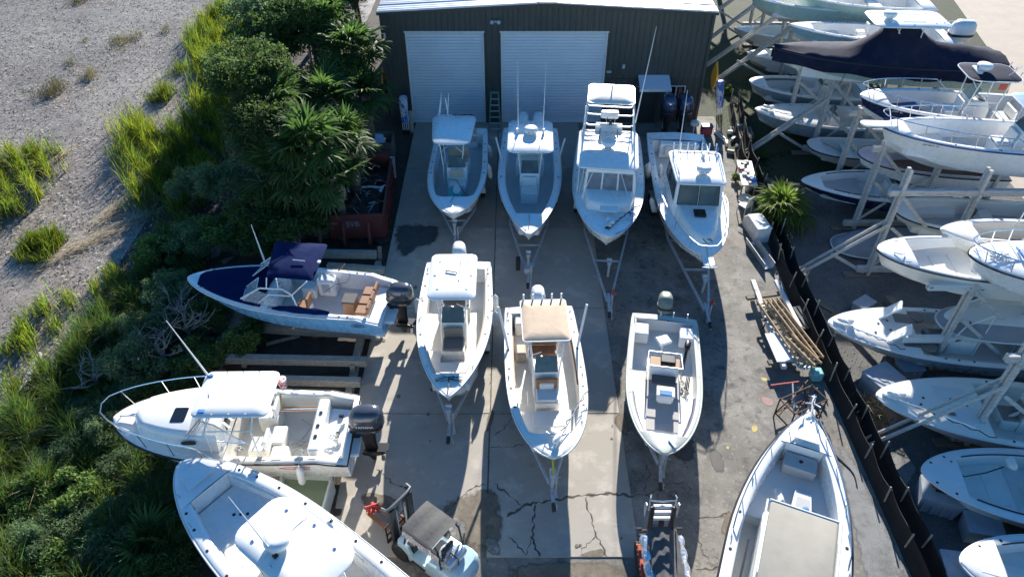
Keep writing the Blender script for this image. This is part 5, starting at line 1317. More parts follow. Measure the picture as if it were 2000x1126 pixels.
for sg in (-1, 1):
    b.part('bow_lounge', MB().slab([(b.X(.56), sg * .62), (b.X(.71), sg * .42), (b.X(.71), sg * .85), (b.X(.56), sg * 1.08)][::sg], .69, 1.1, .04), WHITE)
    b.part('grab_rail', MB().tube([(b.X(.62), sg * (b.g(.62) - .03), 1.42), (b.X(.72), sg * (b.g(.72) - .03), 1.48), (b.X(.82), sg * (b.g(.82) - .03), 1.52)], .02, 5), STEEL)
    b.part('speaker', MB().lathe([(.12, 0), (.12, .02), (.06, .03), (.02, .02)], 12, Matrix.Translation((b.X(.62), sg * .78, 1.0)) @ Euler((sg * -1.57, 0, 0)).to_matrix().to_4x4()), WCUSH)
for k in range(3): obj('cup_holder', disc_mesh(.05, .015, BLACK, 'cups'), cd, (b.X(.74 + .015 * k), -.25 + .12 * k, 1.12))
b.part('foredeck_lid', MB().slab([(b.X(.885), -.42), (b.X(.955), -.3), (b.X(.955), .3), (b.X(.885), .42)], 1.835, 1.85, .01), WHITE)
b.dots([.3, .4, .5, .6, .7, .78, .84], .13); b.cleats([.5, .8, .9])
b.bolster(.35, .84, WCUSH, -.12, .14)
b.seat(pf.x - 2.6, 0, .7, 1.3, .55, .7, NAVYC, name='leaning_post')
b.engine(ENGW, 2, scale=1.1)
trailer('trailer hidden under the large boat nearest the marsh', b, (330, 880))
# ------------------------------------------------------------------ storage racks and their boats
TIMBER = mat('whitewashed_timber', (.60, .575, .54), .8, layers=[((.33, .31, .28), 3, .4, .65, .8, (1, 6, 6)), ((.55, .53, .5), 6, .5, .7, .6), ((.22, .19, .16), 12, .6, .78, .5)], bump=.2, bscale=25)
PEEL = mat('peeling_white_paint', (.66, .66, .64), .7, layers=[((.05, .045, .04), 2.2, .60, .64, .9), ((.20, .10, .06), 3.5, .64, .68, .9), ((.5, .48, .45), 9, .5, .7, .5)], bump=.2)
OLDW = mat('old_plank', (.20, .165, .13), .85, layers=[((.12, .10, .08), 3, .4, .65, .8, (1, 8, 8)), ((.30, .26, .22), 10, .5, .7, .5)], bump=.2, bscale=25)
def rack(label, y, brace=True, x0=15.0, top=4.9, arm=4.1, low=.34, x1=21.0, paint=None, brace_x=12.0, brace_h=2.9, foot=True, mid=None, reach=.45):
    r_ = thing('boat_rack', label, 'rack', (x0, y, 0), 0, 'timber boat storage racks')
    for k, xx in enumerate((0, (x1 - x0) * .5, x1 - x0)):
        for dy in (-.1, .1): MB().beam((xx, dy, 0), (xx, dy, top), .14, .13).build('post', TIMBER, r_)
    for nm, z in (('upper_arm', arm), ('lower_arm', low)) + ((('middle_arm', mid),) if mid else ()):
        MB().beam((-reach if z > 1 else -.5, 0, z), (x1 - x0 + .5, 0, z), .19, .26).build(nm, paint if (paint and z > 1) else TIMBER, r_)
    if brace:
        for dy in (-.13, .13): MB().beam((brace_x - x0, dy, .05), (.02, dy * 1.15, brace_h), .06, .15).build('long_brace', TIMBER, r_)
        if foot: MB().beam((brace_x - x0 + 1.25, 0, brace_h * .42), (-.12, 0, .12), .07, .13).build('foot_brace', TIMBER, r_)
    MB().beam((.05, -.19, arm - .1), (1.5, -.19, 2.6), .06, .14).build('knee_brace', TIMBER, r_)
    MB().beam((.1, .19, .3), ((x1 - x0) * .5 - .1, .19, 2.7), .05, .13).build('cross_brace', TIMBER, r_)
    MB().beam((.1, -.19, 2.6), ((x1 - x0) * .5 - .1, -.19, .4), .05, .13).build('cross_brace', TIMBER, r_)
    MB().box((-.25, 0, .05), (1.5, .35, .1), .02).build('sill_plank', OLDW, r_)
    return r_
rack('whitewashed rack frame with long brace across the lower right of the fence', 14.6, top=5.0, brace_x=11.75, brace_h=3.05)
rack('rack frame carrying the peeling white beam', 18.0, paint=PEEL, top=4.15, arm=3.95, brace=False, x0=15.3, reach=1.5, mid=1.5)
rack('rack frame with long brace beside the sunlit palmetto', 23.3, top=5.2, brace_x=11.95, brace_h=2.75, arm=4.15)
rack('rack frame under the white boat with pulpit', 26.6, top=4.5, brace=False, x0=15.6, arm=4.15)
rack('rack frame behind the small grey whaler', 29.9, top=4.4, brace=False, x0=15.8, arm=4.1)
rack('rack frame with long brace below the black boat cover', 33.3, top=4.4, brace_x=12.35, brace_h=3.2, x0=15.8, arm=4.1)
rack('rack frame under the middle of the black boat cover', 36.4, top=4.2, brace=False, x0=15.4, arm=4.0)
rack('rack frame with long brace against the shed corner, nearer one', 41.6, top=4.4, brace_x=12.3, brace_h=3.6, x0=16.4, x1=22.5, arm=4.1, foot=True)
rack('rack frame with long brace against the shed corner, farther one', 44.0, top=4.4, brace_x=12.3, brace_h=3.8, x0=16.8, x1=22.5, arm=4.1, foot=False)
rack('rack frame in the shade at the top edge beyond the shed', 47.5, top=4.4, brace_x=12.8, brace_h=3.4, x0=16.6, x1=23, arm=4.1)
rack('rack frame deepest in the shade at the top edge', 50.5, top=4.4, brace_x=12.9, brace_h=3.4, x0=16.8, x1=23, arm=4.1)
# upper storey
FAR = [(14.3, 46.0, 5.6, 'unseen white boat added for shade beyond the top edge, nearer of two'), (14.6, 49.3, 5.6, 'unseen white boat added for shade beyond the top edge, farther of two'), (14.6, 46.5, 1.6, 'low white boat deep in the rack at the top edge'), (14.4, 42.6, 1.6, 'low white boat behind the shed corner braces')]  # the upper two are out of view, added for the shade they cast
def rb(label, bow, head, L, name='stored_boat', **k):
    return Boat(name, label, bow, head=R(head), L=L, **k)
for x_, y_, z_, lb in FAR:
    b = Boat('stored_boat', lb, (1000, 563, z_), head=PI, L=7, B=2.4, tc=(.1, .82), rnd=.2, fw=.3); b.root.location = (x_ + 3.5, y_, z_ - 1.5)
b = rb('seafoam hulled boat at the top edge left of the covered boat', (1466, -8, 5.6), 178, 7.2, B=2.4, hull=SEAF, w=.2, tc=(.1, .82), rnd=.2, fw=.3)
b.part('hatch_board', MB().box((b.X(.80), -.3, 1.6), (1.4, .3, .05), .01, rz=-.6, ry=-.15), WHITE); b.cleats([.85])
b = rb('seafoam hulled boat cut by the top edge above the covered boat', (1548, -14, 5.9), 177, 7.5, B=2.5, hull=SEAF, w=.2, tc=(.1, .82), rnd=.2, fw=.3); b.dots([.5, .6, .7])
b = rb('pale blue hulled boat with white deck just above the black cover', (1543, 48, 5.3), 176, 8.2, B=2.5, hull=gel('pale_blue_gelcoat', (.28, .50, .58)), w=.24, tc=(.06, .86), rnd=.2, fw=.3, sole=.7)
b.casting_deck(.66, .85, .95, WHITE, 2); b.part('stripe_mat', MB().box((b.X(.74), -.2, .98), (1.1, .12, .03), .01), BLACK)
b.seat(b.X(.55), .1, .7, .5, .5, .5, WCUSH); b.engine(ENGW, 1, scale=1.45); b.dots([.6, .7, .8])
# black-covered boat
b = rb('boat under a black fitted cover with white hardtop rising above it', (1509, 92, 5.5), 177.5, 11.0, B=3.0, rail=RAILB, hull=SEAF, bottom=SEAF, fb=1.75, fs=1.35, w=.3, tc=(.08, .86), fw=.3)
cov = MB(); rr = []
for i, t in enumerate(np.linspace(0, .995, 30)):
    hw = b.hb(t) + .05; z = b.sz(t); x = b.X(t)
    pk = z + .18 + 1.55 * math.exp(-((t - .47) / .13) ** 2) + .45 * math.exp(-((t - .2) / .16) ** 2)
    f = lambda s_: .035 * math.sin(t * 70 + s_ * 5) * min(1, hw)
    rr.append([(x, -hw, z - .55), (x, -hw - .02, z - .1 + f(1) * .3), (x, -hw * .93, z + .07), (x, -hw * .55, z + (pk - z) * .55 + f(2)), (x, -hw * .2, z + (pk - z) * .92 + f(3)), (x, 0, pk), (x, hw * .2, z + (pk - z) * .92 + f(4)),
               (x, hw * .55, z + (pk - z) * .55 + f(5)), (x, hw * .93, z + .07), (x, hw + .02, z - .1 + f(6) * .3), (x, hw, z - .55 + .05 * math.sin(t * 30))])
cov.loft(rr, False, closed=False); cov.add(rr[0], [tuple(range(11))]); b.part('fitted_cover', cov, BLACKC, smooth=60)
b.ttop(b.X(.30), b.X(.62), 2.15, 3.15, legs=(b.X(.5), b.X(.4), .5), r=.45, base=2.2, crown=.04)
b.radar(b.X(.545), .1, 3.28)
for t in (.7, .55, .4): b.part('tie_strap', MB().tube([(b.X(t), b.hb(t) + .06, b.sz(t) - .5), (b.X(t) - .15, b.hb(t) * .6, .3), (b.X(t) - .3, 0, -.05)], .018, 4), BLACK)
b.antenna((b.X(.33), .5, 3.25), (b.X(.22), .55, 3.5), .014)
# navy whaler
b = rb('navy hulled whaler with black canvas top over a white console', (1681, 186, 5.45), 175, 7.6, B=2.85, hull=NAVYH, bottom=WHITE, fb=1.8, fs=1.45, w=.26, tc=(.08, .86), rnd=.3, fw=.4, q=.62, p=2.5, sole=.85, deck=GREYW)
b.casting_deck(.62, .855, 1.1, mat('navy_deck', (.05, .08, .2), .6), 0)
b.bow_rail(.45, .98, .48, .07, 5, .02, .12)
c = b.console(b.X(.42), .95, 1.7, 1.15, seat=True, seat_m=WCUSH)
b.ttop(b.X(.22), b.X(.5), 1.8, 3.0, BLACKC, legs=(b.X(.44), b.X(.28), .5), r=.4, th=.04, crown=.03, edge=ALU, fittings=False, holders=4, frame=ALU)
b.radar(b.X(.40), 0, 3.1, 'GARMIN'); b.part('lift_raft', MB().box((b.X(.43), -.02, 3.11), (.22, .7, .12), .03), WHITE)
b.part('red_flag', MB().box((b.X(.3), .55, 2.65), (.3, .02, .25), .004), RED)
b.seat(b.X(.2), .2, .6, 1.0, .5, .5, WCUSH, name='stern_seat'); b.dots([.3, .5, .62], .12); b.reg('GA 3087 EJ', .84, 1, INKW, .14)
b.antenna((b.X(.3), .3, 2.8), (b.X(.2), .4, 3.9), .014)
# white whaler with pulpit
b = rb('white open boat with bow pulpit, steel rails and blue canvas top', (1722, 245, 5.55), 176, 8.4, B=2.85, bottom=CHALK, fb=1.95, fs=1.6, w=.24, tc=(.08, .88), rnd=.3, fw=.4, q=.62, p=2.4, sole=.95, rail=RAILN)
b.part('bow_pulpit', MB().slab(rrect(b.X(.93), b.X(1) + .85, -.24, .24, .2, 4), 1.98, 2.05, .02), WHITE)
b.bow_rail(.35, .975, .55, .08, 6, .02, .25); b.casting_deck(.66, .87, 1.2, WHITE, 0)
c = b.console(b.X(.36), .9, 1.7, 1.15, seat=True, seat_m=WCUSH)
b.ttop(b.X(.12), b.X(.42), 1.9, 3.05, BLUEC, legs=(b.X(.36), b.X(.2), .55), r=.3, th=.05, crown=.12, edge=ALU, fittings=False)
b.part('folded_tarp', MB().loft([[(x, y + .55, 1.22 + k) for x, y, z in se_ring(1.3 - 2 * k, .55 - k, 0, b.X(.66), 12, 2.4)] for k in (0, .12, .2)]), OFFW, smooth=60)
for k in range(3): b.part('deck_box', MB().box((b.X(.24) - .1 * k, .45 - .3 * k, 1.25), (.4, .3, .55), .05), [BLACK, GREYC, CUSH][k])
b.rope([(b.X(.27), .4, 3.24), (b.X(.25), .1, 3.27), (b.X(.26), -.6, 3.24)], .02, DROPE); b.reg('GA 8411 LF', .80, 1, INK, .12); b.dots([.5, .7], .12)
# skiff on the palmetto rack
b = rb('open white skiff with bare deck on the rack beside the palmetto', (1713, 487, 4.5), 175.5, 6.8, B=2.5, fb=1.5, fs=1.25, w=.16, tc=(.05, .83), fw=.55, q=.58, p=2.6, sole=.8, rail=RAILB, bottom=IVORY, hull=IVORY, deck=CHALK)
b.casting_deck(.5, .82, .98, SOLE, 3); b.part('stern_box', MB().box((b.X(.42), .2, 1.1), (.6, .9, .5), .05), WHITE); b.cleats([.6, .88])
b.part('tools_cleat', MB().tube([(b.X(.93), .2, 1.55), (b.X(.9), .35, 1.6), (b.X(.88), .25, 1.55)], .02, 5), STEEL)
# boat with blue-edged clear cover
b = rb('white boat with rope-strewn bow rail and blue-edged clear cover at the right edge', (1893, 497, 5.3), 175, 6.5, B=2.5, fb=1.6, fs=1.3, w=.2, tc=(.08, .45), fw=.8, q=.58, p=2.6, rail=RAILB, bottom=WHITE)
b.bow_rail(.5, .985, .5, .07, 5, .022, .1); b.trunk(.45, .74, .3, 2.0, m=CLEAR)
b.part('blue_piping', MB().tube([(b.X(.745), -.5, 1.62), (b.X(.76), 0, 1.72), (b.X(.745), .5, 1.62), (b.X(.6), .95, 1.6), (b.X(.45), 1.0, 1.6)], .04, 6), BLUEC)
b.coil(b.X(.86), .1, 1.64, .35, 3, GALV); b.rope([(b.X(.9) - .5 * math.sin(i), .4 * math.cos(i * 1.7), 1.66) for i in range(9)], .012, STEEL)
b = rb('boat with navy canvas top seen above the bare skiff, at the right edge', (1838, 448, 4.55), 176, 6.2, B=2.3, fb=1.4, fs=1.1, w=.2, tc=(.08, .8), rnd=.2, fw=.3, bottom=WHITE, deck=GREYW)
b.ttop(b.X(.02), b.X(.56), 2.0, 2.55, NAVYC, legs=(b.X(.5), b.X(.2), .9), base=1.0, r=.35, th=.05, crown=.08, edge=ALU, fittings=False)
# ---- lower storey
b = rb('grey-sided small center console low on the rack beside the shed corner', (1464, 158, 1.75), 177, 6.6, B=2.75, hull=GREYH, bottom=GREYW, w=.2, tc=(.06, .86), rnd=.25, fw=.35, q=.6, p=2.5, sole=.6, deck=GREYW)
b.casting_deck(.7, .85, .8, SOLE, 0); b.bolster(.5, .84, TAUPE); b.part('cooler', MB().box((b.X(.60), .1, .95), (.4, .5, .5), .05), TAUPE); b.console(b.X(.4), .7, 1.0, .9); b.dots([.6, .9])
b = rb('flat-decked bay boat with trolling motor low on the rack beyond the turf', (1475, 213, 1.6), 176.5, 6.9, B=2.75, hull=GREYH, bottom=GREYW, w=.2, tc=(.06, .52), fw=.85, q=.7, p=2.1, deck=GREYW, camber=.03)
b.trolling_motor(.93, 1, 1.5); b.dots([.6, .7, .8], .2); b.console(b.X(.42), .7, 1.0, .9); b.hatch(b.X(.62), b.X(.72), -.35, .35, b.sz(.65) + .06, GREYW, t=.02)
b = rb('small blunt-bowed white whaler low on the rack', (1577, 282, 1.35), 177, 4.6, B=2.1, hull=GREYW, w=.16, tc=(.06, .84), rnd=.2, fw=.55, q=.42, p=3.2, fb=1.0, fs=.8, sole=.4, rail=RAILB, deck=GREYW)
b.part('thwart_seat', MB().box((b.X(.55), 0, .65), (.4, 1.4, .12), .03), GREYW); b.part('bow_deck', MB().box((b.X(.76), 0, .6), (.6, .8, .3), .05), GREYW); b.rope([(b.X(.8), -.4, .9), (b.X(.6), .3, .7), (b.X(.4), -.2, .7)], .012)
b = rb('lilac-grey open boat with brown deck under the pulpit boat', (1676, 300, 2.9), 174, 6.2, B=2.6, hull=WHITE, bottom=WHITE, deck=PURP, w=.24, tc=(.06, .82), fw=.6, q=.5, p=2.8, fb=1.25, fs=1.0, sole=.5, rail=RAILB, solem=mat('brown_sole', (.16, .12, .10), .8))
b.part('bow_step', MB().slab(rrect(b.X(.74), b.X(.815), -.55, .55, .06, 2), .5, .95, .03), PURP)
b = rb('grey and navy open boat low on the rack above the palmetto', (1566, 352, 1.55), 176, 6.4, B=2.65, hull=NAVYH, bottom=GREYW, deck=CHALK, w=.22, tc=(.06, .86), rnd=.22, fw=.3, q=.72, p=2.1, fb=1.1, fs=0.95, sole=.5)
b.casting_deck(.56, .85, .72, SOLEG, 1); b.console(b.X(.38), .7, 1.0, .8); b.cleats([.7]); b.gunwale_trim(.5, .8, BLACK)
b = rb('cream deck boat with curved seats on the middle rack', (1745, 408, 2.75), 175, 6.4, B=2.6, hull=IVORY, deck=IVORY, w=.22, tc=(.06, .88), rnd=.25, fw=.5, q=.46, p=3.0, fb=1.2, fs=1.0, sole=.45, rail=RAILB, solem=SOLEG)
for sg in (-1, 1):
    b.part('curved_seat', MB().slab([(b.X(t), sg * (b.g(t) - .02)) for t in np.linspace(.55, .85, 8)][::sg] + [(b.X(t), sg * (b.g(t) - .42 if b.g(t) > .5 else .05)) for t in np.linspace(.82, .55, 6)][::sg] if sg > 0 else [(b.X(t), sg * (b.g(t) - .02)) for t in np.linspace(.85, .55, 8)] + [(b.X(t), sg * (b.g(t) - .42 if b.g(t) > .5 else .05)) for t in np.linspace(.55, .82, 6)], .44, .75, .04), GREYW)
    b.part('seat_back', MB().box((b.X(.45), sg * .7, .8), (.25, .45, .5), .1), TAUPE)
b.part('helm_console', MB().extr([(b.X(.36), .45), (b.X(.46), .45), (b.X(.44), .95), (b.X(.38), 1.05)], .7, .05, Matrix.Translation((0, -.3, 0))), GREYW)
# overturned dinghy: hull turned keel up
b = rb('dull grey upturned dinghy lying under the rack brace', (1634, 448, .95), 175, 4.4, B=2.0, hull=mat('dull_grey_hull', (.26, .27, .30), .6, layers=[((.2, .2, .22), 2, .4, .7, .6)]), bottom=mat('dull_grey_hull', (.26, .27, .30)), deck=GREYW, tc=(.4, .42), q=.42, p=3.0, fb=.7, fs=.62, rail=RAILW, camber=.12)
b.root.rotation_euler = (PI, 0, R(175)); b.root.location.z = .82
# bay boat with open hatches
b = rb('bay boat with two open hatch lids and trolling motor beside the wood pile', (1618, 630, 1.3), 172.5, 7.2, B=2.8, hull=GREYH, bottom=GREYW, deck=GREYW, w=.2, tc=(.06, .58), fw=.85, q=.66, p=2.2, fb=1.05, fs=0.92, sole=0.42, camber=.03, liner=SOLE)
b.trolling_motor(.95, 1, 1.6); b.dots([.35, .42, .48], .12)
for sg in (-1, 1):
    b.part('hatch_well', MB().slab(rrect(b.X(.56), b.X(.66), sg * .62 - .25, sg * .62 + .25, .04, 2), b.sz(.6) + .06, b.sz(.6) + .075, .01), TAUPE)
    b.part('open_hatch_lid', MB().box((b.X(.68) + .1, sg * .62, b.sz(.66) + .38), (.08, .5, 1.0), .02, ry=.55 - 1.2, rz=-.3), WHITE)
for k, (t, y) in enumerate(((.75, -.2), (.78, .3), (.7, .1), (.66, .35), (.7, -.4))): obj('deck_fitting', disc_mesh(.04, .02, BLACK, ('dot', BLACK.name)), b.root, (b.X(t), y, b.sz(t) + .075))
c = b.console(b.X(.40), .85, 1.5, 1.05, seat=True, seat_m=TAUPE, m=WHITE); MB().box((b.X(.40) + .35, 0, 1.55), (.06, .6, .5), .03, ry=-.4).build('backrest_pad', TAUPE, c)
for sg in (-1, 1): b.part('bow_seat', MB().lathe([(.24, 0), (.27, .05), (.25, .12)], 12, Matrix.Translation((b.X(.54), sg * .75, .95))), TAUPE)
b.part('bolster_pad', MB().box((b.X(.51), .1, .9), (.2, .8, .35), .08, rz=.2), TAUPE)
fr = MB()
for sg in (-1, 1): fr.tube([(b.X(.46), sg * .5, .5), (b.X(.40), sg * .5, 1.9), (b.X(.3), sg * .5, 2.5)], .028, 6); fr.tube([(b.X(.3), sg * .5, .5), (b.X(.3), sg * .5, 2.5)], .024, 6)
b.part('top_frame', fr, ALU)
# upturned grey hull on the middle arms, small bucket
b = rb('pale grey rounded hull lying under the peeling beam', (1850, 590, 2.6), 176, 4.8, B=2.0, hull=mat('dull_grey_hull', (.26, .27, .3)), bottom=GREYW, deck=mat('dull_grey_hull', (.26, .27, .3)), q=.45, p=3, fb=.95, fs=.9, tc=(.3, .32), camber=.2); b.root.rotation_euler = (PI, 0, R(176)); b.root.location.z = 2.6
t = thing('plastic_barrel', 'white plastic barrel standing behind the rack cross braces', 'barrel', P(1955, 660, 0)); t.location.z = 0
MB().lathe([(.26, 0), (.29, .05), (.29, .4), (.3, .42), (.29, .45), (.29, .85), (.25, .9), (.1, .91)], 16).build('drum', WCUSH, t, 40); MB().lathe([(.28, .62), (.305, .63), (.305, .67), (.28, .68)], 16).build('hoop', GREYW, t)
# bay boat with T-top
b = rb('white bay boat with long deck, black coiled cable and trolling motor, mid right', (1712, 772, 1.3), 171.5, 7.4, B=2.8, hull=CHALK, deck=IVORY, w=.2, tc=(.06, .55), fw=.9, q=.66, p=2.2, fb=1.05, fs=0.92, sole=0.42, camber=.03, liner=SOLE, bottom=GREYW)
b.trolling_motor(.95, 1, 2.3); b.dots([.3, .38, .48], .12)
for x0_, x1_, y0_, y1_ in ((.60, .74, -.75, -.1), (.57, .68, .1, .75)): b.hatch(b.X(x0_), b.X(x1_), y0_, y1_, b.sz(.65) + .055, GREYW, 'hatch_lid', .05, .02)
for k, (t, y) in enumerate(((.8, -.1), (.82, .2), (.77, .3), (.68, -.2), (.62, 0), (.58, -.3))): obj('deck_fitting', disc_mesh(.04, .02, BLACK, ('dot', BLACK.name)), b.root, (b.X(t), y, b.sz(t) + .075))
b.part('deck_plate', MB().box((b.X(.70), .45, b.sz(.7) + .08), (.22, .14, .02), .005), TAUPE)
b.part('round_fender', MB().lathe([(.01, -.2), (.12, -.17), (.19, -.06), (.19, .06), (.12, .17), (.02, .22)], 14, Matrix.Translation((b.X(.49), -.55, .75))), FEND, smooth=60)
b.console(b.X(.38), .8, 1.4, 1.05, seat=True, seat_m=TAUPE)
b.ttop(b.X(.12), b.X(.40), 1.7, 2.6, GREYW, legs=(b.X(.38), b.X(.2), .5), r=.25, edge=ALU, fittings=False)
# lowest two
b = rb('small white open boat with loose white cushions, second lowest at right', (1801, 920, 1.3), 171, 6.6, B=2.8, hull=IVORY, w=.28, tc=(.06, .83), rnd=.0, fw=.5, q=.62, p=2.3, fb=1.05, fs=0.92, sole=0.42, deck=GREYW, solem=SOLE)
b.casting_deck(.6, .82, .62, SOLE, 2); b.console(b.X(.42), .85, 1.4, 1.05, seat=True, seat_m=CUSH)
for x, y in ((.60, -.6), (.50, .55)): b.part('loose_cushion', MB().box((b.X(x), y, 1.2), (.3, .42, .22), .08, ry=-.5), WCUSH)
b.rope([(b.X(.86), -.5, 1.1), (b.X(.8), -.2, .8), (b.X(.7), -.4, .85), (b.X(.62), -.6, 1.0)], .02, BLACK); b.gunwale_trim(.4, .8, BLACK)
b.part('foredeck_hatch', MB().slab([(b.X(.85), -.3), (b.X(.93), -.22), (b.X(.93), .22), (b.X(.85), .3)], 1.08, 1.10, .01), GREYW); b.dots([.88, .95], .12)
b = rb('small white open boat cut by the lower right corner', (1876, 1097, 1.35), 170, 6.4, B=2.8, w=.28, tc=(.06, .83), fw=.5, q=.62, p=2.3, fb=1.05, fs=0.92, sole=0.42, deck=GREYW, solem=SOLE)
b.casting_deck(.6, .82, .62, SOLE, 2); b.gunwale_trim(.4, .8, BLACK); b.dots([.8, .9], .12); b.part('foredeck_hatch', MB().slab([(b.X(.85), -.3), (b.X(.93), -.22), (b.X(.93), .22), (b.X(.85), .3)], 1.08, 1.10, .01), GREYW)
# stands under the low boats: timber blocks
blk = shared('block', lambda: MB().box((0, 0, .17), (.35, .7, .34), .02).mesh('timber_block', OLDW))
for k, (x, y) in enumerate(((1735, 720), (1790, 695), (1740, 600), (1850, 850), (1912, 970), (1955, 990), (1660, 395), (1690, 372))):
    p_ = P(x, y, 0); o = obj('timber_block', blk, None, (p_.x, p_.y, 0.0), (0, 0, .1 * k)); tag(o, 'dark timber block ' + ('under the bow of the bay boat with open hatches', 'between the two bay boats', 'behind the bay boat with open hatches', 'below the mid right bay boat', 'under the second lowest boat', 'right of the block under the second lowest boat', 'beside the upturned dinghy', 'under the grey and navy open boat')[k], 'block', 'timber blocks under the low boats')
# grey floats / dock boxes
GBOX = mat('grey_polymer', (.30, .34, .39), .6, layers=[((.22, .25, .29), 3, .4, .7, .6), ((.4, .42, .45), 12, .55, .75, .4)], bump=.1)
def dock_box(label, px, rz, w=1.0, l=.75, h=.7, broken=False, tilt=0.0):
    p_ = P(*px, 0); t = thing('dock_box', label, 'box', p_, rz); t.rotation_euler = (tilt, 0, rz)
    b_ = MB(); b_.loft([[(sx * w / 2 * .9, sy * l / 2 * .85, 0) for sx, sy in ((-1, -1), (1, -1), (1, 1), (-1, 1))], [(sx * w / 2, sy * l / 2, h) for sx, sy in ((-1, -1), (1, -1), (1, 1), (-1, 1))]]); b_.build('box_body', GBOX, t)
    if broken:
        for k in range(4): MB().box((-w * .36 + k * w * .24, -l * .47, h * .5), (.1, .06, h * .9), .02).build('rib', GBOX, t)
        MB().box((-.1, .1, h + .015), (.4, .2, .05), .01).build('hole_trim', BROWN, t); MB().box((.1, -.05, h + .012), (.6, .08, .04), .01).build('crack_plate', BLACK, t)
    else:
        MB().slab(rrect(-w / 2 - .03, w / 2 + .03, -l / 2 - .03, l / 2 + .03, .04, 2), h, h + .08, .02).build('box_lid', GBOX, t); MB().box((0, -l / 2 - .03, h * .85), (.1, .03, .12), .005).build('latch', GALV, t)
    return t
dock_box('wedge-shaped grey box beside the bow of the mid right bay boat', (1712, 762), .45, 1.1, .9, .75)
dock_box('small pale box behind the bay boat with open hatches', (1680, 610), .6, .8, .5, .5)
dock_box('low grey box between the two bay boats', (1768, 732), .1, .8, .6, .5)
dock_box('broken grey float with ribbed sides below the second lowest boat', (1822, 985), -.35, 1.15, .85, .75, True)
dock_box('grey lidded dock box right of the broken float', (1905, 1045), -.2, .95, .7, .6)
dock_box('grey lidded dock box at the lower right edge', (1862, 1126), -.15, .95, .8, .6)
# channel marker buoy pipe at right edge
p_ = P(1985, 800, 0); t = thing('buoy_post', 'white post with green capped float at the right edge', 'post', p_)
pt = P(1998, 690, 4.7) - p_; pt = Vector((.35, .2, 4.75))
MB().tube([(0, 0, 0), tuple(pt)], .09, 8).build('post', PEEL, t)
d_ = pt.normalized(); Mx = Matrix.Translation(pt - d_ * .15) @ d_.to_track_quat('Z', 'Y').to_matrix().to_4x4()
MB().lathe([(.2, 0), (.22, .02), (.22, .55), (.2, .57)], 16, Mx).build('green_float', mat('green_paint', (.01, .22, .04), .4), t); MB().lathe([(.21, .575), (.22, .60), (.2, .68), (.05, .7)], 16, Mx).build('white_cap', WCUSH, t); MB().lathe([(.225, -.03), (.23, 0), (.22, .04)], 16, Mx).build('white_band', WCUSH, t)
# ------------------------------------------------------------------ silt fence
SILT = mat('black_silt_fabric', (.010, .010, .011), .8, layers=[((.025, .023, .021), 2, .45, .7, .6)], bump=.3, bscale=6)
STAKE = mat('pale_stake', (.40, .35, .28), .85, layers=[((.28, .24, .19), 5, .4, .7, .7)])
FX = [(12.75, 38.6), (12.45, 36.9), (12.2, 35.2), (12.0, 33.3), (11.85, 31.4), (11.75, 29.6), (11.7, 27.7), (11.6, 25.9), (11.5, 24.1), (11.45, 22.3), (11.42, 20.6), (11.4, 18.9), (11.42, 17.2), (11.44, 15.5), (11.45, 13.9), (11.46, 12.3), (11.46, 10.8), (11.47, 9.3), (11.47, 7.6)]
for row, dx, lab in ((0, 0, 'black silt fence on pale stakes, yard side'), (1, .5, 'black silt fence on pale stakes, rack side')):
    fe = thing('silt_fence', lab + (', between trailers and racks'), 'fence', (FX[9][0] + dx, FX[9][1], 0))
    ox, oy = FX[9][0] + dx, FX[9][1]
    for i, (a, c) in enumerate(zip(FX, FX[1:])):
        n = 6; rr = []
        for k in range(n + 1):
            u = k / n; x = a[0] + (c[0] - a[0]) * u + dx - ox; y = a[1] + (c[1] - a[1]) * u - oy; sag = .10 * math.sin(u * PI) + .03 * math.sin(i * 2.1 + k)
            bul = .10 * math.sin(u * PI) * math.sin(i * 1.3 + row)
            rr.append([(x - .14, y, .01), (x + bul * .6, y, .25), (x + bul * .4, y, .72 - sag), (x + bul * .4 + .015, y, .72 - sag), (x + bul * .6 + .02, y, .25)])
        MB().loft(rr).build('fabric_panel', SILT, fe, 60)
        lean = random.uniform(-.08, .08)
        MB().beam((a[0] + dx - ox - .03, a[1] - oy, 0), (a[0] + dx - ox - .03 + lean, a[1] - oy + random.uniform(-.05, .1), random.uniform(.85, 1.1)), .045, .045, .005).build('stake', STAKE, fe)

# ------------------------------------------------------------------ things along the fence
NEWW = mat('new_lumber', (.44, .325, .19), .8, layers=[((.34, .24, .13), 4, .4, .65, .7, (8, 1, 8)), ((.6, .46, .28), 10, .5, .7, .5)], bump=.1)
GREYWD = mat('grey_lumber', (.27, .25, .22), .85, layers=[((.18, .165, .14), 4, .4, .65, .7, (8, 1, 8)), ((.36, .34, .3), 12, .5, .7, .5)], bump=.15)
RUST = mat('rusty_steel', (.10, .055, .035), .8, .3, layers=[((.05, .035, .03), 4, .4, .7, .7), ((.2, .08, .04), 8, .55, .75, .6)])
def line3(px, h): return P(px[0], px[1], h)
def lumber_frame(label, a, c, w, h0, m=NEWW, rails=3, cl=12):
    """long rack of rails with cross cleats"""
    A, C = P(*a, h0), P(*c, h0); d = C - A; L = d.length; rz = math.atan2(d.y, d.x)
    t = thing('lumber_frame', label, 'lumber', (A.x, A.y, 0), rz)
    for k in range(rails):
        y = -w / 2 + w * k / (rails - 1); MB().beam((0, y, h0), (L, y, h0), .045, .10, .006).build('rail', m, t)
    for k in range(cl):
        x = L * (k + .5) / cl; MB().beam((x, -w / 2 - .06, h0 - .075), (x, w / 2 + .06, h0 - .075), .07, .045, .006).build('cleat', m, t)
    return t
lumber_frame('new pine lumber frame on top of the wood pile', (1490, 585), (1578, 712), .52, .62)
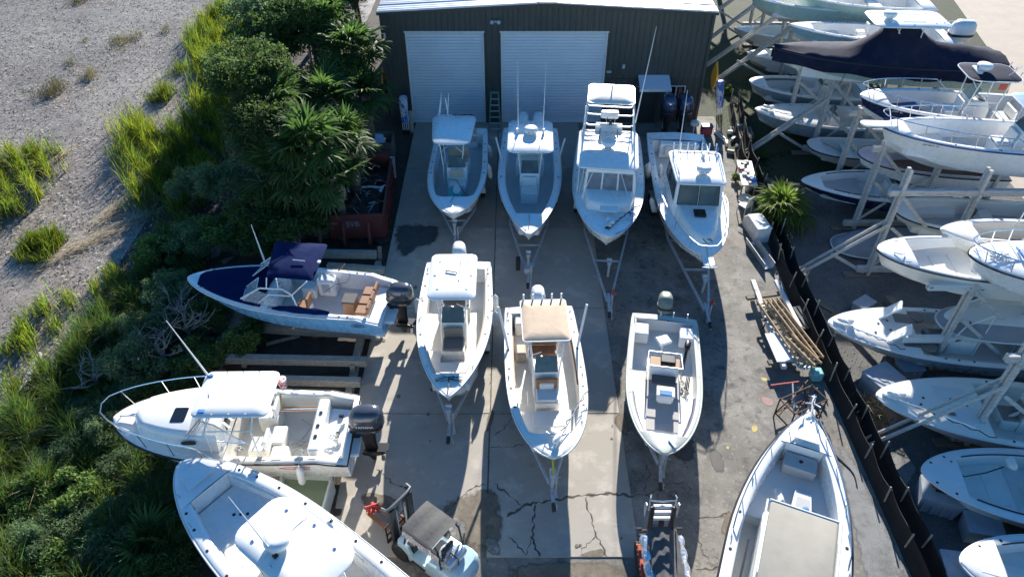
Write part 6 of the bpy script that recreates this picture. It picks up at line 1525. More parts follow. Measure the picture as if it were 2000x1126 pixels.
lumber_frame('new pine lumber frame overlapping the wood pile, nearer the fence', (1508, 583), (1598, 700), .42, .78)
lumber_frame('short pine frame lying across the wood pile', (1540, 655), (1598, 712), .3, .9, NEWW, 2, 6)
def board(label, a, c, w, th, m, cat='board', name='loose_board'):
    A, C = P(*a[:2], a[2]), P(*c[:2], c[2]); mid = (A + C) / 2
    o = MB().beam(A - Vector((mid.x, mid.y, 0)), C - Vector((mid.x, mid.y, 0)), w, th, .008).build(name, m); o.location = (mid.x, mid.y, 0)
    return tag(o, label, cat)
board('long weathered white beam under the wood pile', (1470, 548, .4), (1532, 718, .4), .18, .16, PEEL)
board('second weathered white beam against the fence', (1515, 548, .45), (1562, 640, .45), .16, .14, PEEL)
board('white painted panel on the pile of lumber', (1515, 650, .52), (1540, 706, .5), .85, .03, GREYW, 'panel', 'painted_sheet')
board('dark trestle plank under the far end of the wood pile', (1458, 582, .32), (1530, 572, .32), .2, .1, OLDW)
board('dark trestle plank under the near end of the wood pile', (1500, 708, .32), (1590, 700, .32), .2, .1, OLDW)
board('rotten plank lying on the gravel beyond the fence', (1578, 580, .05), (1628, 608, .05), .2, .06, OLDW)
def pallet(label, p_, rz, tilt=0.0, m=GREYWD, s_=1.0, z=0.0, n=7):
    t = thing('pallet', label, 'pallet', (p_.x, p_.y, z), rz); t.rotation_euler = (tilt, 0, rz)
    for k in range(3): MB().box((0, -.5 + .5 * k, .06), (1.2, .08, .1), .008).build('runner', m, t)
    for k in range(n): MB().box((-.55 + 1.1 * k / (n - 1), 0, .125), (.11, 1.05, .02), .004).build('slat', m, t)
    for k in range(3): MB().box((-.5 + .5 * k, 0, 0), (.1, 1.05, .02), .004).build('bottom_slat', m, t)
    t.scale = (s_,) * 3
    return t
pallet('grey pallet leaning in the wood pile by the fence', P(1545, 625, .3), .25, .15, z=.28)
pallet('grey pallet lying behind the silt fence near the shed', P(1448, 262, 0), 0.0, .12, s_=1.0)
# trestle legs with wheels, dark cart under the pile
t = thing('steel_trestle', 'dark steel trestle carrying the wood pile', 'trestle', P(1535, 668, 0), .3)
for sx in (-.9, .9):
    for sy in (-.45, .45): MB().tube([(sy, sx, 0), (sy * .8, sx, .5)], .03, 6).build('leg', RUST, t)
    MB().beam((-.6, sx, .48), (.6, sx, .48), .06, .06).build('cross_bar', RUST, t)
# angle iron frame
t = thing('steel_frame_rack', 'open rusty angle-iron frame beside the long bow', 'metal frame', P(1555, 815, 0), .45)
fr = [((-.7, -.35), (.7, -.35)), ((-.7, .35), (.7, .35)), ((-.7, -.35), (-.7, .35)), ((.7, -.35), (.7, .35))]
for z in (.25, .95):
    for a, c in fr: MB().beam((*a, z), (*c, z), .04, .04, .004).build('frame_bar', RUST, t)
for x in (-.7, .7):
    for y in (-.35, .35): MB().beam((x, y, 0), (x, y, 1.0), .04, .04, .004).build('frame_leg', RUST, t)
MB().beam((-.7, -.35, .95), (.7, .35, .25), .035, .035, .004).build('diagonal_bar', RUST, t); MB().beam((-.7, .35, .25), (.2, .35, .95), .035, .035, .004).build('diagonal_bar', RUST, t)
for k, (a, c, m) in enumerate((((1505, 752), (1560, 745), RED), ((1520, 812), (1578, 742), RUST), ((1548, 748), (1552, 830), GALV), ((1570, 745), (1575, 800), RUST))):
    board(['red metal bar beside the angle-iron frame', 'rusty pole laid over the angle-iron frame', 'grey pole standing in the angle-iron frame', 'short rusty pole by the silt fence'][k], (*a, .9), (*c, .9 - .15 * k), .05, .05, m, 'bar', 'metal_bar')
o = MB().box((0, 0, .2), (.4, .4, .4), .05).build('teal_bin', mat('teal_plastic', (.22, .50, .52), .5)); p_ = P(1591, 738, 0); o.location = (p_.x, p_.y, 0); tag(o, 'small teal plastic bin against the silt fence', 'bin')
o = MB().lathe([(.12, .42), (.24, .5), (.3, .56), (.29, .57), (.1, .46)], 16).build('basin', mat('pale_blue_enamel', (.4, .55, .62), .3)); p_ = P(1560, 730, 0); o.location = (p_.x, p_.y, 0.0); tag(o, 'pale blue basin at the foot of the wood pile', 'basin')
t = thing('hose', 'dark hose curling along the silt fence by the long bow', 'hose', P(1600, 830, 0)); MB().tube([(.1 * math.sin(i * .9) + .04 * i, -.22 * i, .03) for i in range(12)], .025, 6).build('hose_run', BLACK, t)
# near the shed's right corner
def P0(x, y): p_ = P(x, y, 0); return p_
t = thing('work_table', 'white work table strewn with tools beside the pilothouse boat', 'table', P0(1452, 365), 1.45)
MB().box((0, 0, .8), (2.3, .75, .06), .02).build('table_top', WCUSH, t)
for x in (-1.0, 1.0):
    for y in (-.3, .3): MB().beam((x, y, 0), (x, y, .78), .07, .07).build('leg', GREYWD, t)
for k in range(9):
    m = [BROWN, BLUEC, TAUPE, GALV, CUSH, RED, WCUSH, BLACK, OFFW][k]; s_ = .1 + .12 * random.random()
    MB().box((-.95 + .24 * k, random.uniform(-.25, .25), .83 + s_ * .3), (s_ * 1.5, s_ * 1.3, s_ * .6), s_ * .15, rz=k).build('clutter', m, t)
t = thing('plastic_chair', 'white plastic garden chair between table and palmetto', 'chair', P0(1452, 415), 2.2)
MB().box((0, 0, .44), (.5, .5, .04), .015).build('seat', WCUSH, t); MB().box((-.24, 0, .72), (.05, .5, .55), .02, ry=-.15).build('backrest', WCUSH, t)
for x in (-.2, .2):
    for y in (-.22, .22): MB().tube([(x * 1.1, y * 1.1, 0), (x, y, .44)], .022, 6).build('leg', WCUSH, t)
for y in (-.27, .27): MB().box((0, y, .64), (.48, .05, .03), .01).build('armrest', WCUSH, t)
t = thing('white_locker', 'white wedge-fronted locker beside the palmetto', 'locker', P0(1474, 455), 1.72)
MB().extr([(-.75, 0), (.75, 0), (.75, .45), (.45, .72), (-.75, .72)], .65, .03).build('locker_body', WHITE, t); MB().box((-.15, 0, .75), (1.2, .69, .05), .02).build('locker_lid', WHITE, t)
t = thing('metal_trough', 'grey metal channel lying against the silt fence', 'trough', P0(1482, 500), 1.75)
b_ = MB(); pr = [(-.24, .34), (-.2, .05), (.2, .05), (.24, .34), (.22, .34), (.18, .07), (-.18, .07), (-.22, .34)]
b_.loft([[(x, y, z) for y, z in pr] for x in (-.95, .95)]).build('channel', GALV, t)
MB().box((.2, .0, .12), (.9, .22, .06), .02).build('inner_board', OLDW, t)
def canopy(label, px, rz, lean=0.0, h=2.2, leanx=.0):
    t = thing('folded_canopy', label, 'canopy', P0(*px), rz); t.rotation_euler = (lean, leanx, rz)
    for x in (-.16, -.06, .05, .15):
        MB().beam((x, 0, 0), (x, .02, .85), .045, .045, .004).build('leg', ALU, t)
        MB().beam((x, 0, 0), (x, .005, .25), .05, .05, .004).build('leg_foot', BLACK, t)
    cv = MB(); cv.loft([[(x + .015 * math.sin(z * 9 + i), y, z) for i, (x, y, _) in enumerate(se_ring(w_, .34, 0, 0, 14, 2.6))] for z, w_ in ((.7, .36), (.85, .40), (1.3, .40), (1.6, .44), (1.95, .46), (2.1, .44), (h, .36))])
    cv.build('fabric_bundle', mat('blue_white_fabric', (.62, .66, .72), .8, layers=[((.06, .14, .48), 3.2, .50, .54, .95, (1, 1, .5)), ((.8, .8, .8), 5, .5, .7, .5)]), t, 60)
    MB().tube([(-.2, -.1, 2.0), (0, -.18, 2.1), (.2, -.1, 2.0)], .02, 5).build('strap', BROPE, t)
    return t
canopy('blue and white folded pop-up canopy left of the narrow roll-up door', (794, 262), 0, -.03)
canopy('blue and white folded pop-up canopy leaning on the right end of the shed', (1405, 232), .3, -.16, leanx=-.10)
t = thing('punching_bag', 'tan padded roll standing beside the folded canopy', 'roll', P0(805, 258)); MB().lathe([(.1, 0), (.13, .04), (.13, 1.2), (.1, 1.25)], 12).build('padded_roll', CUSH, t)
def yboard(label, px, rz, h=2.6, leanx=0.0):
    t = thing('paddle_board', label, 'paddleboard', P0(*px), rz); t.rotation_euler = (0, leanx, rz)
    o_ = [(0.0, .0)] + [(.36 * math.sin(PI * u ** .8) , h * u) for u in np.linspace(.05, .95, 9)] + [(0, h)] + [(-.36 * math.sin(PI * u ** .8), h * u) for u in np.linspace(.95, .05, 9)]
    MB().slab([(x, y) for x, y in o_][::-1], -.05, .05, .02, Euler((PI / 2, 0, 0)).to_matrix().to_4x4()).build('board', mat('yellow_board', (.62, .36, .03), .4), t)
    MB().box((0, -.06, h * .5), (.3, .02, .9), .005).build('deck_pad', GREYC, t)
    return t
yboard('yellow paddleboard standing on edge at the left end of the shed', (757, 215), 1.35)
yboard('yellow paddleboard hung on edge at the right end of the shed', (1383, 214), 1.75, 1.6).location.z = 1.3
t = thing('step_ladder', 'green fibreglass step ladder between the two roll-up doors', 'ladder', P0(967, 252), .0)
GREENL = mat('green_fibreglass', (.10, .26, .18), .5)
for sx in (-1, 1):
    MB().beam((sx * .32, -.45, 0), (sx * .2, 0, 2.15), .07, .03).build('front_rail', GREENL, t); MB().beam((sx * .3, .5, 0), (sx * .18, .04, 2.12), .05, .03).build('rear_rail', GREENL, t)
for k in range(6): u = (k + .7) / 6.7; MB().box((0, -.45 * (1 - u), 2.15 * u), (.62 - .22 * u, .1, .03), .006).build('step', GALV, t)
MB().box((0, .02, 2.16), (.44, .2, .05), .02).build('top_cap', GREENL, t)
for k, px in enumerate(((1296, 268), (1327, 268))):
    t = thing('spare_outboard', ['slate blue spare outboard on a stand, left of the pair below the awning', 'slate blue spare outboard on a stand, right of the pair below the window'][k], 'outboard', (0, 0, 0), 0)
    p_ = P0(*px); outboard(None, (p_.x, p_.y, 1.5), ENGD, BLACK, 0, 1.4, t, R(90))
    MB().beam((.35, -.3, -1.22), (.35, .3, -1.22), .06, .06).build('stand_foot', GALV, t); MB().beam((.35, 0, -1.22), (.35, 0, .0), .07, .07).build('stand_post', GALV, t)
def misc(name, label, cat, px, mb, m, h=0.0, rz=0.0):
    p_ = P(*px, 0); o = mb.build(name, m, None, 40); o.location = (p_.x, p_.y, h); o.rotation_euler = (0, 0, rz); return tag(o, label, cat)
misc('cooler_box', 'red-lidded dark cooler near the spare outboards', 'cooler', (1378, 262), MB().box((0, 0, .25), (.6, .42, .46), .05).box((0, 0, .52), (.64, .46, .08), .03), mat('red_blue_plastic', (.05, .06, .18), .5, layers=[((.5, .08, .07), 2, .45, .5, 1)]))
misc('shop_fan', 'white pedestal fan beside the right spare outboard', 'fan', (1352, 268), MB().lathe([(.22, 0), (.22, .04), (.03, .06), (.03, .7), (.1, .72), (.24, .75), (.26, .85), (.2, .95), (.05, .98)], 14), WCUSH)
misc('white_bucket', 'white bucket on the ground by the work table', 'bucket', (1460, 372), MB().lathe([(.14, 0), (.17, .36), (.18, .37), (.165, .37), (.13, .03)], 14), WCUSH)
misc('pipe_bundle', 'bundle of pale pipes lying by the shed corner and fence', 'pipes', (1408, 268), MB().tube([(-.5, 0, .06), (.5, 0, .1)], .05, 6).tube([(-.45, .12, .06), (.55, .1, .08)], .05, 6).tube([(-.5, .05, .16), (.5, .07, .18)], .05, 6), WCUSH, 0, 1.9)
misc('white_sink', 'upturned white basin beside the work table', 'basin', (1455, 392), MB().lathe([(.3, 0), (.34, .05), (.3, .22), (.1, .26)], 14), WCUSH)
for k, (x, y) in enumerate(((1425, 262), (1432, 275), (1418, 283), (1440, 290), (1426, 300), (1445, 250))):
    misc('scrap_piece', 'pale scrap of hardware heaped between shed and fence', 'scrap', (x, y), MB().box((0, 0, .12), (.3 + .1 * (k % 3), .16, .2), .03), [WCUSH, GALV, OFFW, GREYW, CUSH, WCUSH][k], 0, k * .7)['group'] = 'hardware scraps by the shed corner'

# ------------------------------------------------------------------ dumpster, crate, beams (left of the apron)
DRED = mat('dumpster_red', (.105, .022, .019), .6, layers=[((.11, .02, .02), 2, .42, .68, .7), ((.07, .03, .02), 6, .58, .76, .7)], bump=.1)
a_, c_ = P(638, 420, 1.45), P(748, 420, 1.45); d_ = P(752, 318, 1.45)
t = thing('dumpster', 'rusty red roll-off dumpster full of scrap metal beside the palms', 'dumpster', ((a_.x + c_.x) / 2, a_.y, 0), R(3))
DW, DL, DH = c_.x - a_.x, 4.6, 1.45
def wall(p0, p1, z0, z1, th): return MB().beam((*p0, (z0 + z1) / 2), (*p1, (z0 + z1) / 2), th, z1 - z0, .01)
for sg in (-1, 1):
    wall((sg * DW / 2, 0), (sg * DW / 2, DL), .22, DH, .06).build('side_wall', DRED, t); MB().beam((sg * DW / 2, -.02, DH), (sg * DW / 2, DL, DH), .12, .12).build('top_rail', DRED, t)
    for k in range(7): MB().box((sg * (DW / 2 + .06), .3 + k * .66, .8), (.07, .1, 1.2), .01).build('side_rib', DRED, t)
    MB().beam((sg * .55, -.55, .12), (sg * .55, DL, .12), .13, .16).build('skid_rail', DRED, t)
    MB().beam((sg * .55, -.06, 1.1), (sg * .55, -.5, .15), .12, .1).build('hook_strut', DRED, t); wheel(t, (sg * .55, -.6, .13), .13, .12)
wall((-DW / 2 + .04, 0), (DW / 2 - .04, 0), .22, DH, .06).build('front_wall', DRED, t); wall((-DW / 2 + .04, DL), (DW / 2 - .04, DL), .22, DH + .35, .06).build('rear_wall', DRED, t); MB().box((0, DL / 2, .25), (DW, DL, .06), .01).build('floor_plate', RUST, t)
MB().beam((-DW / 2, -.02, DH), (DW / 2, -.02, DH), .11, .11).build('top_rail', DRED, t)
MB().box((-.15, -.045, .98), (.85, .02, .5), .005).build('dark_plate', mat('faded_plate', (.09, .03, .035), .7), t)
lettering('SVB', .36, mat('chalk_lettering', (.26, .20, .20), .9), t, (-.15, -.062, 1.0), (1, 0, 0), (0, 0, 1)); lettering('4089', .14, mat('chalk_lettering', (.45, .4, .4)), t, (-.95, -.04, 1.05), (1, 0, 0), (0, 0, 1))
SCR = [RUST, GALV, mat('scrap_dark', (.035, .03, .028), .7), mat('scrap_pale', (.4, .4, .4), .6), BLACK]
rs = random.Random(5)
for k in range(150):
    x, y = t.location.x + rs.uniform(-1.0, 1.0), t.location.y + rs.uniform(.25, 4.2); z = rs.uniform(1.0, 1.6); an = rs.uniform(0, PI); l_ = rs.uniform(.3, .85)
    dx, dy = math.cos(an) * l_ / 2, math.sin(an) * l_ / 2
    o = (MB().tube([(-dx, -dy, -.1), (0, 0, rs.uniform(-.05, .1)), (dx, dy, rs.uniform(-.1, .2))], rs.uniform(.008, .022), 5) if k % 4 else MB().box((0, 0, 0), (l_ * .6, rs.uniform(.03, .09), .03), .005, rz=an, rx=rs.uniform(-.5, .5))).build('scrap_metal', SCR[rs.choice((0, 0, 0, 2, 2, 2, 1, 0, 4, 3))])
    o.location = (max(min(x, t.location.x + .95), t.location.x - .95), y, z); tag(o, 'bent scrap metal piece in the red dumpster', 'scrap metal', 'scrap metal in the dumpster')
o = MB().box((0, 0, 0), (1.9, 3.9, .5), .1).build('rubble_bed', SCR[2]); o.location = (t.location.x, t.location.y + 2.3, .85); tag(o, 'dark heap of rubbish filling the red dumpster', 'rubbish'); o['kind'] = 'stuff'
o = MB().tube([(-.6, 0, .1), (-.2, .03, .12), (.4, 0, .08)], .05, 6).box((.3, -.15, .05), (.14, .3, .12), .03).build('steel_davit', GALV); o.location = (t.location.x + .55, t.location.y + 2.2, 1.35); tag(o, 'pale steel bracket on top of the dumpster scrap', 'bracket')
o = obj('worn_tyre', wheel_meshes(.33, .2)[0], None, (t.location.x + .65, t.location.y + 3.3, 1.2), (1.2, .3, 0)); tag(o, 'worn black tyre at the back of the dumpster', 'tyre')
p_ = P0(742, 318); t = thing('wooden_crate', 'open plywood crate of rubbish behind the dumpster', 'crate', (p_.x - .25, p_.y + .55, 0))
for (p0, p1) in (((-.95, -.6), (.95, -.6)), ((-.95, .6), (.95, .6)), ((-.95, -.56), (-.95, .56)), ((.95, -.56), (.95, .56))):
    for k in range(3): MB().beam((*p0, .2 + .4 * k), (*p1, .2 + .4 * k), .03, .37, .005).build('side_board', OLDW, t)
MB().box((0, 0, .5), (1.8, 1.1, .6), .05).build('rubbish_fill', SCR[2], t)
for k, (dx, dy, s_, m, lb) in enumerate(((.3, -.1, .5, WCUSH, 'white lidded tub on the crate rubbish'), (.15, .35, .45, mat('pale_blue_tub', (.4, .55, .68), .5), 'pale blue tub on the crate rubbish'), (-.5, -.1, .55, CUSH, 'brown cardboard box in the crate'), (-.75, .25, .4, TAUPE, 'dark carton at the left of the crate'), (.62, -.35, .3, RED, 'small red box in the crate'))):
    o = MB().box((0, 0, s_ * .3), (s_, s_ * .8, s_ * .6), .04).box((0, 0, s_ * .63), (s_ * 1.05, s_ * .85, .05), .02).build('discarded_box', m); o.location = (t.location.x + dx, t.location.y + dy, .82); o.rotation_euler = (.1 * k - .2, .15, .5 * k); tag(o, lb, 'box')
o = MB().box((0, 0, .55), (.5, .12, 1.1), .02, rx=-.2).build('grey_door_panel', GALV); p_ = P0(765, 345); o.location = (p_.x, p_.y, 0); tag(o, 'grey metal panel leaning on the crate', 'panel')
o = MB().box((0, 0, 0), (.6, .5, .04), .01).build('tipped_tray', mat('pale_blue_tub', (.4, .55, .68), .5)); p_ = P(738, 272, 1.2); o.location = p_; o.rotation_euler = (.5, .2, .3); tag(o, 'pale blue tray tipped behind the crate', 'tray')
BEAMW = mat('silvery_beam', (.30, .285, .25), .85, layers=[((.2, .18, .15), 3, .4, .65, .8, (.6, 8, 8)), ((.42, .41, .38), 8, .5, .7, .6), ((.16, .11, .07), 5, .6, .75, .6)], bump=.2, bscale=20)
for lb, a, c, w_, h_ in (('long silvery beam behind the light blue boat', (515, 493, .55), (735, 497, .55), .28, .3), ('short beam near the stern seats of the light blue boat', (640, 520, .5), (752, 528, .5), .25, .28),
                         ('sunlit beam on the ground below the light blue hull', (470, 638, .3), (735, 652, .3), .3, .3), ('long cradle beam between the two left boats', (440, 700, .6), (718, 706, .6), .26, .3),
                         ('shorter cradle beam just behind the sunlit hardtop', (540, 742, .55), (705, 746, .55), .24, .3), ('loose grey plank lying in the cradle bay', (520, 672, .08), (585, 655, .08), .15, .06)):
    board(lb, a, c, w_, h_, BEAMW, 'beam', 'timber_beam')
for lb, a in (('stub post at the left of the dumpster', (617, 460)), ('stub post at the apron corner by the dumpster', (752, 462)), ('post under the end of the long silvery beam', (742, 505)), ('post under the long cradle beam', (690, 735)), ('leaning post under the left end of the cradle beam', (478, 715))):
    p_ = P0(*a); o = MB().beam((0, 0, 0), (.05, .03, .62 if 'under' in lb else .95), .16, .16).build('timber_post', BEAMW); o.location = p_; tag(o, lb, 'post')
curb = thing('timber_curb', 'line of silvery timbers edging the apron on the left', 'curb', (-5.75, 18, 0))
for k in range(5): MB().beam((.02 * (-1) ** k, -9 + 3.0 * k, .14), (.02, -9 + 3.0 * k + 2.95, .14), .26, .28, .02).build('curb_timber', BEAMW, curb)
for x, y, s_ in ((-10.4, 19.95, .62), (-6.9, 20.3, .55), (-10.6, 13.8, .5), (-6.6, 14.0, .45)):
    t = thing('boat_stand', {-10.4: 'wooden blocking under the bow end of the light blue boat', -6.9: 'wooden blocking under the stern of the light blue boat', -10.6: 'wooden blocking under the bow end of the cabin boat', -6.6: 'wooden blocking under the stern of the cabin boat'}[x], 'stand', (x, y, 0))
    MB().box((0, 0, s_ / 2), (.5, 1.5, s_), .02).build('block', BEAMW, t); MB().box((0, 0, s_ + .04), (.6, 1.2, .08), .02).build('pad', OLDW, t)
p_ = P(600, 985, 0); t = thing('plastic_tank', 'open white plastic tank with greenish water below the cabin boat', 'tank', p_, -.05)
TANKM = mat('milky_plastic', (.60, .63, .58), .4, layers=[((.4, .45, .36), 3, .42, .7, .6)])
for p0, p1 in (((-.75, -.55), (.75, -.55)), ((-.75, .55), (.75, .55)), ((-.75, -.52), (-.75, .52)), ((.75, -.52), (.75, .52))): wall(p0, p1, .02, .75, .06).build('tank_wall', TANKM, t)
for k in range(5): MB().box((-.6 + .3 * k, -.59, .38), (.08, .04, .66), .015).build('tank_rib', TANKM, t)
MB().tube([(x, y, .76) for x, y in rrect(-.76, .76, -.56, .56, .08, 3)], .05, 6, True).build('tank_rim', TANKM, t); MB().box((0, 0, .3), (1.46, 1.06, .5), .01).build('green_water', mat('green_water', (.20, .25, .16), .12), t)
STN = mat('pale_stone', (.5, .48, .44), .8, layers=[((.3, .28, .25), 5, .4, .7, .7)], bump=.2)
st_mesh = [MB().lathe([(.01, -.06), (.07, -.04), (.1, 0), (.08, .05), (.02, .07)], 7, Matrix.Rotation(i, 4, 'X')).mesh('stone', STN, 20) for i in range(3)]
for k in range(26):
    p_ = P(730 + rs.uniform(-14, 16), 652 + rs.uniform(-10, 14), 0); o = obj('stone', st_mesh[k % 3], None, (p_.x, p_.y, .08), (k, k * .6, k), rs.uniform(.6, 1.4)); tag(o, 'pale rubble stone heaped at the stern of the light blue boat', 'stone', 'rubble stones at the apron edge')
t = thing('car_tyre', 'black tyre lying flat at the foot of the dumpster', 'tyre', P0(745, 470)); obj('tyre', wheel_meshes(.38, .22)[0], t, (0, 0, .11), (PI / 2, 0, 0))

# ------------------------------------------------------------------ forklift
LB = mat('pale_blue_paint', (.42, .58, .66), .4, layers=[((.3, .42, .48), 3, .42, .7, .6), ((.2, .16, .12), 7, .62, .78, .5)])
FORK = mat('rusty_fork', (.33, .16, .08), .7, .2, layers=[((.22, .1, .05), 4, .4, .7, .7), ((.42, .25, .15), 10, .55, .75, .5)])
DARK = mat('greasy_black', (.02, .02, .021), .5, layers=[((.06, .055, .05), 6, .5, .75, .6)])
p_ = P(835, 1075, 0); f = thing('forklift', 'pale blue forklift with tattered grey canopy and two forks', 'forklift', (p_.x, p_.y, 0), R(143))
f.location = (-2.35, 10.55, 0); f.scale = (.94, .94, .94)
MB().extr([(-1.35, .28), (.75, .25), (.85, .5), (.8, .95), (.35, 1.0), (.25, .62), (-.35, .62), (-.45, 1.0), (-1.3, 1.05), (-1.42, .8)], 1.08, .05).build('chassis', LB, f)
MB().loft([[(x - 1.2, y, z) for x, y, _ in se_ring(.75, 1.15, 0, 0, 16, 3.2)] for z in (.3,)] + [[(x - 1.2, y, z) for x, y, _ in se_ring(.85, 1.2, 0, 0, 16, 3.2)] for z in (.5, 1.0)] + [[(x - 1.18, y, 1.13) for x, y, _ in se_ring(.68, 1.05, 0, 0, 16, 3.2)]]).build('counterweight', LB, f, 50)
g_ = MB().lathe([(.05, -.42), (.15, -.38), (.18, -.28), (.18, .28), (.15, .38), (.05, .42)], 14, Matrix.Translation((-1.1, .05, 1.32)) @ Euler((PI / 2, 0, 0)).to_matrix().to_4x4()).build('gas_bottle', mat('bottle_alu', (.6, .62, .65), .35, .8), f)
MB().tube([(-1.28, .1, 1.2), (-1.3, .1, 1.5), (-1.0, .1, 1.56), (-.92, .1, 1.2)], .02, 5).build('bottle_strap', BLACK, g_)
MB().box((-.55, .0, 1.05), (.5, .55, .14), .05).build('seat', DARK, f); MB().box((-.78, .0, 1.32), (.12, .5, .5), .05).build('seat_back', DARK, f)
MB().loft([[(x - .78, y - .05, 1.16 + k) for x, y, z in se_ring(.55 - k, .6 - k, 0, 0, 12, 2.2)] for k in (0, .15, .25)]).build('blue_towel', mat('blue_print_cloth', (.62, .7, .76), .9, layers=[((.08, .3, .55), 9, .48, .55, .9), ((.02, .03, .06), 14, .56, .6, .9)]), f, 60)
MB().box((.35, 0, .8), (.25, .9, .5), .04).build('dash_panel', DARK, f)
MB().tube([(.28 + .0, .0, 1.1), (.12, 0, 1.25)], .02, 5).build('steering_column', DARK, f); 
w_ = MB(); Mx = Matrix.Translation((.1, 0, 1.27)) @ Euler((0, -.6, 0)).to_matrix().to_4x4(); w_.tube([Mx @ Vector((.18 * math.cos(a), .18 * math.sin(a), 0)) for a in np.linspace(0, 2 * PI, 13)[:-1]], .016, 5, True); w_.build('steering_wheel', DARK, f)
gd = empty('overhead_guard'); gd.parent = f
for sg in (-1, 1):
    MB().tube([(.55, sg * .48, .9), (.3, sg * .47, 2.0), (.2, sg * .46, 2.08)], .03, 6).build('guard_post', DARK, gd); MB().tube([(-.95, sg * .48, 1.0), (-.85, sg * .47, 2.0), (-.75, sg * .46, 2.08)], .03, 6).build('guard_post', DARK, gd)
cv = MB(); rr = []
for i in range(9):
    x = .42 - 1.15 * i / 8; sg_ = .035 * math.sin(i * PI / 2)
    rr.append([(x, -.56, 1.95 - .06 * (i % 2)), (x, -.53, 2.10), (x, -.2, 2.14 + sg_), (x, .2, 2.14 + sg_), (x, .53, 2.10), (x, .56, 1.93 + .05 * (i % 2))])
cv.loft(rr, False, closed=False).build('grey_canopy', GREYC, gd, 40)
for sd in (1, -1):
  rg = MB()
  for i in range(14):
    x = .38 - .1 * i; y = .58; l_ = .18 + .16 * abs(math.sin(i * 1.9)); rg.quad((x, sd * y, 1.98), (x - .1, sd * y, 1.98), (x - .08, sd * (y + .03), 1.98 - l_), (x - .01, sd * (y + .05), 1.98 - l_ * .7))
  rg.build('torn_fringe', mat('torn_plastic', (.30, .27, .27), .4, layers=[((.6, .55, .55), 9, .5, .6, .8), ((.5, .1, .12), 14, .6, .68, .7)]), gd, 0)
ms = empty('lift_mast'); ms.parent = f
for sg in (-1, 1):
    MB().beam((1.08, sg * .36, .1), (1.02, sg * .36, 2.15), .13, .2).build('mast_channel', DARK, ms); MB().beam((1.13, sg * .26, .15), (1.07, sg * .22, 2.05), .11, .15).build('inner_channel', DARK, ms); MB().tube([(1.1, sg * .18, .2), (1.05, sg * .18, 1.9)], .035, 7).build('lift_cylinder', GALV, ms)
MB().tube([(1.25, -.52, 2.2), (1.05, -.5, 2.24), (1.0, -.3, 2.26), (1.0, .3, 2.26), (1.05, .5, 2.24), (1.25, .52, 2.2)], .045, 8).build('mast_top_bar', mat('grey_steel', (.13, .14, .145), .6, .2), ms); MB().box((1.04, 0, 2.2), (.12, .7, .08), .02).build('cross_head', DARK, ms)
for sg in (-1, 1):
    MB().box((1.2, sg * .48, 2.1), (.14, .08, .12), .02).build('hose_clamp', RUST, ms); MB().tube([(1.0, sg * .3, 2.2), (.95, sg * .34, 1.4), (1.0, sg * .3, .7)], .02, 5).build('hydraulic_hose', BLACK, ms)
cg = empty('fork_carriage'); cg.parent = f
for z in (.35, .75): MB().beam((1.26, -.55, z), (1.26, .55, z), .06, .1).build('carriage_bar', DARK, cg)
for sg in (-1, 1): MB().beam((1.26, sg * .52, .3), (1.26, sg * .52, 1.15), .05, .05).build('backrest_post', DARK, cg)
MB().beam((1.26, -.55, 1.15), (1.26, .55, 1.15), .05, .05).build('backrest_bar', DARK, cg)
for sg in (-1, 1):
    k_ = MB(); k_.beam((1.31, sg * .22, .32), (1.31, sg * .22, .82), .14, .05); k_.beam((1.3, sg * .22, .32), (2.55, sg * .16, .30), .15, .045); k_.build('fork', FORK, cg)
MB().tube([(2.42 + .16 * math.sin(i * 1.9), .02 + .2 * math.sin(i * 2.7 + 1), .36 + .012 * i) for i in range(16)], .055, 6).build('red_strap_bundle', mat('red_webbing', (.5, .06, .06), .8, layers=[((.65, .2, .18), 9, .48, .6, .8)]), cg, 30)
for sg in (-1, 1): wheel(f, (.72, sg * .5, .34), .34, .24, sg < 0); wheel(f, (-1.05, sg * .45, .27), .27, .2, sg < 0)
MB().box((-.05, .56, .42), (.55, .06, .05), .01).build('step_plate', DARK, f); MB().tube([(-.95, -.5, 1.1), (-1.0, -.52, 1.75)], .02, 5).build('exhaust_pipe', DARK, f)

# ------------------------------------------------------------------ tarp-covered mini loader
REDP = mat('faded_red_paint', (.42, .07, .04), .5, layers=[((.3, .05, .03), 4, .4, .7, .6), ((.5, .25, .16), 8, .58, .75, .5)])
l = thing('mini_loader', 'red tracked mini loader under a grey tarp, at the lower edge', 'loader', (P(1290, 1095, .5).x, 10.0, 0), R(90))
MB().extr([(-1.1, .3), (.75, .3), (.8, .9), (.4, 1.05), (-1.0, 1.05), (-1.15, .8)], .7, .06).build('body', REDP, l)
for sg in (-1, 1):
    tr = empty('track'); tr.parent = l
    o_ = [(-.95 + .32 * math.cos(a), .33 + .3 * math.sin(a)) for a in np.linspace(PI / 2, 3 * PI / 2, 7)] + [(.55 + .32 * math.cos(a), .33 + .3 * math.sin(a)) for a in np.linspace(-PI / 2, PI / 2, 7)]
    MB().extr(o_, .2, .02, Matrix.Translation((0, sg * .53, 0))).build('track_belt', RUBBER, tr)
    lug = shared('lug', lambda: MB().box((0, 0, 0), (.05, .24, .06), .01).mesh('track_lug', mat('orange_lug', (.45, .16, .08), .6)))
    for k in range(12): obj('track_lug', lug, tr, (-1.0 + .145 * k, sg * .53, .65))
    MB().box((-.2, sg * .53, .69), (1.5, .2, .05), .02).build('track_guard', REDP, tr)
tp = MB(); rr = []
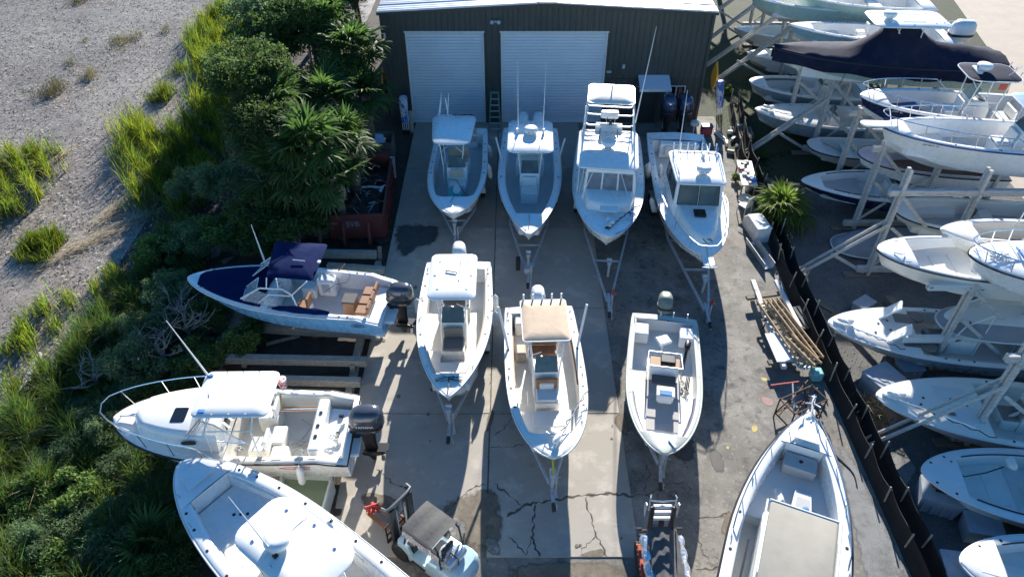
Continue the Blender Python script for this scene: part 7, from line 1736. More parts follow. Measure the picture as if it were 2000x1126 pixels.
for i in range(13):
    x = .72 - 1.85 * i / 12
    rr.append([(x, y, 1.42 - .9 * abs(y) ** 2.2 + .015 * math.sin(y * 26 + i * .5) + .012 * math.sin(i * 1.9 + y * 8)) for y in np.linspace(-.42, .42, 15)])
tp.loft(rr, False, closed=False).build('grey_tarp', mat('grey_tarp', (.07, .07, .072), .75, layers=[((.11, .11, .11), 3, .4, .7, .6)], bump=.2, bscale=6), l, 60)
for sg in (-1, 1):
    fo = MB(); rr = []
    for i in range(12):
        x = .55 - 1.6 * i / 11; w = .14 + .03 * math.sin(i * 2.2)
        rr.append([(x + .02 * math.sin(i * 3 + a * 2), sg * .47 + w * math.cos(a), 1.12 + (.16 + .05 * math.sin(i * 1.7 + a * 3)) * math.sin(a)) for a in np.linspace(0, 2 * PI, 10)[:-1]])
    fo.loft(rr).build('foil_roll', mat('crumpled_foil', (.72, .74, .78), .25, .7, layers=[((.5, .6, .75), 6, .45, .6, .6)], bump=.6, bscale=9), l, 25)
ld = empty('loader_mast'); ld.parent = l
for sg in (-1, 1):
    MB().beam((.75, sg * .3, .4), (.95, sg * .3, 2.0), .1, .12).build('mast_arm', DARK, ld); MB().tube([(.6, sg * .3, 1.2), (1.0, sg * .3, 1.85)], .04, 7).build('lift_cylinder', BLACK, ld)
    MB().loft([[(1.0 + .2 * math.cos(a), sg * .44, 1.75 + .3 * math.sin(a)) for a in np.linspace(-1.6, 1.6, 7)], [(1.0 + .2 * math.cos(a), sg * .46, 1.75 + .3 * math.sin(a)) for a in np.linspace(-1.6, 1.6, 7)]]).build('side_plate', GALV, ld)
    MB().tube([(1.05, sg * .36, 1.7), (1.1, sg * .36, 2.25), (1.18, sg * .33, 2.25)], .022, 5).build('frame_hook', GALV, ld); MB().box((.9, sg * .58, 1.0), (.06, .2, .06), .02).build('stub_bar', DARK, ld)
MB().tube([(1.1, -.36, 2.1), (1.12, 0, 2.02), (1.1, .36, 2.1)], .022, 5).build('top_rail', GALV, ld)
for k in range(3): MB().box((1.03 - .06 * k, 0, 1.92 - .2 * k), (.1, .52, .1), .02).build('cross_plate', WCUSH if k < 2 else OFFW, ld)
MB().box((.82, 0, 1.15), (.12, .14, .7), .02).build('centre_ram', BLACK, ld)
for z in (.7, .95): MB().box((.86, 0, z), (.08, 1.1, .09), .02).build('quick_attach_bar', DARK, ld)
# ------------------------------------------------------------------ plants
def leafmat(name, c, var, trans=.45, rough=.68, tint=.18):
    m = mat(name, c, rough, vcol='tint', tint=tint, spec=.22)
    nt = m.node_tree; b = nt.nodes['Principled BSDF']; out = nt.nodes['Material Output']
    src = b.inputs['Base Color'].links[0].from_socket
    tr = nt.nodes.new('ShaderNodeBsdfTranslucent'); mx = nt.nodes.new('ShaderNodeMixShader'); mx.inputs[0].default_value = trans
    hs = nt.nodes.new('ShaderNodeHueSaturation'); hs.inputs['Value'].default_value = 1.7; hs.inputs['Saturation'].default_value = 1.1
    nt.links.new(src, hs.inputs['Color']); nt.links.new(hs.outputs[0], tr.inputs['Color'])
    nt.links.new(b.outputs[0], mx.inputs[1]); nt.links.new(tr.outputs[0], mx.inputs[2]); nt.links.new(mx.outputs[0], out.inputs['Surface'])
    return m
MARSH = leafmat('marsh_grass', (.118, .155, .026), 0, .55)
DULL = leafmat('dull_marsh_grass', (.13, .12, .055), 0, .35)
REED = leafmat('reed_grass', (.088, .138, .036), 0, .45)
STRAW = mat('dry_straw', (.42, .34, .22), .9, vcol='tint')
BUSH = leafmat('bush_leaf', (.11, .165, .05), 0, .45)
MYRT = leafmat('myrtle_leaf', (.115, .17, .085), 0, .45)
OAK = leafmat('dark_leaf', (.07, .11, .035), 0, .42)
PALML = leafmat('palm_leaf', (.065, .115, .037), 0, .42, .6)
PALMY = leafmat('yellow_palm_leaf', (.095, .145, .035), 0, .45, .6)
PALMD = mat('dead_palm_leaf', (.30, .24, .17), .9, vcol='tint')
BARK = mat('grey_bark', (.16, .13, .10), .9, layers=[((.08, .065, .05), 6, .4, .7, .7), ((.24, .21, .18), 14, .55, .75, .5)], bump=.5, bscale=14)
TWIG = mat('bare_twig', (.30, .27, .24), .9, layers=[((.18, .16, .14), 6, .4, .7, .6)])

def fast_mesh(name, V, F, m, tint=None, smooth=False):
    me = bpy.data.meshes.new(name); V = np.ascontiguousarray(V, np.float32); F = np.ascontiguousarray(F, np.int32)
    me.vertices.add(len(V)); me.vertices.foreach_set('co', V.ravel())
    k = F.shape[1]; me.loops.add(F.size); me.loops.foreach_set('vertex_index', F.ravel())
    me.polygons.add(len(F)); me.polygons.foreach_set('loop_start', np.arange(0, F.size, k, dtype=np.int32)); me.polygons.foreach_set('loop_total', np.full(len(F), k, np.int32))
    if tint is not None:
        a = me.color_attributes.new('tint', 'FLOAT_COLOR', 'POINT'); a.data.foreach_set('color', np.c_[tint, np.ones(len(tint))].astype(np.float32).ravel())
    me.materials.append(m); me.update(calc_edges=True); me.validate()
    return me
def unit(n, g): 
    v = g.normal(size=(n, 3)); return v / np.linalg.norm(v, axis=1, keepdims=True)
def tints(n, g, k, lo=.65, hi=1.3, warm=.15):
    b = g.uniform(lo, hi, n); w = g.uniform(-warm, warm, n); t = np.stack([b * (1 + w), b, b * (1 - w * .8)], 1)
    return np.repeat(np.clip(t, 0, 2.5), k, 0)
def leaves(cent, size, g, m, name, lo=.6, hi=1.35, flat=.0, asp=.45):
    n = len(cent); a = unit(n, g); a[:, 2] = a[:, 2] * (1 - flat) ; a /= np.linalg.norm(a, axis=1, keepdims=True)
    b = np.cross(a, unit(n, g)); b /= np.linalg.norm(b, axis=1, keepdims=True)
    s = (size * g.uniform(.6, 1.4, n))[:, None]
    V = np.stack([cent - a * s, cent + b * s * asp, cent + a * s, cent - b * s * asp], 1).reshape(-1, 3)
    F = np.arange(4 * n).reshape(-1, 4)
    return fast_mesh(name, V, F, m, tints(n, g, 4, lo, hi))
def blades(name, xy, hmin, hmax, w, m, g, lean=.35, z=0.0, dirbias=None, lo=.6, hi=1.35, warm=.2):
    n = len(xy); h = g.uniform(hmin, hmax, n) * np.clip(.85 + .35 * np.sin(xy[:, 0] * 1.7 + np.sin(xy[:, 1] * 1.3) * 2) * np.cos(xy[:, 1] * 1.5 - xy[:, 0] * .7) + .2 * np.sin(xy[:, 0] * 4.1 + xy[:, 1] * 3.3), .3, 1.4); az = g.uniform(0, 2 * PI, n); ln = g.uniform(.08, lean, n) * h
    if dirbias is not None: az = g.normal(dirbias, .7, n)
    base = np.c_[xy, np.full(n, z)]; d = np.c_[np.cos(az), np.sin(az), np.zeros(n)]; ta = g.uniform(0, 2 * PI, n); wv = np.c_[np.cos(ta), np.sin(ta), np.zeros(n)] * (w * g.uniform(.6, 1.4, n))[:, None]
    mid = base + d * (ln * .3)[:, None] + np.c_[np.zeros((n, 2)), h * .6]; tip = base + d * ln[:, None] + np.c_[np.zeros((n, 2)), h * (1 - .25 * (ln / h))]
    V = np.stack([base - wv, base + wv, mid - wv * .8, mid + wv * .8, tip], 1).reshape(-1, 3)
    i = np.arange(n)[:, None] * 5; F = np.concatenate([i + [0, 1, 3], i + [0, 3, 2], i + [2, 3, 4]], 0)
    return fast_mesh(name, V, F, m, tints(n, g, 5, lo, hi, warm))
def in_poly(pts, poly):
    x, y = pts[:, 0], pts[:, 1]; c = np.zeros(len(pts), bool); n = len(poly)
    for i in range(n):
        x1, y1 = poly[i]; x2, y2 = poly[(i + 1) % n]
        k = ((y1 > y) != (y2 > y)) & (x < (x2 - x1) * (y - y1) / (y2 - y1 + 1e-12) + x1); c ^= k
    return c
def world_poly(px): return [(P(x, y, 0).x, P(x, y, 0).y) for x, y in px]
def scatter(px, n, g, clump=.0, edge=.45):
    poly = world_poly(px); a = np.array(poly); lo, hi = a.min(0), a.max(0); out = []
    tot = 0
    while tot < n:
        p = g.uniform(lo, hi, (n, 2)); q = p + g.normal(0, edge, p.shape); p = p[in_poly(q, poly)]
        if clump:
            f = np.sin(p[:, 0] * 2.3 + np.sin(p[:, 1] * 1.7) * 1.5) * np.cos(p[:, 1] * 1.9 + p[:, 0] * .6) + np.sin(p[:, 0] * 5.1 + p[:, 1] * 4.3) * .6
            p = p[g.uniform(0, 1, len(p)) < np.clip(.55 + clump * f, .06, 1)]
        out.append(p); tot += len(p)
        if len(out) > 40: break
    return np.concatenate(out)[:n]
G = np.random.default_rng(11)
def stuff(name, me, label, cat): o = obj(name, me); tag(o, label, cat); o['kind'] = 'stuff'; return o
EDGE = [(478, 5), (400, 30), (372, 70), (385, 135), (390, 185), (372, 232), (300, 262), (258, 236), (240, 262), (258, 335), (285, 395), (350, 430), (420, 380), (450, 260), (478, 150)]
stuff('marsh_grass', blades('marsh_grass', scatter(EDGE, 17000, G, .85), .5, 1.7, .014, MARSH, G, .55, lo=.35, hi=1.6, warm=.35), 'bright sunlit marsh grass along the edge of the mud flat', 'grass')
LEFT = [(-30, 300), (60, 290), (112, 302), (98, 372), (62, 415), (-30, 450)]
stuff('marsh_grass', blades('marsh_grass', scatter(LEFT, 4200, G, .9), .4, 1.3, .014, MARSH, G, .55, lo=.35, hi=1.5, warm=.35), 'sunlit marsh grass patch at the left edge', 'grass')
SLOPE = [(245, 395), (340, 430), (330, 520), (250, 560), (205, 640), (135, 690), (120, 770), (60, 830), (-40, 830), (-60, 1180), (340, 1180), (360, 1000), (340, 900), (225, 830), (250, 740), (330, 620), (370, 500), (350, 430)]
stuff('reed_grass', blades('reed_grass', scatter(SLOPE, 62000, G, .35), .4, 1.35, .011, REED, G, .6, lo=.35, hi=1.6, warm=.3), 'dense green reeds covering the shaded bank', 'grass')
FRINGE = [(100, 500), (130, 470), (60, 460), (45, 495), (90, 505)], [(180, 560), (250, 520), (260, 560), (190, 610)], [(20, 660), (110, 570), (150, 600), (70, 700), (20, 690)], [(-20, 770), (60, 720), (110, 700), (70, 800), (-20, 900)]
for k, f_ in enumerate(FRINGE):
    stuff('marsh_grass', blades('marsh_grass', scatter(f_, 800, G, .9), .3, .9, .013, MARSH, G, .6, lo=.35, hi=1.4, warm=.35), ['sunlit grass tuft at the mud bank corner', 'yellowish grass strip on the bank edge', 'grass strip along the muddy channel', 'grass patch at the lower left bank'][k], 'grass')
def tuft(label, px, r_, n, h=.8, m=MARSH):
    p = P(*px, 0); xy = np.c_[p.x + np.clip(G.normal(0, r_ * .5, n), -r_ * .8, r_ * .8), p.y + np.clip(G.normal(0, r_ * .75, n), -r_, r_)]
    o = obj('grass_tuft', blades('grass_tuft', xy - [p.x, p.y], h * .3, h * 1.25, .010, m, G, .9, lo=.35, hi=1.4, warm=.35), None, (p.x, p.y, 0)); tag(o, label, 'grass tuft', 'grass tufts on the mud flat')
for k, (px, r_, n, h, lb) in enumerate((((100, 178), .9, 700, .7, 'olive grass tuft alone on the upper mud flat'), ((172, 150), .6, 350, .5, 'small dull tuft right of the olive tuft'), ((316, 190), .8, 1100, 1.0, 'bright green tuft on the mud near the bank'), ((345, 140), .7, 600, .6, 'spread tuft above the bright green tuft'),
        ((235, 88), 1.0, 420, .45, 'sparse brown tuft in the middle of the mud'), ((225, 80), .7, 260, .4, 'thin brown tuft touching the sparse one'), ((135, 125), .5, 200, .4, 'tiny tuft between the upper mud tufts'), ((150, 5), .8, 500, .5, 'tuft cut by the top edge'), ((265, 72), .6, 250, .45, 'thin tuft toward the top of the mud'), ((320, 62), .5, 200, .4, 'tiny tuft below the top right of the mud'), ((84, 490), .9, 1300, .9, 'full green tuft near the left bank corner'), ((165, 80), .4, 120, .3, 'faint tuft left of the sparse brown one'))):
    tuft(lb, px, r_, int(n * .6), h, MARSH if 'green' in lb else DULL)
stuff('straw_blades', blades('straw_blades', np.concatenate([scatter(EDGE, 3000, G, .6), scatter(LEFT, 1000, G, .6), scatter(SLOPE, 5000, G, .6)]), .4, 1.2, .012, STRAW, G, 1.1, lo=.4, hi=1.1), 'dead straw-coloured stems standing among the green grass', 'dry grass')
jn = np.concatenate([np.c_[G.normal(-.75, .02, 260), G.uniform(10.6, 33, 260)], np.c_[G.uniform(-5.4, 3.7, 160), G.choice([15.83, 21.2, 26.66], 160) + G.normal(0, .02, 160)], np.c_[G.normal(-5.5, .08, 500), G.uniform(9, 34, 500)], np.c_[G.normal(3.75, .05, 120), G.uniform(10, 24, 120)]])
stuff('joint_weeds', blades('joint_weeds', jn, .03, .14, .008, REED, G, 1.0, z=.02), 'small weeds sprouting from the slab joints', 'weeds')
# litter on the mud: dead stems and shells
n = 60000; xy = np.c_[G.uniform(-40, -13, n), G.uniform(9, 66, n)]; a = G.uniform(0, 2 * PI, n); l_ = G.uniform(.03, .14, n); w_ = G.uniform(.01, .04, n)
d = np.c_[np.cos(a) * l_, np.sin(a) * l_, G.uniform(-.01, .05, n)]; e = np.c_[-np.sin(a) * w_, np.cos(a) * w_, np.zeros(n)]; c0 = np.c_[xy, G.uniform(.0, .05, n)]
V = np.stack([c0 - d, c0 + e, c0 + d, c0 - e], 1).reshape(-1, 3)
o = stuff('mud_litter', fast_mesh('mud_litter', V, np.arange(4 * n).reshape(-1, 4), mat('stem_litter', (.33, .30, .26), .8, vcol='tint'), tints(n, G, 4, .05, 1.5, .15)), 'dead stems and shell litter strewn over the mud flat', 'litter')
def straw_heap(label, px, n, w, l_, rz):
    p = P(*px, 0); u, v = G.normal(0, l_ * .5, n), G.normal(0, w * .4, n); c, s_ = math.cos(rz), math.sin(rz)
    cen = np.c_[u * c - v * s_, u * s_ + v * c, G.uniform(.03, .22, n)]; a = G.normal(rz, .35, n); ll = G.uniform(.15, .6, n)
    d = np.c_[np.cos(a) * ll, np.sin(a) * ll, G.normal(0, .05, n)]; e = np.c_[-np.sin(a), np.cos(a), np.zeros(n)] * .012
    V = np.stack([cen - d, cen + e, cen + d, cen - e], 1).reshape(-1, 3)
    o = obj('straw_wrack', fast_mesh('straw_wrack', V, np.arange(4 * n).reshape(-1, 4), STRAW, tints(n, G, 4, .5, 1.2, .1)), None, p); tag(o, label, 'straw', 'straw wrack along the bank'); o['kind'] = 'stuff'
straw_heap('pale straw wrack piled where mud meets bank', (185, 470), 420, .6, 3.0, .9); straw_heap('pale straw line leading up the bank', (225, 410), 300, .4, 2.2, 1.3); straw_heap('short straw scrap by the left grass patch', (118, 310), 80, .2, 1.0, 1.4)
straw_heap('straw lying in the bright grass', (445, 60), 150, .5, 2.0, 1.0)
for lb, a, c in (('bleached driftwood log on the lower left bank', (40, 770), (78, 690)), ('short bleached log at the left edge', (0, 832), (20, 828))):
    A, C = P(*a, .15), P(*c, .2); mid = (A + C) / 2; o = MB().tube([A - mid, (A - mid) * .3 + Vector((.05, 0, .03)), C - mid], [.16, .15, .1], 8).build('driftwood_log', mat('bleached_wood', (.45, .41, .35), .85, layers=[((.3, .27, .22), 4, .4, .7, .7)])); o.location = mid; tag(o, lb, 'log')
# trees and shrubs: a few crowns shared, each plant a thing with trunk and crown
def crown_mesh(kind, seed, m, n, lsize, rx=1.0, rz=.8, clumps=26, asp=.45):
    g = np.random.default_rng(seed); cs = unit(clumps, g) * (g.uniform(.25, 1, clumps) ** .6)[:, None] * [rx * .8, rx * .8, rz * .8]; cs[:, 2] = np.abs(cs[:, 2]) * .95 + .02
    cr = g.uniform(.16, .34, clumps) * rx; idx = g.integers(0, clumps, n); off = unit(n, g) * (g.uniform(.15, 1, n) ** .5 * cr[idx])[:, None]; off[:, 2] *= .75
    br = MB()
    for c, r_ in zip(cs[:14], cr): br.tube([(0, 0, -.5 * rz), (c[0] * .35, c[1] * .35, c[2] * .3 - .1), tuple(c)], [.05 * rx, .03 * rx, .008], 5)
    return leaves(cs[idx] + off, lsize, g, m, kind, asp=asp), br.mesh('limbs', BARK)
KIND = {}
def kinds():
    for i in range(3): KIND['bush', i] = crown_mesh('crown', 20 + i, BUSH, 5200, .055, 1.0, .75)
    for i in range(3): KIND['myrtle', i] = crown_mesh('crown', 30 + i, MYRT, 8000, .045, 1.0, .8, 34, .22)
    for i in range(3): KIND['oak', i] = crown_mesh('crown', 40 + i, OAK, 9000, .035, 1.0, .9, 46)
kinds()
def shrub(label, px, r_, kind, i, h=None, cat='shrub', name='shrub', ground=True, group=None, wpos=None):
    """px = middle of its crown in the photograph; h = height of that middle"""
    h = r_ * .45 if h is None else h; c = P(*px, h) if wpos is None else Vector(wpos)
    t = thing(name, label, cat, (c.x, c.y, 0), 0, group); me, lim = KIND[kind, i % 3]
    rzr = random.uniform(0, 6.28); sc = (r_ * random.uniform(.9, 1.1), r_ * random.uniform(.9, 1.1), r_ * random.uniform(.85, 1.1))
    o = obj('crown', me, t, (0, 0, h - r_ * .3), (0, 0, rzr), sc); obj('limbs', lim, t, (0, 0, h - r_ * .3), (0, 0, rzr), sc)
    MB().tube([(0, 0, -.05), (.05 * r_, 0, h * .5), (0, .03 * r_, h)], [.07 * r_ + .03, .05 * r_ + .02, .03], 6).build('trunk', BARK, t)
    return t
sp = [
 # tall trees behind and between the palms (shade the bank)
 ((520, 60), 2.6, 'oak', 0, 5.6, 'tall dark evergreen at the top beside the bright grass', 'tree'), ((600, 20), 2.6, 'oak', 1, 6.0, 'tall dark evergreen cut by the top edge left of the shed', 'tree'), ((540, 170), 2.3, 'myrtle', 0, 4.6, 'blue-green feathery tree behind the big palm', 'tree'),
 ((500, 270), 2.0, 'myrtle', 1, 3.4, 'feathery tree left of the big palm crown', 'tree'), ((655, 150), 1.9, 'oak', 2, 4.4, 'dark leafy tree between the two tall palms', 'tree'), ((470, 120), 1.5, 'bush', 0, 2.6, 'dark bush where bright grass meets the tall trees', 'shrub'),
 ((430, 340), 1.8, 'myrtle', 2, 2.2, 'feathery blue-green bush above the bow of the blue boat', 'shrub'), ((365, 350), 1.3, 'myrtle', 0, 1.6, 'low feathery bush at the grass edge', 'shrub'), ((500, 390), 1.7, 'oak', 0, 2.4, 'dark bush below the left palms', 'shrub'), ((570, 430), 1.6, 'bush', 1, 1.8, 'dark bush left of the dumpster', 'shrub'),
 ((610, 400), 1.2, 'oak', 1, 2.0, 'dark foliage under the big palm skirt', 'shrub'), ((440, 440), 1.6, 'bush', 2, 1.5, 'dark bush just above the light blue bow', 'shrub'), ((375, 460), 1.4, 'myrtle', 1, 1.2, 'feathery bush left of the light blue bow', 'shrub'), ((310, 480), 1.2, 'bush', 0, 1.0, 'low bush halfway down the bank', 'shrub'),
 ((520, 470), 1.2, 'bush', 1, 1.0, 'low bush behind the navy canopy', 'shrub'), ((330, 560), 1.3, 'myrtle', 2, 1.0, 'rounded bush below the light blue bow', 'shrub'), ((400, 610), 1.2, 'oak', 2, 1.0, 'dark bush under the light blue hull', 'shrub'), ((460, 660), 1.1, 'bush', 0, .9, 'bush at the left end of the cradle bay', 'shrub'),
 ((290, 640), 1.3, 'myrtle', 2, 1.1, 'grey-green bush near the tall antenna', 'shrub'), ((255, 700), 1.5, 'myrtle', 0, 1.2, 'feathery bush above the steel bow rail', 'shrub'), ((380, 690), 1.1, 'bush', 1, .9, 'bush behind the sunlit hardtop', 'shrub'), ((230, 770), .9, 'myrtle', 2, .7, 'bush touching the steel bow rail', 'shrub'),
 ((190, 830), 1.2, 'myrtle', 1, .9, 'soft bush left of the cabin boat bow', 'shrub'), ((240, 900), 1.0, 'myrtle', 0, .7, 'bush below the cabin boat bow', 'shrub'), ((290, 960), 1.0, 'myrtle', 2, .8, 'low grey-green bush left of the large open boat', 'shrub'),
 ((90, 1040), 1.2, 'myrtle', 2, .8, 'bush at the lower left corner', 'shrub'), ((150, 950), 1.2, 'bush', 1, .8, 'leafy bush in the middle of the lower bank', 'shrub'), ((60, 960), 1.0, 'bush', 2, .7, 'leafy bush at the left edge of the lower bank', 'shrub'), ((190, 880), .9, 'bush', 0, .6, 'small leafy bush below the steel bow rail', 'shrub'), ((130, 1090), 1.1, 'bush', 0, .7, 'leafy bush at the bottom of the bank', 'shrub'), ((40, 1060), 1.1, 'myrtle', 1, .7, 'fine-leaved bush in the lower left corner', 'shrub'), ((170, 1010), 1.1, 'myrtle', 2, .7, 'fine-leaved bush between the leafy bushes of the bank', 'shrub'), ((250, 1000), 1.0, 'myrtle', 0, .7, 'fine-leaved bush near the spiky palmetto', 'shrub'), ((110, 890), 1.0, 'myrtle', 1, .7, 'fine-leaved bush on the outer side of the bank', 'shrub'), ((170, 800), .9, 'myrtle', 2, .6, 'fine-leaved bush left of the steel bow rail', 'shrub'), ((280, 740), 1.0, 'bush', 1, .7, 'rounded bush under the steel bow rail', 'shrub'), ((230, 640), 1.0, 'myrtle', 0, .7, 'fine-leaved bush at the edge of the reeds', 'shrub'), ((270, 1100), 1.0, 'bush', 2, .6, 'rounded bush at the bottom edge by the palmetto', 'shrub'), ((210, 1060), 1.2, 'myrtle', 0, .9, 'soft bush near the lower edge', 'shrub'), ((330, 1080), 1.1, 'oak', 0, .8, 'dark bush under the large open boat', 'shrub'), ((350, 760), 1.0, 'oak', 1, .7, 'dark bush behind the steel bow rail', 'shrub')]
for px, r_, kd, i, h, lb, cat in sp: shrub(lb, px, r_, kd, i, h, cat, 'evergreen_tree' if cat == 'tree' else 'shrub', group='bank trees and shrubs')
shrub('tall evergreen tree at the top left of the shed roof', (0, 0), 2.6, 'oak', 2, 6.3, 'tree', 'evergreen_tree', wpos=(-9.6, 44.5, 6.3), group='bank trees and shrubs')
shrub('tall evergreen tree farther behind the top left trees', (0, 0), 2.8, 'oak', 0, 6.6, 'tree', 'evergreen_tree', wpos=(-13.2, 47, 6.0), group='bank trees and shrubs')
for k, (x_, y_, h_, r_) in enumerate(((-11.5, 41, 6.8, 2.8), (-14.2, 41.5, 5.6, 2.4), (-8.6, 39.5, 6.8, 2.1), (-12.6, 37.3, 6.2, 2.5), (-14.6, 36.2, 3.6, 1.9), (-12.8, 32.6, 4.6, 2.1), (-15.6, 46, 5.0, 2.4), (-10.3, 36.0, 6.6, 2.4), (-11.7, 30.3, 6.3, 2.4), (-10.4, 27.6, 5.4, 1.9))):
    shrub(['dark tree in the tall group left of the shed', 'dark tree beside the bright grass at the top', 'dark tree near the shed wall', 'feathery tree in the middle of the tall group', 'feathery tree at the edge of the bright grass', 'feathery tree left of the palms', 'evergreen at the top beside the marsh', 'dark tree behind the shed palm', 'dark tree rising left of the tall palms', 'dark tree just behind the large fan palm'][k], (0, 0), r_, ('oak', 'bush', 'oak', 'myrtle', 'myrtle', 'myrtle', 'oak', 'oak', 'oak', 'oak')[k], k, h_, 'tree', 'evergreen_tree', wpos=(x_, y_, h_), group='bank trees and shrubs')
for k, (x_, y_) in enumerate(((12.5, 58.5), (16.5, 60), (20.5, 59), (24.5, 61))): shrub(['unseen evergreen added for shade behind the shed corner', 'second unseen evergreen added for shade beyond the racks', 'third unseen evergreen added for shade beyond the racks', 'unseen evergreen added for shade nearest the lane'][k], (0, 0), 3.0, 'oak', k, 6.5, 'tree', 'evergreen_tree', wpos=(x_, y_, 6.5), group='unseen shade trees past the racks')  # out-of-view trees, added to throw shade on the turf by the shed
# small weeds by the fence and racks
for px, lb, r_ in (((1418, 172), 'sunlit weed behind the silt fence near the shed', .55), ((1478, 340), 'weed clump beside the palmetto', .4), ((1490, 300), 'small weed on the turf under the rack brace', .35), ((1438, 345), 'weed growing between table and fence', .35), ((1480, 268), 'weed at the end of the lying pallet', .3), ((1500, 820), 'x', .3)):
    if lb != 'x': shrub(lb, px, r_, 'bush', 1, .25, 'weed', 'weed', group='weeds by the fence')
# bare grey branches
def bare(label, px, h, r_, seed, wh=0.0):
    c = P(*px, h * .6); t = thing('bare_tree', label, 'tree', (c.x, c.y, 0)); rs_ = random.Random(seed); tr = MB(); tw = MB()
    tr.tube([(0, 0, 0), (.1, .05, h * .4), (0, .1, h * .62)], [.1, .08, .05], 6)
    for k in range(9):
        a = rs_.uniform(0, 6.28); z0 = h * rs_.uniform(.35, .62); e = Vector((math.cos(a) * r_ * rs_.uniform(.5, 1), math.sin(a) * r_ * rs_.uniform(.5, 1), h * rs_.uniform(.75, 1.05))); s0 = Vector((.03, .06, z0)); mid = s0.lerp(e, .5) + Vector((rs_.uniform(-.2, .2), rs_.uniform(-.2, .2), .1))
        tw.tube([s0, mid, e], [.04, .025, .008], 5)
        for j in range(5):
            q = mid.lerp(e, rs_.uniform(0, .9)); q2 = q + Vector((rs_.uniform(-.5, .5), rs_.uniform(-.5, .5), rs_.uniform(.1, .5))); tw.tube([q, q.lerp(q2, .5) + Vector((.04, .03, 0)), q2], [.016, .011, .004], 4)
    tr.build('trunk', TWIG, t); tw.build('branches', TWIG, t)
bare('leafless grey tree among the tall evergreens at the top', (590, 40), 8.0, 2.2, 1); bare('leafless twiggy bush on the bank near the light blue hull', (360, 640), 1.6, 1.1, 2); bare('leafless twiggy bush above the cabin boat bow', (310, 690), 1.5, 1.0, 3); bare('bare grey brush behind the bow of the cabin boat', (180, 740), 1.2, 1.0, 4); bare('bare twigs below the light blue bow', (345, 610), 1.3, .9, 5)
# palms
def frond_mesh(seed, m, n=24, fold=.2, droop=.35):
    g = np.random.default_rng(seed); V, F, T = [], [], []
    def strip(pts, ws, side):
        o = len(V)
        for p, w in zip(pts, ws): V.append(tuple(np.array(p) - np.array(side) * w)); V.append(tuple(np.array(p) + np.array(side) * w))
        for i in range(len(pts) - 1): F.append((o + 2 * i, o + 2 * i + 1, o + 2 * i + 3, o + 2 * i + 2))
        tt = g.uniform(.7, 1.25); T.extend([(tt * g.uniform(.95, 1.1), tt, tt * .9)] * (2 * len(pts)))
    strip([(0, 0, 0), (.35, 0, .07), (.7, 0, .05)], [.02, .014, .012], (0, 1, 0)); strip([(0, 0, -.01), (.35, 0, .06), (.7, 0, .04)], [.016, .014, .012], (0, 0, 1))
    for k in range(n):
        a = -2.6 + 5.2 * k / (n - 1) + g.normal(0, .04); ln = (.52 + .10 * math.cos(a)) * g.uniform(.88, 1.12); dx, dy = math.cos(a), math.sin(a); up = fold * (1 - abs(a) / 2.3) ; dr = droop * g.uniform(.6, 1.4)
        pts = [(.66 + dx * ln * u, dy * ln * u, .05 + up * u * ln - dr * ln * u ** 3) for u in (0.02, .35, .7, 1.0)]
        strip(pts, [.010, .038, .026, .002], (-dy, dx, .45 * (-1) ** k))
    return fast_mesh('frond', np.array(V), np.array(F), m, np.array(T))
FR = [frond_mesh(60 + i, PALML, 22, .28, .12 + .16 * i) for i in range(4)]; FRY = [frond_mesh(80 + i, PALMY, 22, .25, .3 + .2 * i) for i in range(4)]; FRD = [frond_mesh(70 + i, PALMD, 18, -.1, .9) for i in range(2)]
def palm(label, base, h, r_, n, seed, dead=8, skirt=True, cat='palm', lowest=-.7, leaf=None):
    rs_ = random.Random(seed); t = thing('fan_palm', label, cat, (base[0], base[1], 0), 0, 'fan palms')
    if h > .5: MB().tube([(0, 0, -.05), (.06 * h, .03 * h, h * .5), (0, 0, h)], [.24, .19, .2], 9).build('trunk', BARK, t)
    for k in range(n + dead):
        d_ = k >= n; a = k * 2.39996 + rs_.uniform(-.2, .2); u = k / n
        el = (1.25 - (1.25 - lowest) * u + rs_.uniform(-.12, .12)) if not d_ else rs_.uniform(-1.35, -.8)
        me = (FRD if d_ else (leaf or FR))[rs_.randrange(2 if d_ else 4)]; s_ = r_ * rs_.uniform(.7, 1.2) * (.8 if d_ else 1) * (.75 + .25 * min(1, u * 2))
        o = obj('frond', me, t, (0, 0, h + .05 * (1 - u)), None, s_); o.rotation_euler = Euler((rs_.uniform(-.35, .35), -el, a), 'XYZ')
    return t
def pw(x, y, h): c = P(x, y, h); return (c.x, c.y)
palm('large fan palm with brown skirt above the dumpster', pw(598, 285, 4.6), 4.6, 1.6, 38, 1, 16, lowest=-.75); palm('fan palm beside the left wall of the shed', pw(690, 95, 5.4), 5.4, 1.5, 32, 2, 10, lowest=-.7); palm('fan palm behind the large one, toward the bank', pw(545, 205, 4.9), 4.9, 1.45, 30, 3, 8, lowest=-.7)
palm('sunlit fan palm crown leaning over the crate', pw(672, 270, 3.9), 3.9, 1.4, 30, 4, 10); palm('fan palm half hidden left of the large one', pw(500, 250, 3.8), 3.8, 1.45, 22, 5, 4); palm('fan palm at the top between evergreens and shed', pw(640, 45, 6.0), 6.0, 1.5, 24, 6, 5)
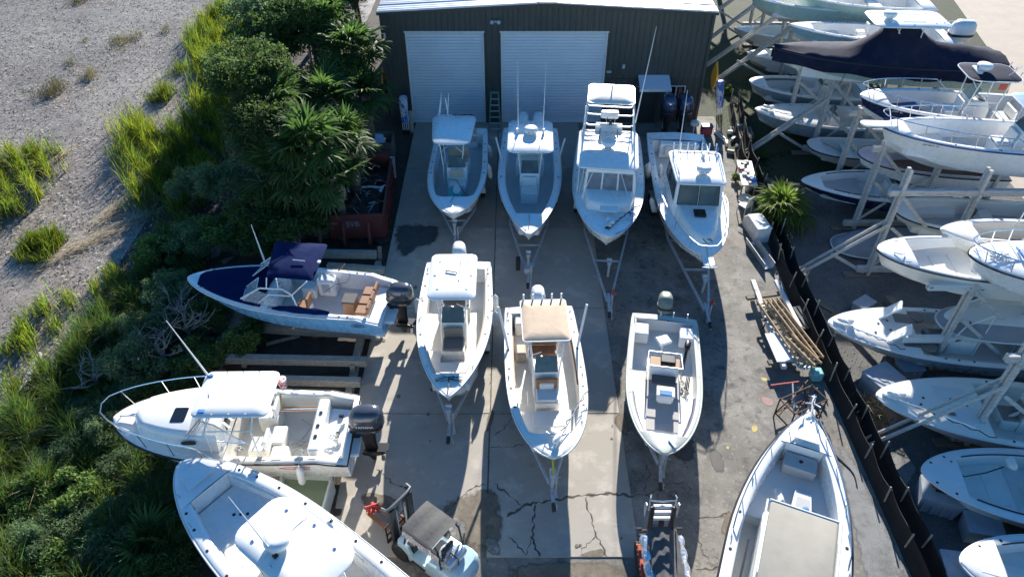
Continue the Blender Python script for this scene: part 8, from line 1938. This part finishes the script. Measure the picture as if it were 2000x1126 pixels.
palm('fan palm low in front of the large one', pw(560, 335, 3.4), 3.4, 1.5, 30, 17, 10); palm('fan palm nearest the dumpster corner', pw(645, 345, 3.2), 3.2, 1.3, 26, 18, 12); palm('fan palm close to the shed wall, lower one', pw(705, 185, 3.8), 3.8, 1.4, 26, 19, 8); palm('fan palm filling the gap under the shed palm', pw(640, 190, 4.6), 4.6, 1.45, 24, 16, 6)
palm('sunlit palmetto clump growing at the silt fence', pw(1530, 395, 1.0), .5, 1.35, 28, 7, 14, cat='palmetto', lowest=-.3, leaf=FRY); palm('sapling palmetto between the cradle beams', pw(490, 650, .4), .25, .75, 14, 8, 2, cat='palmetto', lowest=0); palm('spiky palmetto left of the large open boat', pw(300, 1060, .5), .3, 1.1, 24, 9, 3, cat='palmetto', lowest=-.1); palm('small palmetto under the light blue hull', pw(520, 610, .3), .2, .6, 10, 10, 1, cat='palmetto', lowest=0)
# pale dry grass clump on the gravel
p = P(1690, 810, 0); xy = np.clip(G.normal(0, .38, (700, 2)), -.6, .6); o = obj('dry_grass_clump', blades('dry_grass_clump', xy, .2, .6, .01, STRAW, G, 1.2, lo=.3, hi=.8), None, (p.x, p.y, .01)); tag(o, 'dry straw-coloured grass clump on the gravel by the fence', 'grass tuft')
n = 9000; xy = np.c_[G.uniform(11.8, 17, n), G.uniform(31, 43, n)]; stuff('turf', blades('turf', xy, .03, .12, .006, REED, G, .8, z=.01), 'thin shaded turf under the racks by the shed', 'grass')
# loose stones in the gravel: small, beyond counting
n = 7000; xy = np.c_[G.uniform(11.9, 18, n), G.uniform(8, 31, n)]; s_ = G.uniform(.012, .035, n)
base_ = np.array([(1, 0, 0), (-.5, .87, 0), (-.5, -.87, 0), (0, 0, .9)]); V = (np.c_[xy, np.full(n, .008)][:, None, :] + base_[None] * s_[:, None, None]).reshape(-1, 3); i = np.arange(n)[:, None] * 4
stuff('gravel_stones', fast_mesh('gravel_stones', V, np.concatenate([i + [0, 1, 3], i + [1, 2, 3], i + [2, 0, 3]], 0), mat('gravel_stone', (.24, .24, .24), .8, vcol='tint'), tints(n, G, 4, .25, 1.1, .05)), 'loose pale gravel stones on the rack lot', 'gravel')
